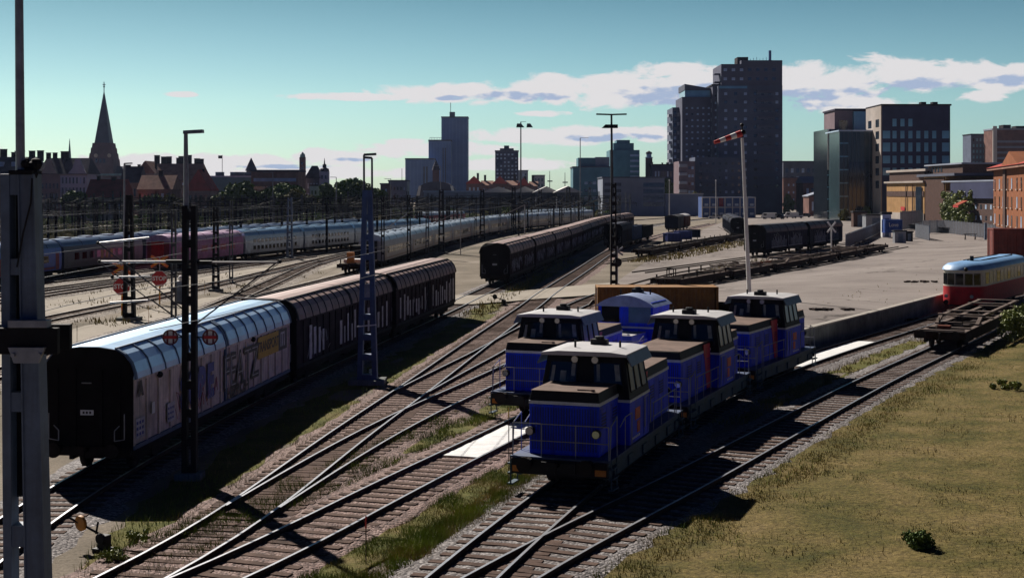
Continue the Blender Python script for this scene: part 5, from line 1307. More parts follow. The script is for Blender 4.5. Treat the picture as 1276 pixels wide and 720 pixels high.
# containers
def container(lb, pos, rz, L, W, Ht, m, name='shipping_container', cat='container', group=None, rib=.28, script=None):
    t = thing(name, lb, cat, pos, rz, group)
    mb = MB(); n = int(L/rib); pr = []
    for i in range(n):
        a = -L/2+.1+(L-.2)*i/n; w = (L-.2)/n
        pr += [(a,0),(a+w*.35,0),(a+w*.5,.035),(a+w*.85,.035)]
    for s in (-1,1):
        vs = [(x, s*(W/2-.06)+s*d*-1, .15) for x,d in pr]+[(x, s*(W/2-.06)+s*d*-1, Ht-.12) for x,d in pr]; k_ = len(pr)
        mb.add(vs, [(i,i+1,k_+i+1,k_+i) if s < 0 else (i+1,i,k_+i,k_+i+1) for i in range(k_-1)])
    mb.box(-L/2+.02,L/2-.02,-W/2+.05,W/2-.05,Ht-.1,Ht-.03); mb.box(-L/2+.02,L/2-.02,-W/2+.05,W/2-.05,.1,.16); part('side_panel', mb, m, t)
    mb = MB()
    for sx in (-1,1):
        for sy in (-1,1): mb.box(sx*L/2-.08,sx*L/2+.08,sy*W/2-.08,sy*W/2+.08,0,Ht)
        for z in (0.03,Ht-.13): mb.box(sx*L/2-.07,sx*L/2+.07,-W/2+.08,W/2-.08,z,z+.12)
    for sy in (-1,1):
        for z in (.03,Ht-.13): mb.box(-L/2+.08,L/2-.08,sy*W/2-.07,sy*W/2+.07,z,z+.12)
    part('frame', mb, m, t)
    for s in (-1,1):
        mb = MB(); mb.box(min(s*L/2,s*(L/2-.03)),max(s*L/2,s*(L/2-.03)),-W/2+.08,W/2-.08,.15,Ht-.13); d = part('door', mb, m, t)
        mb = MB()
        for y in (-.6,.6): mb.tube((s*(L/2+.03),y,.2),(s*(L/2+.03),y,Ht-.2),.025)
        part('lock_bar', mb, M_steel, d)
    if script: script(t)
    return t
Ma = mat('ochre_container', (.3,.13,.015), rough=.6, var=.35, scale=1.2, streak=.45, spotcol=(.1,.045,.015))
YC = GY(820,403); wpx = 148*YC.y/F
container('long ochre yellow container behind the curved roof locomotive', (YC.x,YC.y+1.3,YC.z), 0, wpx, 2.44, 2.05+.35, Ma)
Mr = mat('red_container', (.2,.03,.015), rough=.6, var=.35, scale=1.2, streak=.4, spotcol=(.06,.02,.015))
container('tall red container on the asphalt behind the railbus at the right edge', (54.0,147,1.17), R(-6), 7.5, 2.5, 3.7, Mr, rib=.9)
Ms = mat('skip_blue', (.01,.03,.22), rough=.5, var=.4, scale=1, spots=.3)
for i, (px, yb, lb) in enumerate(((838,301,'nearest dark blue skip on the asphalt left of the low flat wagons'),(851,298,'middle dark blue skip on the asphalt'),(862,295.5,'furthest dark blue skip, darkest of the three'))):
    p = GY(px,yb); container(lb, tuple(p), R(20), 2.6, 1.8, 1.5, Ms if i < 2 else M_dkb, 'skip', 'skip', 'blue skips on the asphalt')
Mcb = mat('script_container_blue', (.012,.06,.3), rough=.5, var=.25)
p = GY(1115,297)
def scr(t): text('graffiti','Love',1.05,M_white,t,(0,-1.24,1.5),(R(90),0,0),.004,.9,.0)
sc = container('bright blue container with white handwriting by the yard fence', (p.x,p.y+2,p.z+1.0), 0, 3.1, 2.3, 2.5, Mcb, script=scr)
# grey cabinets under / beside it
for px, yb, w, hpx, lb, m in ((1122,303,14,16,'pale grey cabinet in front of the blue script container',M_steel),(1133,301,9,13,'black cabinet beside the pale grey one',M_blk),(1105,296,11,32,'white door shaped hut left of the blue script container',M_white),(1072,283,17,20,'brown shed with flat roof behind the yard wagon end',mat('brown_shed',(.1,.06,.05),rough=.8,var=.4)),(1092,285,26,18,'grey hut with dark roof behind the blue fence',M_steel)):
    p = GY(px,yb); kk = p.y/F; t = thing('equipment_hut', lb, 'hut', tuple(p), 0, 'huts and cabinets at the yard end'); W_, H_ = w*kk, hpx*kk
    mb = MB(); mb.box(-W_/2,W_/2,0,W_*.7,0,H_*.9); part('body', mb, m, t); mb = MB(); mb.box(-W_/2-.15,W_/2+.15,-.15,W_*.7+.15,H_*.9+.004,H_); part('roof', mb, M_ribd, t)
    mb = MB(); mb.box(-W_*.2,W_*.25,-.03,-.003,.1,H_*.75); part('door', mb, M_mast, t)
# fences
def fence(lb, pts, hgt, m, mp, gap=2.4, board=False, px=True):
    w = [GY(*q) for q in pts] if px else [Vector(q) for q in pts]
    t = thing('metal_fence', lb, 'fence', tuple(w[0])); o = w[0]; pm = MB(); ps = []
    for a, b in zip(w[:-1], w[1:]):
        a, b = a-o, b-o; d = b-a; n = max(1,int(d.length/gap))
        for i in range(n+1): ps.append(a+d*i/n)
        if board: pm.bar(a+Vector((0,0,hgt*.5)), b+Vector((0,0,hgt*.5)), .05, hgt*.92)
        else:
            for z in (.25,hgt-.2): pm.bar(a+Vector((0,0,z)), b+Vector((0,0,z)), .04, .07)
            for i in range(int(d.length/.3)): q = a+d*(i+.5)/int(d.length/.3); pm.box(q.x-.07,q.x+.07,q.y-.03,q.y+.03,.1,hgt)
    part('fence_panel', pm, m, t)
    for q in ps:
        mb = MB(); mb.box(q.x-.06,q.x+.06,q.y-.07,q.y+.07,0,hgt+.1) ; part('post', mb, mp, t)
fence('blue grey board fence from the yard wagons to the white hut', [(1054,310),(1092,292),(1098,288)], 2.2, mat('blue_fence_board',(.025,.05,.12),rough=.6,var=.35), M_mast, board=True)
fence('grey steel bar fence along the far end of the asphalt', [(1150,291),(1176,290),(1240,298)], 2.7, M_steel, M_mast)
fence('taller grey fence beside the blue script container', [(1122,287),(1150,283)], 4.2, M_steel, M_mast)
fence('short grey bar fence behind the yard debris', [(1141,296),(1158,300)], 2.6, M_steel, M_mast, gap=2)
# debris and gate on the asphalt
for px, yb, n, lb in ((1145,400,10,'low heap of dark rubbish on the asphalt near the dock edge'),(1188-40,352,8,'string of dark scraps lying on the asphalt left of the railbus'),(1038,387,6,'small dark weeds and scraps at the edge of the asphalt behind the locomotive')):
    p = GY(px,yb); t = thing('scrap_heap', lb, 'scrap', tuple(p)); mb = MB()
    for i in range(n*3): mb.cb((random.uniform(-1.3,1.3),random.uniform(-.4,.4)+random.uniform(-.3,.3),.08),(random.uniform(.1,.5),random.uniform(.08,.3),random.uniform(.06,.2)),random.uniform(0,3))
    part('scraps', mb, M_flat, t)
p = GY(1209,299); bn = thing('trestle','small dark trestle standing alone on the asphalt by the fence','trestle',tuple(p)); mb = MB()
mb.box(-1.1,1.1,-.3,.3,1.0,1.12); part('top', mb, M_flat, bn)
for s in (-.9,.9):
    mb = MB(); mb.bar((s,-.3,0),(s,0,1.0),.1,.1); mb.bar((s,.3,0),(s,0,1.0),.1,.1); part('leg', mb, M_flat, bn)
p = GY(1228,299); t = thing('fence_bollard','dark upright post at the right end of the asphalt fence','post',tuple(p)); mb = MB(); mb.box(-.2,.2,-.2,.2,0,3.0); part('post', mb, M_mast, t, bevel=.03); mb = MB(); mb.box(-.26,.26,-.26,.26,3.0,3.12); part('cap', mb, M_steel, t)
# ---- cars
def make_car(label, m, van=False):
    t = thing('parked_car', label, 'car', group='cars parked near the yard entrance')
    mb = MB()
    pr = [(-2.1,.35),(2.1,.35),(2.15,.7),(1.9,.9),(1.0,.98),(-1.9,.98),(-2.15,.8)] if not van else [(-2.4,.35),(2.4,.35),(2.45,.9),(2.1,1.15),(1.6,2.0),(-2.4,2.05)]
    mb.prismx(pr, -.85, .85); b = part('body', mb, m, t, bevel=.05)
    if not van:
        mb = MB(); mb.hexa([(-.8,-1.75,.985),(.8,-1.75,.985),(.8,1.0,.985),(-.8,1.0,.985)],[(-.62,-1.2,1.45),(.62,-1.2,1.45),(.62,.35,1.45),(-.62,.35,1.45)]); part('window', mb, M_glass, b)
        mb = MB(); mb.box(-.62,.62,-1.15,.3,1.452,1.48); part('roof', mb, m, b)
    else:
        mb = MB()
        for s in (-1,1): mb.box(min(s*.85,s*.87),max(s*.85,s*.87),.4,1.5,1.2,1.8)
        mb.box(-.7,.7,-2.43,-2.405,1.2,1.8); part('window', mb, M_glass, b)
    for sx in (-1,1):
        for y in (-1.35,1.35):
            mb = MB(); mb.disc((sx*.8,y,.32),(1,0,0),.32,.2,14); part('wheel', mb, M_blk, t)
    for sx in (-1,1):
        mb = MB(); mb.box(sx*.6-.15,sx*.6+.15,-2.2,-2.11,.6,.75); part('tail_light', mb, M_signred, b)
    return t
M_cw = mat('car_white',(.65,.65,.66),rough=.3,var=.1); M_cd = mat('car_dark',(.03,.03,.04),rough=.3,var=.2); M_cs = mat('car_silver',(.3,.32,.35),rough=.3,metal=.5,var=.1)
car_w = make_car('white car left of the blue container stack foot', M_cw); car_d = make_car('dark car beside the road right of the big apartment tower', M_cd); car_s = make_car('silver car behind the grey bar fence', M_cs); van_w = make_car('white van parked right of the windsock pole', M_cw, True)
def putcar(o, px, yb, rz):
    p = GY(px,yb); o.location = p; o.rotation_euler = (0,0,rz)
putcar(car_w, 891,273,R(70)); putcar(car_d, 1003,271,R(75)); putcar(car_s, 1166,279,R(-60)); putcar(van_w, 958,273,R(60))
for src, px, yb, rz, lb in ((car_w,901,273,70,'white car at the foot of the blue container stack, right of another'),(car_w,911,273,70,'third white car at the foot of the blue container stack'),(van_w,986,272,80,'white van left of the small white car by the dark tower'),
    (car_w,993,272,80,'small white car right of the white van below the dark tower'),(car_d,970,273,60,'dark car between the two white vans'),(van_w,1154,277,-70,'white van behind the grey bar fence'),(car_s,1206,282,-70,'silver car near the ivy wall behind the fence'),
    (car_d,1232,285,-60,'dark car behind the fence by the brick house'),(car_s,1094,277,80,'silver car on the road below the glass office'),(car_d,1070,276,85,'dark car on the road below the green glass')):
    putcar(dup(src, lb), px, yb, R(rz))
# ------------------------------------------------------------------ buildings
WM = {}
def wmesh(w, h, m):
    key = (round(w,2),round(h,2),m.name)
    if key not in WM:
        mb = MB(); mb.box(-w/2,w/2,-.05,.10,-h/2,h/2); WM[key] = mb.mesh('window', m)
    return WM[key]
class Bd:
    def __init__(s, name, label, x0, x1, ytop, Z, depth, m, rz=0.0, cat='building', group=None, ybase=None, z0=0.0, k=1.0):
        a, b = P(x0,ytop,Z), P(x1,ytop,Z); s.Z = Z; s.k = k; s.z0 = z0
        s.w = (b.x-a.x)/max(.2,math.cos(rz))/k; s.d = depth; s.h = (a.z-z0)/k
        s.t = thing(name, label, cat, (a.x,Z,z0), rz, group); s.t.scale = (k,k,k)
        mb = MB(); mb.box(0,s.w,0,depth,-.3,s.h); s.wall = part('wall', mb, m, s.t)
    def zp(s, y): return (H-(y-YH)*s.Z/F-s.z0)/s.k
    def win(s, face, cols, rows, m, u0=.08, u1=.92, v0=.1, v1=.92, fw=.5, fh=.55, skip=None):
        W = s.w if face in 'fb' else s.d
        cw = W*(u1-u0)/cols; rh = s.h*(v1-v0)/rows; me = wmesh(cw*fw, rh*fh, m)
        for i in range(cols):
            for j in range(rows):
                if skip and skip(i,j): continue
                u = W*u0+cw*(i+.5); z = s.h*v0+rh*(j+.5)
                o = part('window', me if random.random() < .8 else wmesh(cw*fw, rh*fh, B_win if m is not B_win else B_winl), None, s.t)
                if face == 'f': o.location = (u,0,z)
                elif face == 'l': o.location = (0,u,z); o.rotation_euler.z = R(-90)
                else: o.location = (s.w,u,z); o.rotation_euler.z = R(90)
        return s
    def box(s, name, m, x0,x1,y0,y1,z0,z1):
        mb = MB(); mb.box(x0,x1,y0,y1,z0,z1); return part(name, mb, m, s.t)
    def gable(s, m, rise, along='x', over=.4, z=None, x0=None, x1=None):
        z = s.h if z is None else z; x0 = 0 if x0 is None else x0; x1 = s.w if x1 is None else x1
        mb = MB()
        if along == 'x': mb.prismx([(-over,z+.003),(s.d+over,z+.003),(s.d/2,z+rise)][::1], x0-over, x1+over)
        else: mb.prism([(x0-over,z+.003),(x1+over,z+.003),((x0+x1)/2,z+rise)], -over, s.d+over)
        return part('roof', mb, m, s.t)
    def hip(s, m, rise, over=.5, inset=.3):
        mb = MB(); z = s.h+.003; ix, iy = s.w*inset*.5, s.d*.45
        mb.hexa([(-over,-over,z),(s.w+over,-over,z),(s.w+over,s.d+over,z),(-over,s.d+over,z)],[(ix,iy,z+rise),(s.w-ix,iy,z+rise),(s.w-ix,s.d-iy,z+rise),(ix,s.d-iy,z+rise)])
        return part('roof', mb, m, s.t)
    def chims(s, n, m, hgt=2.5, w=1.4, roofz=0, seed=1):
        r = random.Random(seed)
        for i in range(n):
            x = s.w*(i+r.uniform(.2,.8))/n; ww = w*r.uniform(.6,1.5); hh = hgt*r.uniform(.6,1.2)
            mb = MB(); mb.box(x-ww/2,x+ww/2,s.d*.5-.5,s.d*.5+.5,s.h+roofz-1.5,s.h+roofz+hh); mb.box(x-ww/2-.12,x+ww/2+.12,s.d*.5-.62,s.d*.5+.62,s.h+roofz+hh+.002,s.h+roofz+hh+.2); part('chimney', mb, m, s.t)
        return s
    def parapet(s, m, hgt=.8):
        mb = MB(); mb.box(-.25,s.w+.25,-.25,s.d+.25,s.h+.003,s.h+hgt); part('parapet', mb, m, s.t); return s
B_dk = mat('dark_brown_brick',(.19,.105,.09),rough=.85,var=.4,scale=.3); B_rf = mat('dark_slate_roof',(.06,.055,.085),rough=.7,var=.4,scale=.3)
B_pink = mat('dusky_pink_render',(.34,.25,.23),rough=.85,var=.2,scale=.2); B_lil = mat('pale_lilac_render',(.55,.54,.62),rough=.8,var=.15,scale=.2)
B_redr = mat('dark_red_tiles',(.42,.075,.06),rough=.8,var=.35,scale=.4); B_cream = mat('cream_render',(.5,.44,.38),rough=.85,var=.2,scale=.2)
B_brown = mat('brown_tiles',(.3,.17,.13),rough=.8,var=.35,scale=.4); B_teal = mat('teal_grey_sheet',(.13,.26,.32),rough=.5,var=.25,scale=.2)
B_cop = mat('green_copper',(.14,.25,.28),rough=.6,var=.3,scale=.3); B_tow = mat('church_brick',(.13,.08,.09),rough=.85,var=.35,scale=.25)
B_blue = mat('blue_tile_tower',(.16,.25,.48),rough=.45,var=.15,scale=.1); B_bluel = mat('blue_tile_tower_pale',(.2,.3,.52),rough=.45,var=.15,scale=.1)
B_win = mat('window_pane_dark',(.02,.03,.045),rough=.1,var=.3,scale=.3,spec=.9); B_winl = mat('window_pane_pale',(.42,.52,.68),rough=.2,var=.35,scale=.25); B_wint = mat('window_pane_painted_sky',(.17,.36,.48),rough=.12,var=.25,scale=.2,spec=.8)  # teal panes carry the reflected sky in their base colour
B_apt = mat('apartment_brick',(.12,.125,.175),rough=.85,var=.2,scale=.2); B_apt2 = mat('apartment_brick_blue',(.12,.14,.2),rough=.8,var=.2,scale=.2); B_apt3 = mat('apartment_brick_rose',(.22,.16,.18),rough=.85,var=.2,scale=.2)
B_off = mat('dark_office_brick',(.05,.055,.11),rough=.75,var=.25,scale=.2); B_beige = mat('beige_stone',(.42,.36,.32),rough=.8,var=.2,scale=.2); B_sand = mat('sand_brick',(.4,.23,.1),rough=.85,var=.25,scale=.5)
B_red = mat('red_brick',(.24,.09,.042),rough=.85,var=.25,scale=.8); B_glass = mat('green_curtain_glass',(.03,.055,.065),rough=.2,var=.4,scale=.15,spec=.45); B_glassd = mat('black_curtain_glass',(.012,.016,.022),rough=.12,var=.3,scale=.15)
B_grey = mat('grey_concrete_wall',(.28,.31,.38),rough=.8,var=.2,scale=.15); B_greyd = mat('dark_grey_wall',(.11,.12,.16),rough=.8,var=.25,scale=.2); B_white = mat('white_wall',(.62,.6,.58),rough=.7,var=.12,scale=.2); B_bal = mat('balcony_front',(.34,.34,.4),rough=.5,var=.2,scale=.3)
B_chim = mat('sooty_chimney',(.03,.024,.028),rough=.9,var=.3,scale=.6)
for m_ in (B_dk,B_rf,B_pink,B_lil,B_redr,B_cream,B_brown,B_teal,B_tow,B_blue,B_bluel,B_apt,B_apt2,B_apt3,B_off,B_beige,B_sand,B_red,B_grey,B_greyd,B_white,B_chim,MATS['brown_shed']): m_.node_tree.nodes['Principled BSDF'].inputs['Specular IOR Level'].default_value = .08
TG = 'old town houses behind the left tracks'
b = Bd('town_house','long dark brown house with skylights behind the big steel mast',-150,49,217,480,14,B_dk,group=TG); b.win('f',22,3,B_win,.05,.95,.2,.9,.4,.6); b.hip(B_rf,6,inset=.1); b.chims(16,B_chim,2.2,2.2,6,3)
for u in (.3,.66,.73,.84): 
    mb = MB(); x = b.w*u; mb.box(x-1.6,x+1.6,2.2,3.8,b.h+2.6,b.h+4.2); part('skylight', mb, B_winl, b.t)
b = Bd('town_house','dusky pink house with a curved gable left of the pale lilac one',49,75,217,470,14,B_pink,group=TG); b.win('f',5,3,B_win,.08,.95,.15,.85,.35,.5); b.hip(B_rf,5.5,inset=.1); b.chims(3,B_chim,2,2,5.5,4)
mb = MB(); mb.prism([(.5,b.h),(6,b.h),(4.6,b.h+2),(3.6,b.h+5.2),(2.8,b.h+5.2),(1.8,b.h+2)],-.3,1.5); part('gable', mb, B_cream, b.t)
b = Bd('town_house','pale lilac three storey house with rows of dark windows and a curved gable',75,108,217,470,14,B_lil,group=TG); b.win('f',7,4,B_win,.03,.97,.05,.97,.42,.6); b.hip(B_rf,5.5,inset=.15)
mb = MB(); mb.prism([(2.5,b.h+.02),(9,b.h+.02),(7.4,b.h+2),(6.4,b.h+5),(5.2,b.h+5),(4.2,b.h+2)],-.3,1.5); part('gable', mb, B_lil, b.t)
mb = MB(); mb.box(-.3,b.w+.3,-.3,-.002,b.h-.5,b.h-.05); part('cornice', mb, B_beige, b.t)
# church
ch = Bd('church','dark brick church with a tall pointed spire and green copper roof edges','108','141',206,1000,19,B_tow) if False else Bd('church','dark brick church with a tall pointed spire and green copper roof edges',109,141,206,1000,19,B_tow,cat='church')
w = ch.w; z0 = ch.h; kz = 1000/F
zz = lambda y: H-(y-YH)*kz
mb = MB()
for a,b_,y in ((0,1,206),(.03,.97,196),(.07,.93,189),(.11,.89,183),(.15,.85,178)):
    pass
lv = [(206,0),(198,.02),(198,.04),(191,.06),(191,.085),(184,.105),(184,.13),(178,.15)]
for (ya,fa),(yb2,fb2) in zip(lv[:-1:2],lv[1::2]):
    mb.hexa([(w*fa,w*fa,zz(ya)),(w*(1-fa),w*fa,zz(ya)),(w*(1-fa),w*(1-fa),zz(ya)),(w*fa,w*(1-fa),zz(ya))],[(w*fb2,w*fb2,zz(yb2)),(w*(1-fb2),w*fb2,zz(yb2)),(w*(1-fb2),w*(1-fb2),zz(yb2)),(w*fb2,w*(1-fb2),zz(yb2))])
part('stepped_gable', mb, B_tow, ch.t)
mb = MB(); q = .2; mb.hexa([(w*q,w*q,zz(180)),(w*(1-q),w*q,zz(180)),(w*(1-q),w*(1-q),zz(180)),(w*q,w*(1-q),zz(180))],[(w*.485,w*.485,zz(114)),(w*.515,w*.485,zz(114)),(w*.515,w*.515,zz(114)),(w*.485,w*.515,zz(114))]); part('spire', mb, mat('spire_copper',(.05,.06,.1),rough=.6,var=.3,scale=.2), ch.t)
mb = MB(); mb.tube((w/2,w/2,zz(115)),(w/2,w/2,zz(101)),.35,6); mb.box(w/2-1,w/2+1,w/2-.2,w/2+.2,zz(105),zz(104)); mb.ball((w/2,w/2,zz(107)),.7); part('cross', mb, B_cop, ch.t)
for u in (.33,.85):
    mb = MB(); mb.disc((w*u,-.2,zz(194)),(0,1,0),1.4,.3,16); part('clock_face', mb, B_cream, ch.t)
for u in (.35,.5,.65):
    mb = MB(); mb.box(w*u-.7,w*u+.7,-.1,.2,zz(203),zz(198)); part('window', mb, B_win, ch.t)
mb = MB(); mb.prismx([(2,zz(217)),(20,zz(217)),(11,zz(207))],-4,32); part('nave_roof', mb, B_rf, ch.t)
mb = MB(); mb.box(-2,30,.5,21,-.3,zz(217)-.02); part('nave', mb, B_tow, ch.t); mb = MB(); mb.box(-2,28,-.3,.4,zz(219),zz(216.5)); part('copper_edge', mb, B_cop, ch.t)
b = Bd('spire_tower','very thin dark spire rising behind the pale lilac house',84,88,206,900,2.5,B_rf,cat='tower'); mb = MB(); mb.hexa([(0,0,b.h),(b.w,0,b.h),(b.w,b.d,b.h),(0,b.d,b.h)],[(b.w*.46,b.d*.46,b.h+17),(b.w*.54,b.d*.46,b.h+17),(b.w*.54,b.d*.54,b.h+17),(b.w*.46,b.d*.54,b.h+17)]); part('spire', mb, B_cop, b.t)
b = Bd('town_house','low cream house with a big dark red roof below the church',107,152,246,430,12,B_cream,group=TG); b.win('f',6,1,B_win,.4,.98,.1,.9,.5,.6); b.gable(B_redr,5.6); b.chims(2,B_chim,2,1.2,4.5,7)
b = Bd('town_house','dark house with a slate roof between the red roof and the brown roofs',150,172,228,500,12,B_dk,group=TG); b.win('f',4,2,B_win); b.gable(B_rf,6); b.chims(2,B_chim,2,1.3,5,8)
b = Bd('town_house','dusky brown house with stepped roof left of the large brown one',170,192,216,560,14,B_pink,group=TG); b.win('f',4,4,B_win); b.gable(B_brown,5,'y'); b.chims(2,B_chim,2,1.4,3,9)
b = Bd('town_house','small brown house with a tan saddle roof in front of the large brown one',172,214,236,450,12,B_dk,group=TG); b.win('f',6,2,B_win,.05,.95,.2,.95); b.gable(B_brown,4.6,'x'); b.chims(1,B_chim,2,1.4,4,10)
b = Bd('town_house','large dark brown house with many chimneys and a red roof slope at its right',186,252,224,600,16,B_dk,group=TG); b.win('f',10,4,B_win,.03,.97,.3,.95,.35,.45); b.hip(B_brown,7,inset=.1); b.chims(8,B_chim,3,2,7,11)
b = Bd('town_house','red tiled house sloping down to the teal hall',232,262,238,520,14,B_pink,group=TG); b.win('f',4,2,B_win); b.gable(B_redr,8,'y'); b.chims(1,B_chim,2,1.4,6,12)
b = Bd('sheet_hall','low teal sheet clad hall with a pale roof edge and flag pole',252,314,221,560,30,B_teal); b.parapet(B_winl,.6); mb = MB(); mb.tube((b.w*.35,5,b.h),(b.w*.35,5,b.h+9),.12); part('flag_pole', mb, B_chim, b.t); mb = MB(); mb.box(b.w*.35-1.6,b.w*.35,4.9,5.1,b.h+7.6,b.h+8.8); part('flag', mb, B_chim, b.t)
for u in (.2,.5,.62,.8): b.box('roof_unit', B_greyd, b.w*u, b.w*u+3, 6,9,b.h+.61,b.h+2.2)
b = Bd('turret','dark pointed turret left of the brown banded building',307,317,213,600,3.6,B_dk,cat='tower'); mb = MB(); mb.cone([(b.h,2.6),(b.h+1,2.3),(b.h+5.6,.1)],8,(b.w/2,1.8)); part('spire', mb, B_rf, b.t)
b = Bd('office_building','brown banded block with pale window strips behind the round green trees',313,372,214,540,18,B_brown); b.parapet(B_rf,.7)
for j in range(4): b.box('window_band', B_winl if j%2 else B_win, b.w*.05,b.w*.95,-.06,-.003,b.h*(.2+.19*j),b.h*(.28+.19*j))
b = Bd('church_tower','slim dark tower with a rounded top above the brown banded block',373,380,196,800,3.4,B_tow,cat='tower'); mb = MB(); mb.cone([(b.h,1.6),(b.h+1.5,1.4),(b.h+3,.2)],10,(b.w/2,1.7)); part('dome', mb, B_cop, b.t)
for v in (.9,.8): b.box('belfry_window', B_win, b.w*.3,b.w*.7,-.08,-.003,b.h*v-1.4,b.h*v)
b = Bd('town_house','blue grey gabled house with a dark mansard roof left of the domed turret',381,398,222,560,12,B_greyd,group=TG); b.win('f',4,3,B_winl); b.hip(B_rf,5,inset=.6)
b = Bd('turret_house','pale blue corner house with a domed lantern turret',398,409,214,560,4,B_lil,cat='building'); b.win('f',2,4,B_win,.1,.9,.3,.95); mb = MB(); mb.cone([(b.h,2.0),(b.h+1.2,1.7),(b.h+1.6,.8),(b.h+2.8,.8),(b.h+3.2,.3),(b.h+5.5,.05)],10,(b.w/2,2)); part('dome', mb, B_rf, b.t)
b = Bd('town_house','pale grey narrow building standing among the round green trees',386,396,232,430,8,B_lil,group=TG); b.win('f',2,4,B_win); b.parapet(B_rf,.5)
b = Bd('warehouse','narrow red brown brick block left of the grey warehouse',474,484,230,520,10,B_dk); b.win('f',2,3,B_win); b.parapet(B_rf,.5)
b = Bd('warehouse','grey flat roofed warehouse left of the stepped blue tower',484,507,226,540,14,B_grey); b.win('f',5,3,B_win,.05,.95,.2,.9,.4,.4); b.parapet(B_greyd,.5); mb = MB(); mb.tube((b.w*.7,3,b.h),(b.w*.7,3,b.h+5),.1); part('roof_mast', mb, B_chim, b.t)
# stepped blue tower
for x0,x1,yt,m,lb in ((505,541,199,B_blue,'lowest block of the stepped blue tower group'),(534,562,176,B_bluel,'middle block of the stepped blue tower group with a roof rail'),(550,583,147,B_blue,'tallest blue tower with a thin roof antenna')):
    Z = {505:1210,534:1240,550:1260}[x0]; b = Bd('blue_tower', lb, x0,x1,yt,Z,24,m,group='stepped blue tower group',cat='tower'); n = 8
    for i in range(n): x = b.w*(.04+.92*i/(n-1)); b.box('facade_rib', B_bluel if m is B_blue else B_blue, x-.35,x+.35,-.25,-.003,3,b.h-1.5)
    b.box('corner_strip', B_greyd, b.w*.62,b.w*.78,-.2,-.003,4,b.h-6) if x0 != 550 else b.box('corner_strip', B_greyd, b.w*.02,b.w*.26,-.2,-.003,4,b.h*.66)
    b.parapet(B_greyd,1.2)
    if x0 == 550:
        b.box('roof_house', B_greyd, b.w*.3,b.w*.5,4,10,b.h+1.2,b.h+5.5); mb = MB(); mb.tube((b.w*.34,6,b.h),(b.w*.34,6,b.h+14),.25); part('antenna', mb, B_chim, b.t)
    if x0 == 534:
        mb = MB(); mb.box(1,b.w*.6,.5,.8,b.h+3,b.h+3.3)
        for i in range(8): mb.box(1+i*1.4,1.2+i*1.4,.5,.8,b.h+1.2,b.h+3)
        part('roof_rail', mb, B_greyd, b.t)
b = Bd('church_tower','dark narrow brick tower in front of the stepped blue tower',539,547,212,700,3.4,B_tow,cat='tower'); mb = MB(); mb.cone([(b.h,2.1),(b.h+2,1.5),(b.h+5,.1)],8,(b.w/2,1.7)); part('spire', mb, B_rf, b.t)
b = Bd('domed_hall','dark domed hall with white roof ends in front of the stepped blue tower',519,568,244,640,12,B_greyd)
mb = MB(); pr = [(b.w*(.5+.5*math.cos(math.pi*i/10)), b.h+.01+6.5*math.sin(math.pi*i/10)**.7) for i in range(11)]; mb.prism(pr,0,12); part('roof', mb, B_rf, b.t, smooth=True)
for u in (0,.92): mb = MB(); mb.hexa([(b.w*u,-.3,b.h),(b.w*(u+.08),-.3,b.h),(b.w*(u+.08),-.05,b.h),(b.w*u,-.05,b.h)],[(b.w*(u+(.06 if u == 0 else -.06)),-.3,b.h+4.5),(b.w*(u+(.12 if u == 0 else .0)),-.3,b.h+4.5),(b.w*(u+(.12 if u == 0 else 0)),-.05,b.h+4.5),(b.w*(u+(.06 if u == 0 else -.06)),-.05,b.h+4.5)]); part('roof_end', mb, B_white, b.t)
b = Bd('long_hall','long pale grey low hall in front of the domed hall',528,602,239,600,14,B_grey); b.win('f',14,1,B_win,.02,.98,.2,.9,.4,.6); b.parapet(B_winl,.4)
b = Bd('windowed_tower','dark tower block with a grid of pale windows and a roof house',617,646,189,900,16,B_off,cat='tower'); b.win('f',6,8,B_winl,.02,.98,.42,.98,.5,.45); b.parapet(B_greyd,.8); b.box('roof_house', B_off, b.w*.2,b.w*.8,4,12,b.h+.8,b.h+2.2); b.box('lift_house', B_off, b.w*.38,b.w*.6,5,10,b.h+2.2,b.h+4)
for i, (x0,x1,yt) in enumerate(((581,600,229),(600,614,231),(614,632,229),(631,645,231),(645,660,231),(660,670,232))):
    b = Bd('brick_house', ['red brown gabled house at the left end of the row under the windowed tower','flat red brown house second in the row under the windowed tower','big gabled red brown house directly under the windowed tower','red brown house with tan roof right of the big gable','red brown house fifth in the row right of the windowed tower','last small gabled house of the row right of the windowed tower'][i], x0,x1,yt,760,12,B_dk,group='row of red brown houses under the windowed tower'); b.win('f',3,2,B_winl,.1,.9,.3,.95,.4,.4); b.gable(B_redr if i%2 == 0 else B_brown, 4.2 if i%2 == 0 else 2.6,'y' if i%2 == 0 else 'x'); b.chims(1,B_chim,2.5,1,3,20+i)
b = Bd('warehouse','pale grey block peeking above the red brown row',646,658,213,880,12,B_grey); b.parapet(B_greyd,.5); b.win('f',3,3,B_win,.1,.9,.6,.95)
b = Bd('warehouse','grey curved front block right of the red brown row',664,679,219,860,12,B_grey); b.parapet(B_greyd,.5); b.win('f',3,2,B_win,.1,.9,.6,.95)
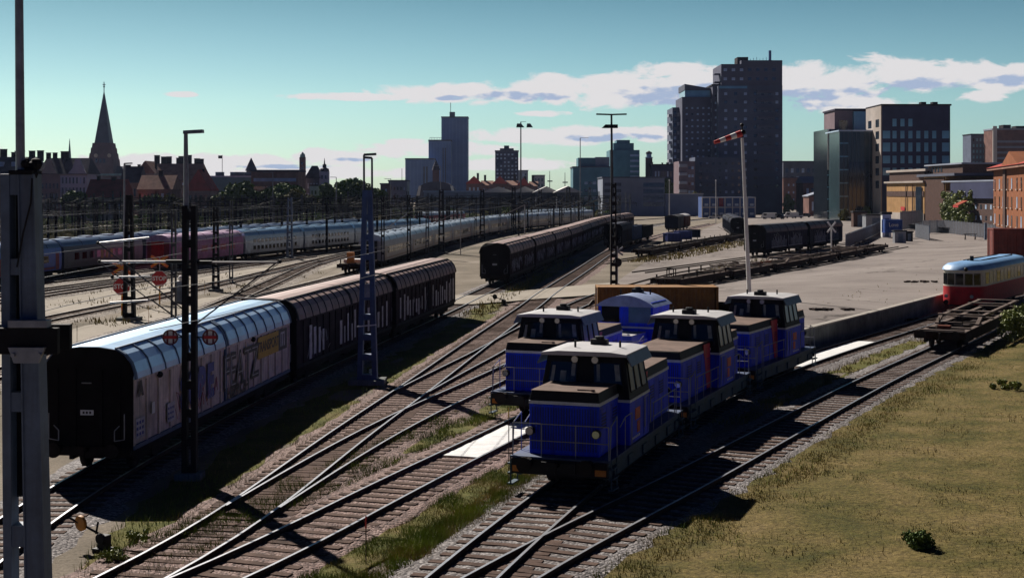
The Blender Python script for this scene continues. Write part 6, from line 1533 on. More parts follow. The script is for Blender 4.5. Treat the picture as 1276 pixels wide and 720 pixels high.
# station canopies
for i, (x0,x1) in enumerate(((602,640),(640,668),(668,694),(694,722))):
    Z = 540-14*i; b = Bd('station_canopy', ['station canopy with a white roof at the left end','station canopy second from the left with a white roof','station canopy third from the left with a white roof','station canopy with a white roof nearest the teal office'][i], x0,x1,240,Z,26,B_greyd,group='white roofed station canopies')
    b.gable(B_white,2.3,'y',1.2); b.win('f',5,1,B_winl,.05,.95,.2,.85,.4,.3)
for px, yt, lb in ((685,213,'thin radio mast left of the other beyond the canopies'),(704,215,'thin radio mast nearer the teal office')):
    p = P(px,yt,700); t = thing('radio_mast', lb, 'mast', (p.x,p.y,0), 0, 'thin radio masts beyond the canopies'); mb = MB(); mb.tube((0,0,0),(0,0,p.z),.35,6,.12); part('pole', mb, M_mastm, t); mb = MB(); mb.box(-1.2,1.4,-.2,.2,p.z*.72,p.z*.75); part('cross_arm', mb, M_mastm, t)
b = Bd('teal_office','low wide teal office left of the taller teal block',714,760,209,560,24,B_teal); b.win('f',6,4,B_winl,.3,.98,.1,.75,.8,.35); b.parapet(B_greyd,.5); b.box('upper_storey', B_teal, b.w*.15,b.w*.62,3,20,b.h+.5,b.h+4); b.box('plant_screen', B_grey, b.w*.62,b.w,3,20,b.h+.5,b.h+4.3)
b = Bd('teal_block','taller teal glass block with floor bands behind the T lamp mast',760,797,187,600,22,B_teal,cat='tower')
for j in range(8): b.box('floor_band', B_winl, b.w*.68,b.w*1.0,-.3,-.003,b.h*(.3+.085*j),b.h*(.3+.085*j)+.9)
b.box('upper_storey', B_teal, b.w*.13,b.w*.82,2,18,b.h+.01,b.h+3); b.box('plant_house', B_teal, b.w*.25,b.w*.7,4,16,b.h+3.01,b.h+4.4)
b = Bd('grey_block','wide grey building with window bands below the teal block',751,828,222,520,30,B_grey); b.parapet(B_greyd,.5)
for j in range(4): b.box('window_band', B_win, b.w*.66,b.w*.99,-.1,-.003,b.h*(.25+.17*j),b.h*(.25+.17*j)+1.6); b.box('window_band', B_greyd, b.w*.03,b.w*.3,-.1,-.003,b.h*(.28+.17*j),b.h*(.28+.17*j)+1.2)
b = Bd('lighthouse','dark round lighthouse tower with a glazed lantern and dome','804' if False else 805,813,197,600,2.7,B_tow,cat='lighthouse'); 
mb = MB(); mb.cone([(b.h,1.7),(b.h+.4,1.7),(b.h+.4,1.1),(b.h+1.8,1.1)],12,(b.w/2,1.35)); part('lantern', mb, B_winl, b.t); mb = MB(); mb.cone([(b.h+1.8,1.5),(b.h+2.5,1.2),(b.h+3.1,.1)],12,(b.w/2,1.35)); part('dome', mb, B_rf, b.t)
b = Bd('dark_house','dark flat roofed house right of the lighthouse',813,840,206,590,14,B_off); b.win('f',6,4,B_win); b.parapet(B_chim,.5); b.chims(3,B_chim,1.5,.8,0,31)
# apartment towers
AG = 'stepped brick apartment towers'
b = Bd('apartment_tower','lowest stepped apartment wing with white balconies at the left of the big tower',838,851,134,600,16,B_apt2,group=AG,cat='apartment block',k=1.29)
for j in range(14): z = b.h-3-3*j; b.box('balcony', B_bal, b.w*.45,b.w*.98,-1.0,-.003,z,z+1.1); b.box('balcony', B_bal, -1.0,-.003,2,7,z,z+.9)
b.win('f',1,14,B_win,.08,.4,.14,.98,.7,.5)
b = Bd('apartment_tower','middle stepped apartment tower with a glazed top floor',850,889,121,590,18,B_apt,group=AG,cat='apartment block',k=1.29); b.win('f',5,14,B_winl,.06,.94,.2,.93,.36,.3); b.box('glazed_storey', B_wint, 1,b.w-.5,.8,16,b.h+.01,b.h+2.2); mb = MB(); mb.hexa([(.8,-.3,b.h+2.3),(b.w,-.3,b.h+2.3),(b.w,17,b.h+2.3),(.8,17,b.h+2.3)],[(.8,-.3,b.h+4.2),(b.w,-.3,b.h+2.6),(b.w,17,b.h+2.6),(.8,17,b.h+4.2)]); part('roof', mb, B_greyd, b.t)
for j in range(13): z = b.h-2-3*j; b.box('balcony', B_bal, b.w*.92,b.w*1.08,-1.1,-.003,z,z+1.3)
b = Bd('apartment_tower','tallest dark brick apartment tower with roof antennas, behind the windsock pole',895,975,107,580,20,B_apt2,group=AG,cat='apartment block',k=1.29)
b.win('f',3,12,B_winl,.04,.5,.18,.97,.3,.33); b.win('f',4,12,B_win,.52,.97,.18,.97,.4,.35); b.box('glazed_band', B_wint, 0.3,b.w*.45,-.12,-.003,b.h-.9,b.h-.1)
b.box('upper_storeys', B_apt, 1.0,b.w,.3,19,b.h+.01,b.zp(80)); u = b.t
for j in range(2):
    for i in range(7):
        o = part('window', wmesh(1.1,.9,B_winl if i < 3 else B_win), None, b.t); o.location = (2.3+2.6*i,.3,b.h+2.2+2.9*j)
hh = b.zp(80)
b.box('roof_edge', B_apt, b.w*.36,b.w,.1,19.2,hh+.003,hh+1.2); b.box('lift_house', B_chim, b.w*.33,b.w*.5,4,10,hh+.01,hh+2.6)
for j in range(12): z = b.h*.2+j*2.75; b.box('balcony', B_apt, b.w*.6,b.w*.86,-1.2,-.003,z,z+.9)
for j in range(2): b.box('balcony', B_apt, -.9,.98,2,6,b.h+1.2+2.6*j,b.h+1.5+2.6*j)
mb = MB(); mb.tube((b.w*.85,5,hh),(b.w*.85,5,hh+4.8),.45,6)
for i in range(7): mb.tube((b.w*(.55+.05*i),6,hh+1),(b.w*(.55+.05*i),6,hh+2.2+.3*(i%3)),.07,5)
part('antenna', mb, mat('antenna_blue',(.05,.12,.3),rough=.5), b.t)
b = Bd('apartment_block','slim dark connecting wing between the middle and the tallest apartment towers',888,897,107,585,14,B_apt,group=AG,k=1.29); b.win('f',1,14,B_winl,.1,.9,.15,.95,.5,.3); b.parapet(B_chim,.5)
b = Bd('apartment_block','low rose brick block with white balconies in front of the apartment towers',846,866,201,555,14,B_apt3,group=AG,k=1.29); b.win('f',2,5,B_winl,.55,.95,.2,.95,.7,.35)
for j in range(5): b.box('balcony', B_bal, 0,b.w*.5,-1,-.003,b.h*.25+j*2.6,b.h*.25+j*2.6+.9)
b = Bd('apartment_block','dark lower brick block with recessed balconies in front of the tallest tower',866,928,196,565,14,B_apt2,group=AG,k=1.29); b.win('f',7,6,B_win,.05,.95,.2,.95,.36,.36)
for j in range(4): b.box('balcony', B_apt, b.w*.12,b.w*.32,-1,-.003,b.h*.35+j*2.8,b.h*.35+j*2.8+.9)
# white hall, container offices
b = Bd('white_hall','pale grey windowless hall below the apartment towers',829,876,242,520,18,B_grey); b.parapet(B_white,.25)
b = Bd('container_offices','two storey stack of blue site containers with white frames behind the windsock pole',875,941,245.5,480,8,mat('site_blue',(.03,.08,.26),rough=.6,var=.3,scale=.3),k=1.29)
for i in range(8): x = b.w*i/7; b.box('frame_post', B_white, x-.13,x+.13,-.12,-.003,0,b.h)
b.box('frame_rail', B_white, 0,b.w,-.25,-.125,b.h*.5-.1,b.h*.5+.1); b.box('frame_rail', B_white, 0,b.w,-.25,-.125,b.h-.25,b.h-.02)
for i in range(7):
    for j in range(2):
        o = part('window', wmesh(1.0,.6,B_winl), None, b.t); o.location = (b.w*(i+.55)/7,0,b.h*(.25 if j else .68)-.3)
b.box('red_panel', MATS['dark_red_end'], b.w*2.2/7,b.w*2.8/7,-.1,-.004,b.h*.55,b.h*.95)
# middle distance right
b = Bd('office_building','long low dark building far behind the glass office',976,1032,202,800,18,B_greyd); b.win('f',8,4,B_win,.02,.98,.2,.9); b.parapet(B_rf,.6)
b = Bd('office_building','dusky low building with a white window left of the brick sheds',976,1012,222,700,14,B_dk); b.win('f',5,3,B_winl,.1,.95,.2,.9,.3,.3); b.parapet(B_rf,.5)
b = Bd('brick_shed','old brick house with a pale gable roof right of the apartment tower',1001,1030,228,560,14,B_dk); b.gable(B_grey,2.6,'x'); b.win('f',4,2,B_win)
b = Bd('brick_shed','low brick shed with a slanting pale roof in front of the old brick house',1008,1032,245,510,10,B_dk); b.win('f',3,1,B_win); mb = MB(); mb.hexa([(-.4,-.6,b.h),(b.w,-.6,b.h+2.2),(b.w,10,b.h+2.2),(-.4,10,b.h)],[(-.4,-.6,b.h+.3),(b.w,-.6,b.h+2.6),(b.w,10,b.h+2.6),(-.4,10,b.h+.3)]); part('roof', mb, B_grey, b.t)
OG = 'office group right of the apartment towers'
b = Bd('glass_office','narrow dark glass tower at the left of the office group',1031,1048,161,445,16,B_glassd,group=OG,k=1.27)
for j in range(7): b.box('floor_band', B_wint, -.05,b.w*.95,-.15,-.003,2+3*j,2.25+3*j)
b.box('pale_column', B_white, b.w*.0,b.w*.12,-.2,-.15,b.h*.55,b.h)
b = Bd('glass_office','green curtain glass building with a black lower part beside the beige stone office',1046,1088,164,430,14,B_glass,group=OG,k=1.27); b.box('dark_glass', B_glassd, b.w*.28,b.w*.96,-.25,-.003,0,b.h*.66); b.parapet(B_winl,.35)
for i in range(9): x = b.w*(i+.0)/8; b.box('mullion', B_greyd, x-.05,x+.05,-.3,-.255,1,b.h-.2)
for j in range(6): b.box('floor_band', B_wint, 0,b.w*.27,-.15,-.003,2.5+3.2*j,2.8+3.2*j)
b = Bd('penthouse_office','set back rosy storey with a glass bay and roof planting above the green glass building',1040,1090,138,448,12,B_apt3,group=OG,k=1.27); b.box('glass_bay', B_wint, b.w*.45,b.w,-1.5,-.003,b.h-7,b.h-.3); b.box('dark_opening', B_win, b.w*.1,b.w*.32,-.1,-.003,b.h-5,b.h-2.4); b.box('roof_edge', B_rf, -.3,b.w+.2,-1.8,12.3,b.h+.004,b.h+.4)
b = Bd('brick_office','dark brick office with three rows of large teal windows and a beige stone side',1099,1184,132,420,14,B_off,group=OG,k=1.27)
W_ = b.w; sk = lambda i,j: (j == 4 and i not in (1,2,3))
cw = W_/8; 
for j, y in enumerate((199,183.5,168,153,214)):
    z = b.zp(y)
    for i in range(8):
        if y == 153 and i not in (1,2,3): continue
        wide = i in (0,7); o = part('window', wmesh(1.75 if wide else .95, 1.8 if y != 183.5 else 2.1, B_wint), None, b.t); o.location = ((1.05+.0) if i == 0 else (W_-1.05 if i == 7 else 2.95+1.87*(i-1)), 0, z)
b.box('beige_side', B_beige, -.25,-.003,-.02,b.d,0,b.h)
for j, y in enumerate((153,168,183.5,199,214,230)):
    z = b.zp(y)
    for i in range(2):
        o = part('window', wmesh(3.0,1.8,B_win), None, b.t); o.location = (-.25,3.2+7*i,z); o.rotation_euler.z = R(-90)
b.parapet(B_chim,.4)
for u in (.63,.8): b.box('roof_unit', B_chim, W_*u,W_*u+1.2,3,5,b.h+.4,b.h+1.1)
b = Bd('green_mound_house','dark hedge topped house right of the dark brick office',1184,1206,213,520,12,B_greyd); b.hip(MATS['dark_leaves'],2.5,inset=.8); b.win('f',3,2,B_win)
b = Bd('tower_block','dark tower block with blue windows left of the tall ribbed tower',1210,1238,168,760,14,B_apt2,cat='tower'); b.win('f',6,6,B_wint,.04,.96,.5,.97,.5,.5); b.parapet(B_chim,.5)
b = Bd('tower_block','wide ribbed tower block with a white stair end at the right edge',1237,1300,162,740,14,B_dk,cat='tower'); b.box('white_stair', B_white, 0,b.w*.08,-.5,-.003,0,b.h+2)
for j in range(7): b.box('window_band', B_grey, b.w*.09,b.w,-.2,-.003,b.h*.42+j*2.9,b.h*.42+j*2.9+1.1)
b.parapet(B_grey,.8); b.box('roof_house', B_chim, b.w*.25,b.w*.4,3,10,b.h+.8,b.h+2.8); b.box('roof_house', B_chim, b.w*.5,b.w*.7,3,10,b.h+.8,b.h+2.2)
# sand brick terminal: its long wall runs away from the camera and catches the sun
def rbd(name, label, pa, Za, pb, Zb, ytop, Ztop, depth, m, **kw):
    a = Vector(((pa-638)/F*Za, Za, 0)); c = Vector(((pb-638)/F*Zb, Zb, 0)); d = c-a
    k = kw.get('k',1.27); b = Bd.__new__(Bd); b.k = k; b.w = d.length/k; b.d = depth; b.h = (H-(ytop-YH)*Ztop/F-1.0)/k; rz = math.atan2(d.y, d.x)
    b.t = thing(name, label, kw.get('cat','building'), (a.x,a.y,1.0), rz, kw.get('group')); b.t.scale = (k,k,k); mb = MB(); mb.box(0,b.w,0,depth,-1.2,b.h); b.wall = part('wall', mb, m, b.t); return b
b = rbd('brick_terminal','low sand brick building with flat white roof edges left of the ivy wall',1105,404,1152,371,228,381,14,B_sand)
b.box('white_roof', B_beige, -.6,b.w+.4,-.5,14,b.h+.004,b.h+.4); b.box('clerestory', MATS['brown_shed'], 1,b.w-1,.3,13,b.h+.41,b.h+2.4); b.box('upper_roof', B_beige, -.2,b.w+.8,-.1,14,b.h+2.41,b.h+2.9)
b.box('brown_band', MATS['brown_shed'], .3,b.w-.3,-.12,-.003,b.h*.64,b.h*.78); b.box('pale_plinth', B_beige, .2,b.w-.1,-.15,-.004,-1,b.h*.2)
for u in (.55,.72): b.box('drain_pipe', MATS['brown_shed'], b.w*u,b.w*u+.25,-.3,-.16,-.5,b.h*.95)
b.box('stair_window', B_win, b.w*.8,b.w*.95,-.2,-.16,b.h*.2,b.h*.9); b.box('red_sign', M_signred, b.w*.42,b.w*.52,-.25,-.155,b.h*.26,b.h*.36)
b = rbd('brick_terminal','taller sand brick block, one side painted as shade, with a red letter next to the ivy wall',1147,376,1178,353,220,362,16,B_sand)
b.box('painted_shade_side', mat('shaded_brown_brick',(.08,.042,.032),rough=.85,var=.3), b.w*.18,b.w*.98,-.15,-.003,-1,b.h*.96); b.box('roof_slab', B_greyd, -.8,b.w+8,-.6,16,b.h+.004,b.h+.5); b.box('upper_storey', MATS['brown_shed'], 2,b.w+8,1.0,14,b.h+.51,b.h+2.2); b.box('upper_roof', B_grey, 1,b.w+9,.5,15,b.h+2.21,b.h+2.5)  # dark brown panel over the sand wall paints its shaded side
b.win('f',3,3,B_win,.25,.95,.1,.85,.4,.35)
text('red_letter','S',2.2,M_signred,b.t,(b.w*.09,-.08,b.h*.8),(R(90),0,0),.03,1.0,.04)
for i in range(5): o = part('window', wmesh(1.1,1.0,B_win), None, b.t); o.location = (3.2+2.2*i,1.0,b.h+1.4)
b = rbd('brick_terminal','dark brick wing with a blue black upper box behind the ivy wall',1176,354,1242,318,238,333,14,MATS['brown_shed'])
b.box('dark_box', B_off, b.w*.2,b.w*1.0,-.6,-.003,b.h*.78,b.h+1.6); b.win('f',5,2,B_winl,.5,.95,.05,.7,.3,.4); b.box('roof_slab', B_grey, -.5,b.w,-.3,14,b.h+1.7,b.h+2.0)
IVY = b
t = thing('dark_container','dark green open container in front of the sand brick block','container',tuple(GY(1171,280))); mb = MB(); mb.box(-1.6,1.6,0,2.2,.1,2.6); part('body', mb, M_frame, t, bevel=.03); mb = MB()
for x in (-1.3,-.6,.1,.8,1.4): mb.box(x-.06,x+.06,-.08,-.003,.15,2.5)
part('rib', mb, M_frame, t)
# brick house at the right edge
b = rbd('brick_house','red brick house with three storeys of paired windows at the right edge',1238,308,1290,249,213,308,14,B_red)
for j in range(3):
    for i in range(9):
        x = b.w*(i+.5)/9+(.35 if i%2 else -.35); z = b.h*(.16+.3*j)
        o = part('window', wmesh(1.1,b.h*.17,B_win if (i+j)%3 else B_winl), None, b.t); o.location = (x,0,z)
        q = b.box('window_sill', B_beige, x-.7,x+.7,-.22,-.06,z-b.h*.105,z-b.h*.09)
b.box('brown_pilaster', MATS['brown_shed'], b.w*.3,b.w*.36,-.25,-.003,-1,b.h); b.box('eave', B_brown, -1,b.w+1,-1.0,15,b.h+.004,b.h+.4)
mb = MB(); z = b.h+.42; mb.prismx([(-1.2,z),(15.2,z),(7,z+2.6)],-1,b.w+1); part('roof', mb, B_redr, b.t)
mb = MB(); mb.prism([(b.w*.35,z+.1),(b.w*.75,z+.1),(b.w*.55,z+2.2)],-.8,6); part('gable', mb, B_red, b.t); mb = MB(); mb.box(b.w*.45,b.w*.62,5,8,z+2,z+6.5); part('chimney', mb, B_red, b.t)
# ------------------------------------------------------------------ trees and plants
def leaf_cloud(name, clumps, n, size, m, parent, seed=0):
    r = np.random.default_rng(seed); cl = np.array(clumps, float); wgt = cl[:,3]**2; wgt = wgt/wgt.sum()
    idx = r.choice(len(cl), n, p=wgt); d = r.normal(size=(n,3)); d /= np.linalg.norm(d,axis=1)[:,None]
    rad = cl[idx,3]*(.55+.5*r.random(n))**.8; c = cl[idx,:3]+d*rad[:,None]*np.array([1,1,.8])
    a = r.normal(size=(n,3)); a /= np.linalg.norm(a,axis=1)[:,None]; b = np.cross(a,d+r.normal(size=(n,3))*.6); b /= np.linalg.norm(b,axis=1)[:,None]+1e-9
    s = size*r.uniform(.6,1.3,n)[:,None]; v = np.stack([c-a*s-b*s*.6,c+a*s-b*s*.6,c+a*s*.7+b*s*.6,c-a*s*.7+b*s*.6],1)
    me = bpy.data.meshes.new(name); me.vertices.add(4*n); me.vertices.foreach_set('co', v.ravel()); me.loops.add(4*n); me.loops.foreach_set('vertex_index', np.arange(4*n,dtype=np.int32))
    me.polygons.add(n); me.polygons.foreach_set('loop_start', np.arange(0,4*n,4,dtype=np.int32)); me.update(calc_edges=True); me.materials.append(m)
    return part(name, me, None, parent)
def make_tree(label, hgt, wid, m, seed, group, n=5200, name='broadleaf_tree', trunk=True):
    t = thing(name, label, 'tree', group=group); r = random.Random(seed)
    cl = []
    for i in range(30):
        a = r.uniform(0,6.28); q = r.random()**.6; z = hgt*r.uniform(.1,.9); ww = wid*.5*(1-((z/hgt-.42)/.62)**2)
        cl.append((math.cos(a)*q*ww, math.sin(a)*q*ww, z, hgt*r.uniform(.11,.2)))
    mb = MB(); mb.tube((0,0,-.1),(.1,0,hgt*.45),hgt*.035,8,hgt*.02)
    for c in cl[:8]: mb.tube((.1,0,hgt*r.uniform(.25,.45)),c[:3],hgt*.014,5,hgt*.004)
    part('trunk', mb, M_bark, t); leaf_cloud('crown', cl, n, hgt*.035, m, t, seed)
    return t
TRG = 'trees in front of the old town'
t1 = make_tree('tree',10,9,M_leafA,1,TRG); t2 = make_tree('tree',9,10,M_leafB,2,TRG); t3 = make_tree('tree',11,8,M_leafA,3,TRG)
def puttree(o, px, yt, Z, lb, first=False, wide=1.0, h0=10.0):
    z = H-(yt-YH)*Z/F; s = z/h0
    if not first: o = dup(o, lb, group=TRG)
    o['label'] = lb; o.location = ((px-638)/F*Z, Z, 0); o.scale = (s*wide,s*wide,s); o.rotation_euler.z = px*.7
puttree(t1, 93,238,400,'dark tree in front of the pale lilac house', True); puttree(t2, 214,240,380,'yellowish bush like tree below the large brown house', True, 1.2, 9.5); puttree(t3, 120,247,390,'small dark tree in front of the low cream house', True, 1.0, 11)
for o, px, yt, Z, wd, lb, h0 in ((t1,188,243,385,1.1,'small dark tree left of the yellowish one',10),(t2,272,243,385,1.0,'olive tree left of the large tree under the teal hall',9.5),(t1,296,227,390,1.2,'large olive green tree in front of the teal hall',10),(t3,330,236,390,1.1,'dark tree in front of the brown banded block',11),(t1,352,229,400,1.3,'broad green tree left of the gabled blue grey house',10),(t2,374,233,395,1.1,'green tree just left of the pale narrow building',9.5),
   (t3,408,229,400,1.0,'dark tree right of the pale narrow building',11),(t1,432,223,420,1.25,'large dark green tree left of the blue lattice mast',10),(t3,452,226,430,1.1,'dark tree directly behind the top of the blue lattice mast',11),(t1,470,236,430,1.0,'small dark tree right of the blue lattice mast top',10),(t3,832,214,600,.8,'tall dark blue green tree left of the apartment towers',11),(t1,826,222,590,.8,'dark tree left of the tall one by the apartment towers',10),
   (t2,868,237,545,.7,'tan green tree below the rose brick block',9.5),(t1,983,242,545,.6,'dark green tree between the big tower and the brick sheds',10),(t2,1052,259,425,.8,'small green tree on the street below the glass office',9.5),(t1,1080,257,425,.7,'dark tree in front of the black glass',10),(t3,1195,215,430,.6,'dark tree behind the roof of the sand brick building',11)):
    puttree(o, px, yt, Z, lb, False, wd, h0)
# trackside scrub along the far tracks
SG = 'scrub bushes along the far tracks'
s1 = make_tree('bush',3,5,M_leafA,7,SG,1400,'scrub_bush'); s2 = make_tree('bush',2.6,6,M_leafB,8,SG,1400,'scrub_bush')
for i in range(44):
    px = 45+i*17+r_.uniform(-6,6); Y = r_.uniform(262,350) if px < 480 else r_.uniform(400,470); src = (s1,s2)[i%2]; o = src if i < 2 else dup(src,'',group=SG)
    o['label'] = 'low dark scrub bush among the far tracks below the town'; o['category'] = 'bush'; sc_ = r_.uniform(.8,1.5); o.location = ((px-638)/F*Y,Y,0); o.scale = (sc_*1.5,sc_,sc_); o.rotation_euler.z = r_.uniform(0,6)
# weeds and ivy near the camera
def plant(label, px, yb, wpx, hpx, m, n, size, seed, name='bush', on_field=True, cat='bush'):
    z = 0.0
    for _ in range(5):
        x, y = G(px,yb,z); d = np.hypot(T5.a[:,0]-x,T5.a[:,1]-y); i = int(np.argmin(d)); off = float((np.array([x,y])-T5.a[i])@T5.n[i]); z = fieldz(off) if (on_field and off > 1.9) else 0.0
    k_ = y/F; w, h = wpx*k_, hpx*k_; t = thing(name, label, cat, (x,y,z)); r = random.Random(seed); cl = []
    for i in range(14): a = r.uniform(0,6.28); q = r.random()**.5*w*.4; cl.append((math.cos(a)*q,math.sin(a)*q,h*r.uniform(.2,.75),h*r.uniform(.2,.34)))
    mb = MB()
    for c in cl: mb.tube((c[0]*.2,c[1]*.2,0),c[:3],.012,4)
    part('stems', mb, M_bark, t); leaf_cloud('leaves', cl, n, size, m, t, seed); return t
plant('small round dark green bush alone on the dry field',1146,684,36,30,M_leafA,1500,.035,41)
plant('patch of low green weeds at the right edge of the field',1255,486,50,14,M_leafC,1300,.05,42,'weed_patch'); plant('leafy creeper heap beside the flat wagon at the right edge',1272,425,46,48,M_leafC,2600,.07,43,'creeper',True,'creeper')
plant('green weed clump beside the orange point lever',140,700,46,20,M_leafC,700,.03,46,'weed_clump',False); plant('green weed tuft on the gravel left of the switch',175,674,44,14,M_leafC,600,.03,47,'weed_clump',False)
mb = None
# ivy on the dark brick wing
iv = thing('ivy','yellow green ivy hanging down the brick wall left of the red awning','ivy',IVY.t.location.copy(),IVY.t.rotation_euler.z); iv.scale = (1.27,)*3; cl = []
for i in range(170): x = random.uniform(.5,IVY.w*.62); cl.append((x,-.45-random.random()*.15,random.uniform(.2,IVY.h*.98),random.uniform(.3,.6)))
leaf_cloud('leaves', cl, 9000, .16, M_leafC, iv, 51)
mb = MB()
for i in range(14): x = .5+i*IVY.w*.62/14; mb.tube((x,-.2,-.5),(x+.2,-.3,IVY.h*.8),.04,4)
part('stems', mb, M_bark, iv)
aw = thing('awning','small faded red awning over the ivy wall','awning',IVY.t.location.copy(),IVY.t.rotation_euler.z); aw.scale = (1.27,)*3; mb = MB(); mb.hexa([(IVY.w*.5,-3,3.5),(IVY.w*.6,-3,3.5),(IVY.w*.6,-1.2,4.3),(IVY.w*.5,-1.2,4.3)],[(IVY.w*.5,-3,3.65),(IVY.w*.6,-3,3.65),(IVY.w*.6,-1.2,4.5),(IVY.w*.5,-1.2,4.5)]); part('cloth', mb, mat('faded_red_cloth',(.3,.05,.02),rough=.8,var=.3), aw); mb = MB(); mb.box(IVY.w*.5,IVY.w*.6,-3.02,-2.98,3.2,3.5); part('valance', mb, M_signred, aw)
# road beyond the yard
flat('street', [(-900,640),(-900,660),(900,660),(900,640)], .02, M_asph, .2); flat('street', [(90,300),(97,280),(104,270),(112,280),(118,330),(112,420),(100,420),(95,350)], 1.24, mat('dark_street',(.07,.07,.08),rough=.9,var=.25,scale=.3), .2)
for i, (px, lb) in enumerate(((892,'thin white pole left of the windsock among the blue containers'),(834,'thin white flagpole left of the white hall'))): 
    p = P(px,225,390); t = thing('flagpole', lb, 'flagpole', (p.x,p.y,0), 0, 'white poles by the white hall'); mb = MB(); mb.tube((0,0,0),(0,0,p.z),.12,8,.08); part('pole', mb, M_white, t); mb = MB(); mb.ball((0,0,p.z),.2); part('finial', mb, M_white, t)
SKYS, EXPO, BACK, HAZE = .08, .58, (.08,.17,.5), .00003
SKY0, SKY1, SKYM, SKY2, SKY3 = (.47,.68,.86), (.43,.63,.70), (.21,.36,.39), (.05,.10,.14), (.02,.045,.09)
CLW, CLS = (6.3,6.15,6.2), (3.2,3.9,5.3)
# ------------------------------------------------------------------ sun, sky, camera
EL, AZ = R(36), R(-30)
sv = Vector((math.sin(AZ)*math.cos(EL), math.cos(AZ)*math.cos(EL), math.sin(EL)))
sl = bpy.data.lights.new('sun', 'SUN'); sl.energy = 5.0; sl.angle = R(.5); sl.color = (1.0,.93,.84)
so = bpy.data.objects.new('sun', sl); COL.objects.link(so); so.rotation_euler = (-sv).to_track_quat('-Z','Y').to_euler(); so.location = (-60,100,120)
W = bpy.data.worlds.new('World'); SC.world = W; W.use_nodes = True
nt = W.node_tree; n = nt.nodes; L = nt.links; bg = n['Background']
def M(op, a, b=None, c=None):
    q = n.new('ShaderNodeMath'); q.operation = op
    for i, v in enumerate((a,b,c)):
        if v is None: continue
        if isinstance(v,(int,float)): q.inputs[i].default_value = v
        else: L.new(v, q.inputs[i])
    return q.outputs[0]
sky = n.new('ShaderNodeTexSky'); sky.sky_type = 'NISHITA'; sky.sun_disc = False; sky.sun_elevation = EL; sky.sun_rotation = AZ; sky.air_density = 1.0; sky.dust_density = .6; sky.ozone_density = 1.5
tc = n.new('ShaderNodeTexCoord'); sp = n.new('ShaderNodeSeparateXYZ'); L.new(tc.outputs['Generated'], sp.inputs[0])
x, y, z = sp.outputs
az = M('ARCTAN2', x, y); el = M('ARCSINE', z)
# deep teal tint, strongest overhead, as the photograph's sky
t1_ = n.new('ShaderNodeValToRGB'); e = t1_.color_ramp.elements
e[0].position = 0.0; e[0].color = (SKY0[0],SKY0[1],SKY0[2],1); e[1].position = 1.0; e[1].color = (SKY3[0],SKY3[1],SKY3[2],1)
k1 = e.new(.08); k1.color = (*SKY1,1); k3 = e.new(.18); k3.color = (*SKYM,1); k2 = e.new(.34); k2.color = (*SKY2,1)
L.new(M('MULTIPLY', el, 1/R(45)), t1_.inputs['Fac'])
mx = n.new('ShaderNodeMix'); mx.data_type = 'RGBA'; mx.blend_type = 'MULTIPLY'; mx.inputs[0].default_value = 1; L.new(sky.outputs[0], mx.inputs[6]); L.new(t1_.outputs[0], mx.inputs[7])
# the sky is brighter towards the sun than away from it
dt = M('ADD', M('MULTIPLY', x, math.sin(AZ)), M('MULTIPLY', y, math.cos(AZ)))
fr = n.new('ShaderNodeMapRange'); fr.interpolation_type = 'SMOOTHSTEP'; fr.inputs[1].default_value = -.25; fr.inputs[2].default_value = .7; fr.inputs[3].default_value = 0.0; fr.inputs[4].default_value = 1.0; L.new(dt, fr.inputs[0])
skt = n.new('ShaderNodeMix'); skt.data_type = 'RGBA'; L.new(fr.outputs[0], skt.inputs[0]); skt.inputs[6].default_value = (*BACK,1); skt.inputs[7].default_value = (1,1,1,1)
skc = n.new('ShaderNodeVectorMath'); skc.operation = 'MULTIPLY'; L.new(mx.outputs[2], skc.inputs[0]); L.new(skt.outputs[2], skc.inputs[1])
# clouds in azimuth / elevation
cb = n.new('ShaderNodeCombineXYZ'); L.new(M('MULTIPLY',az,26), cb.inputs[0]); L.new(M('MULTIPLY',el,62), cb.inputs[1])
nz = n.new('ShaderNodeTexNoise'); nz.inputs['Scale'].default_value = 1.1; nz.inputs['Detail'].default_value = 9; nz.inputs['Roughness'].default_value = .62; nz.inputs['Distortion'].default_value = .5; L.new(cb.outputs[0], nz.inputs['Vector'])
def blob(px, py, rx, ry):
    u, v = (px-CX)/F, (YH-py)/F
    a = M('POWER', M('ABSOLUTE', M('MULTIPLY', M('SUBTRACT',az,u), F/rx)), 2.0); b = M('POWER', M('ABSOLUTE', M('MULTIPLY', M('SUBTRACT',el,v), F/ry)), 2.0)
    return M('SUBTRACT', 1.0, M('ADD',a,b))
def union(bl):
    o = blob(*bl[0])
    for q in bl[1:]: o = M('MAXIMUM', o, blob(*q))
    return M('MAXIMUM', o, -1.0)
cl = union([(450,122,110,6),(560,117,110,15),(680,112,90,21),(770,114,80,29),(850,106,80,32),(1030,104,120,26),(1130,98,120,24),(1240,104,120,20),(1480,110,160,30),(1040,134,90,14),
            (690,170,125,13),(800,166,60,12),(505,178,34,7),(545,186,120,11),(250,205,190,14),(415,196,60,12),(640,205,140,10),(232,121,22,4),(1205,126,36,9),(680,142,40,5),(80,212,120,12),(-150,190,200,16),(330,215,300,10)])
dens = M('ADD', cl, M('MULTIPLY', M('SUBTRACT', nz.outputs['Fac'], .5), 3.4))
mask = n.new('ShaderNodeMapRange'); mask.interpolation_type = 'SMOOTHSTEP'; mask.inputs[1].default_value = .08; mask.inputs[2].default_value = .6; L.new(dens, mask.inputs[0])
sh = union([(830,124,70,15),(640,121,70,6),(560,123,20,4),(1010,122,110,9),(1130,112,70,9),(990,136,60,8),(760,172,60,5),(1240,108,40,8),(900,120,60,16),(450,199,40,3),(350,208,80,3)])
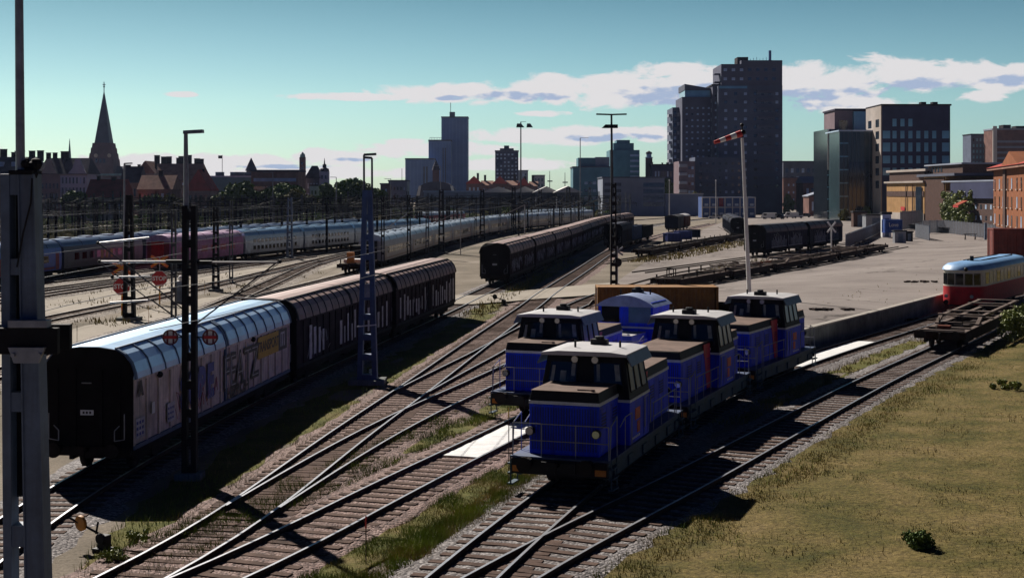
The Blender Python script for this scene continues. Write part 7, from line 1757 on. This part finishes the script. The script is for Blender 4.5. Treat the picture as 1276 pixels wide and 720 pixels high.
nz2 = n.new('ShaderNodeTexNoise'); nz2.inputs['Scale'].default_value = 2.1; nz2.inputs['Detail'].default_value = 7; L.new(cb.outputs[0], nz2.inputs['Vector'])
shm = n.new('ShaderNodeMapRange'); shm.interpolation_type = 'SMOOTHSTEP'; shm.inputs[1].default_value = 0.0; shm.inputs[2].default_value = .9
L.new(M('ADD', sh, M('MULTIPLY', M('SUBTRACT', nz2.outputs['Fac'], .5), 5.0)), shm.inputs[0])
cc = n.new('ShaderNodeMix'); cc.data_type = 'RGBA'; L.new(shm.outputs[0], cc.inputs[0]); cc.inputs[6].default_value = (*CLW,1); cc.inputs[7].default_value = (*CLS,1)
fin = n.new('ShaderNodeMix'); fin.data_type = 'RGBA'; L.new(mask.outputs[0], fin.inputs[0]); L.new(skc.outputs[0], fin.inputs[6]); L.new(cc.outputs[2], fin.inputs[7])
L.new(fin.outputs[2], bg.inputs['Color']); bg.inputs['Strength'].default_value = SKYS
cam = bpy.data.cameras.new('camera'); co = bpy.data.objects.new('camera', cam); COL.objects.link(co)
co.location = (0,0,H); co.rotation_euler = (R(90),0,0); cam.sensor_width = 36; cam.lens = F/1276*36; cam.shift_y = -(360-YH)/1276; cam.clip_start = .5; cam.clip_end = 9000
SC.camera = co
SC.view_settings.view_transform = 'Standard'; SC.view_settings.look = 'None'; SC.view_settings.exposure = EXPO; SC.view_settings.gamma = 1.0
SC.cycles.max_bounces = 5; SC.cycles.diffuse_bounces = 2; SC.cycles.glossy_bounces = 3; SC.cycles.use_denoising = True

# thin summer haze over the town
if HAZE:
    mb = MB(); mb.box(-1400,1400,-60,1500,-1.0,160); hz = part('haze', mb, [], None); hz['kind'] = 'stuff'
    hm = bpy.data.materials.new('haze_air'); hm.use_nodes = True; t_ = hm.node_tree; t_.nodes.remove(t_.nodes['Principled BSDF'])
    pv = t_.nodes.new('ShaderNodeVolumePrincipled'); pv.inputs['Density'].default_value = HAZE; pv.inputs['Color'].default_value = (.5,.65,1,1); pv.inputs['Anisotropy'].default_value = .2
    t_.links.new(pv.outputs[0], t_.nodes['Material Output'].inputs['Volume']); hz.data.materials.append(hm)
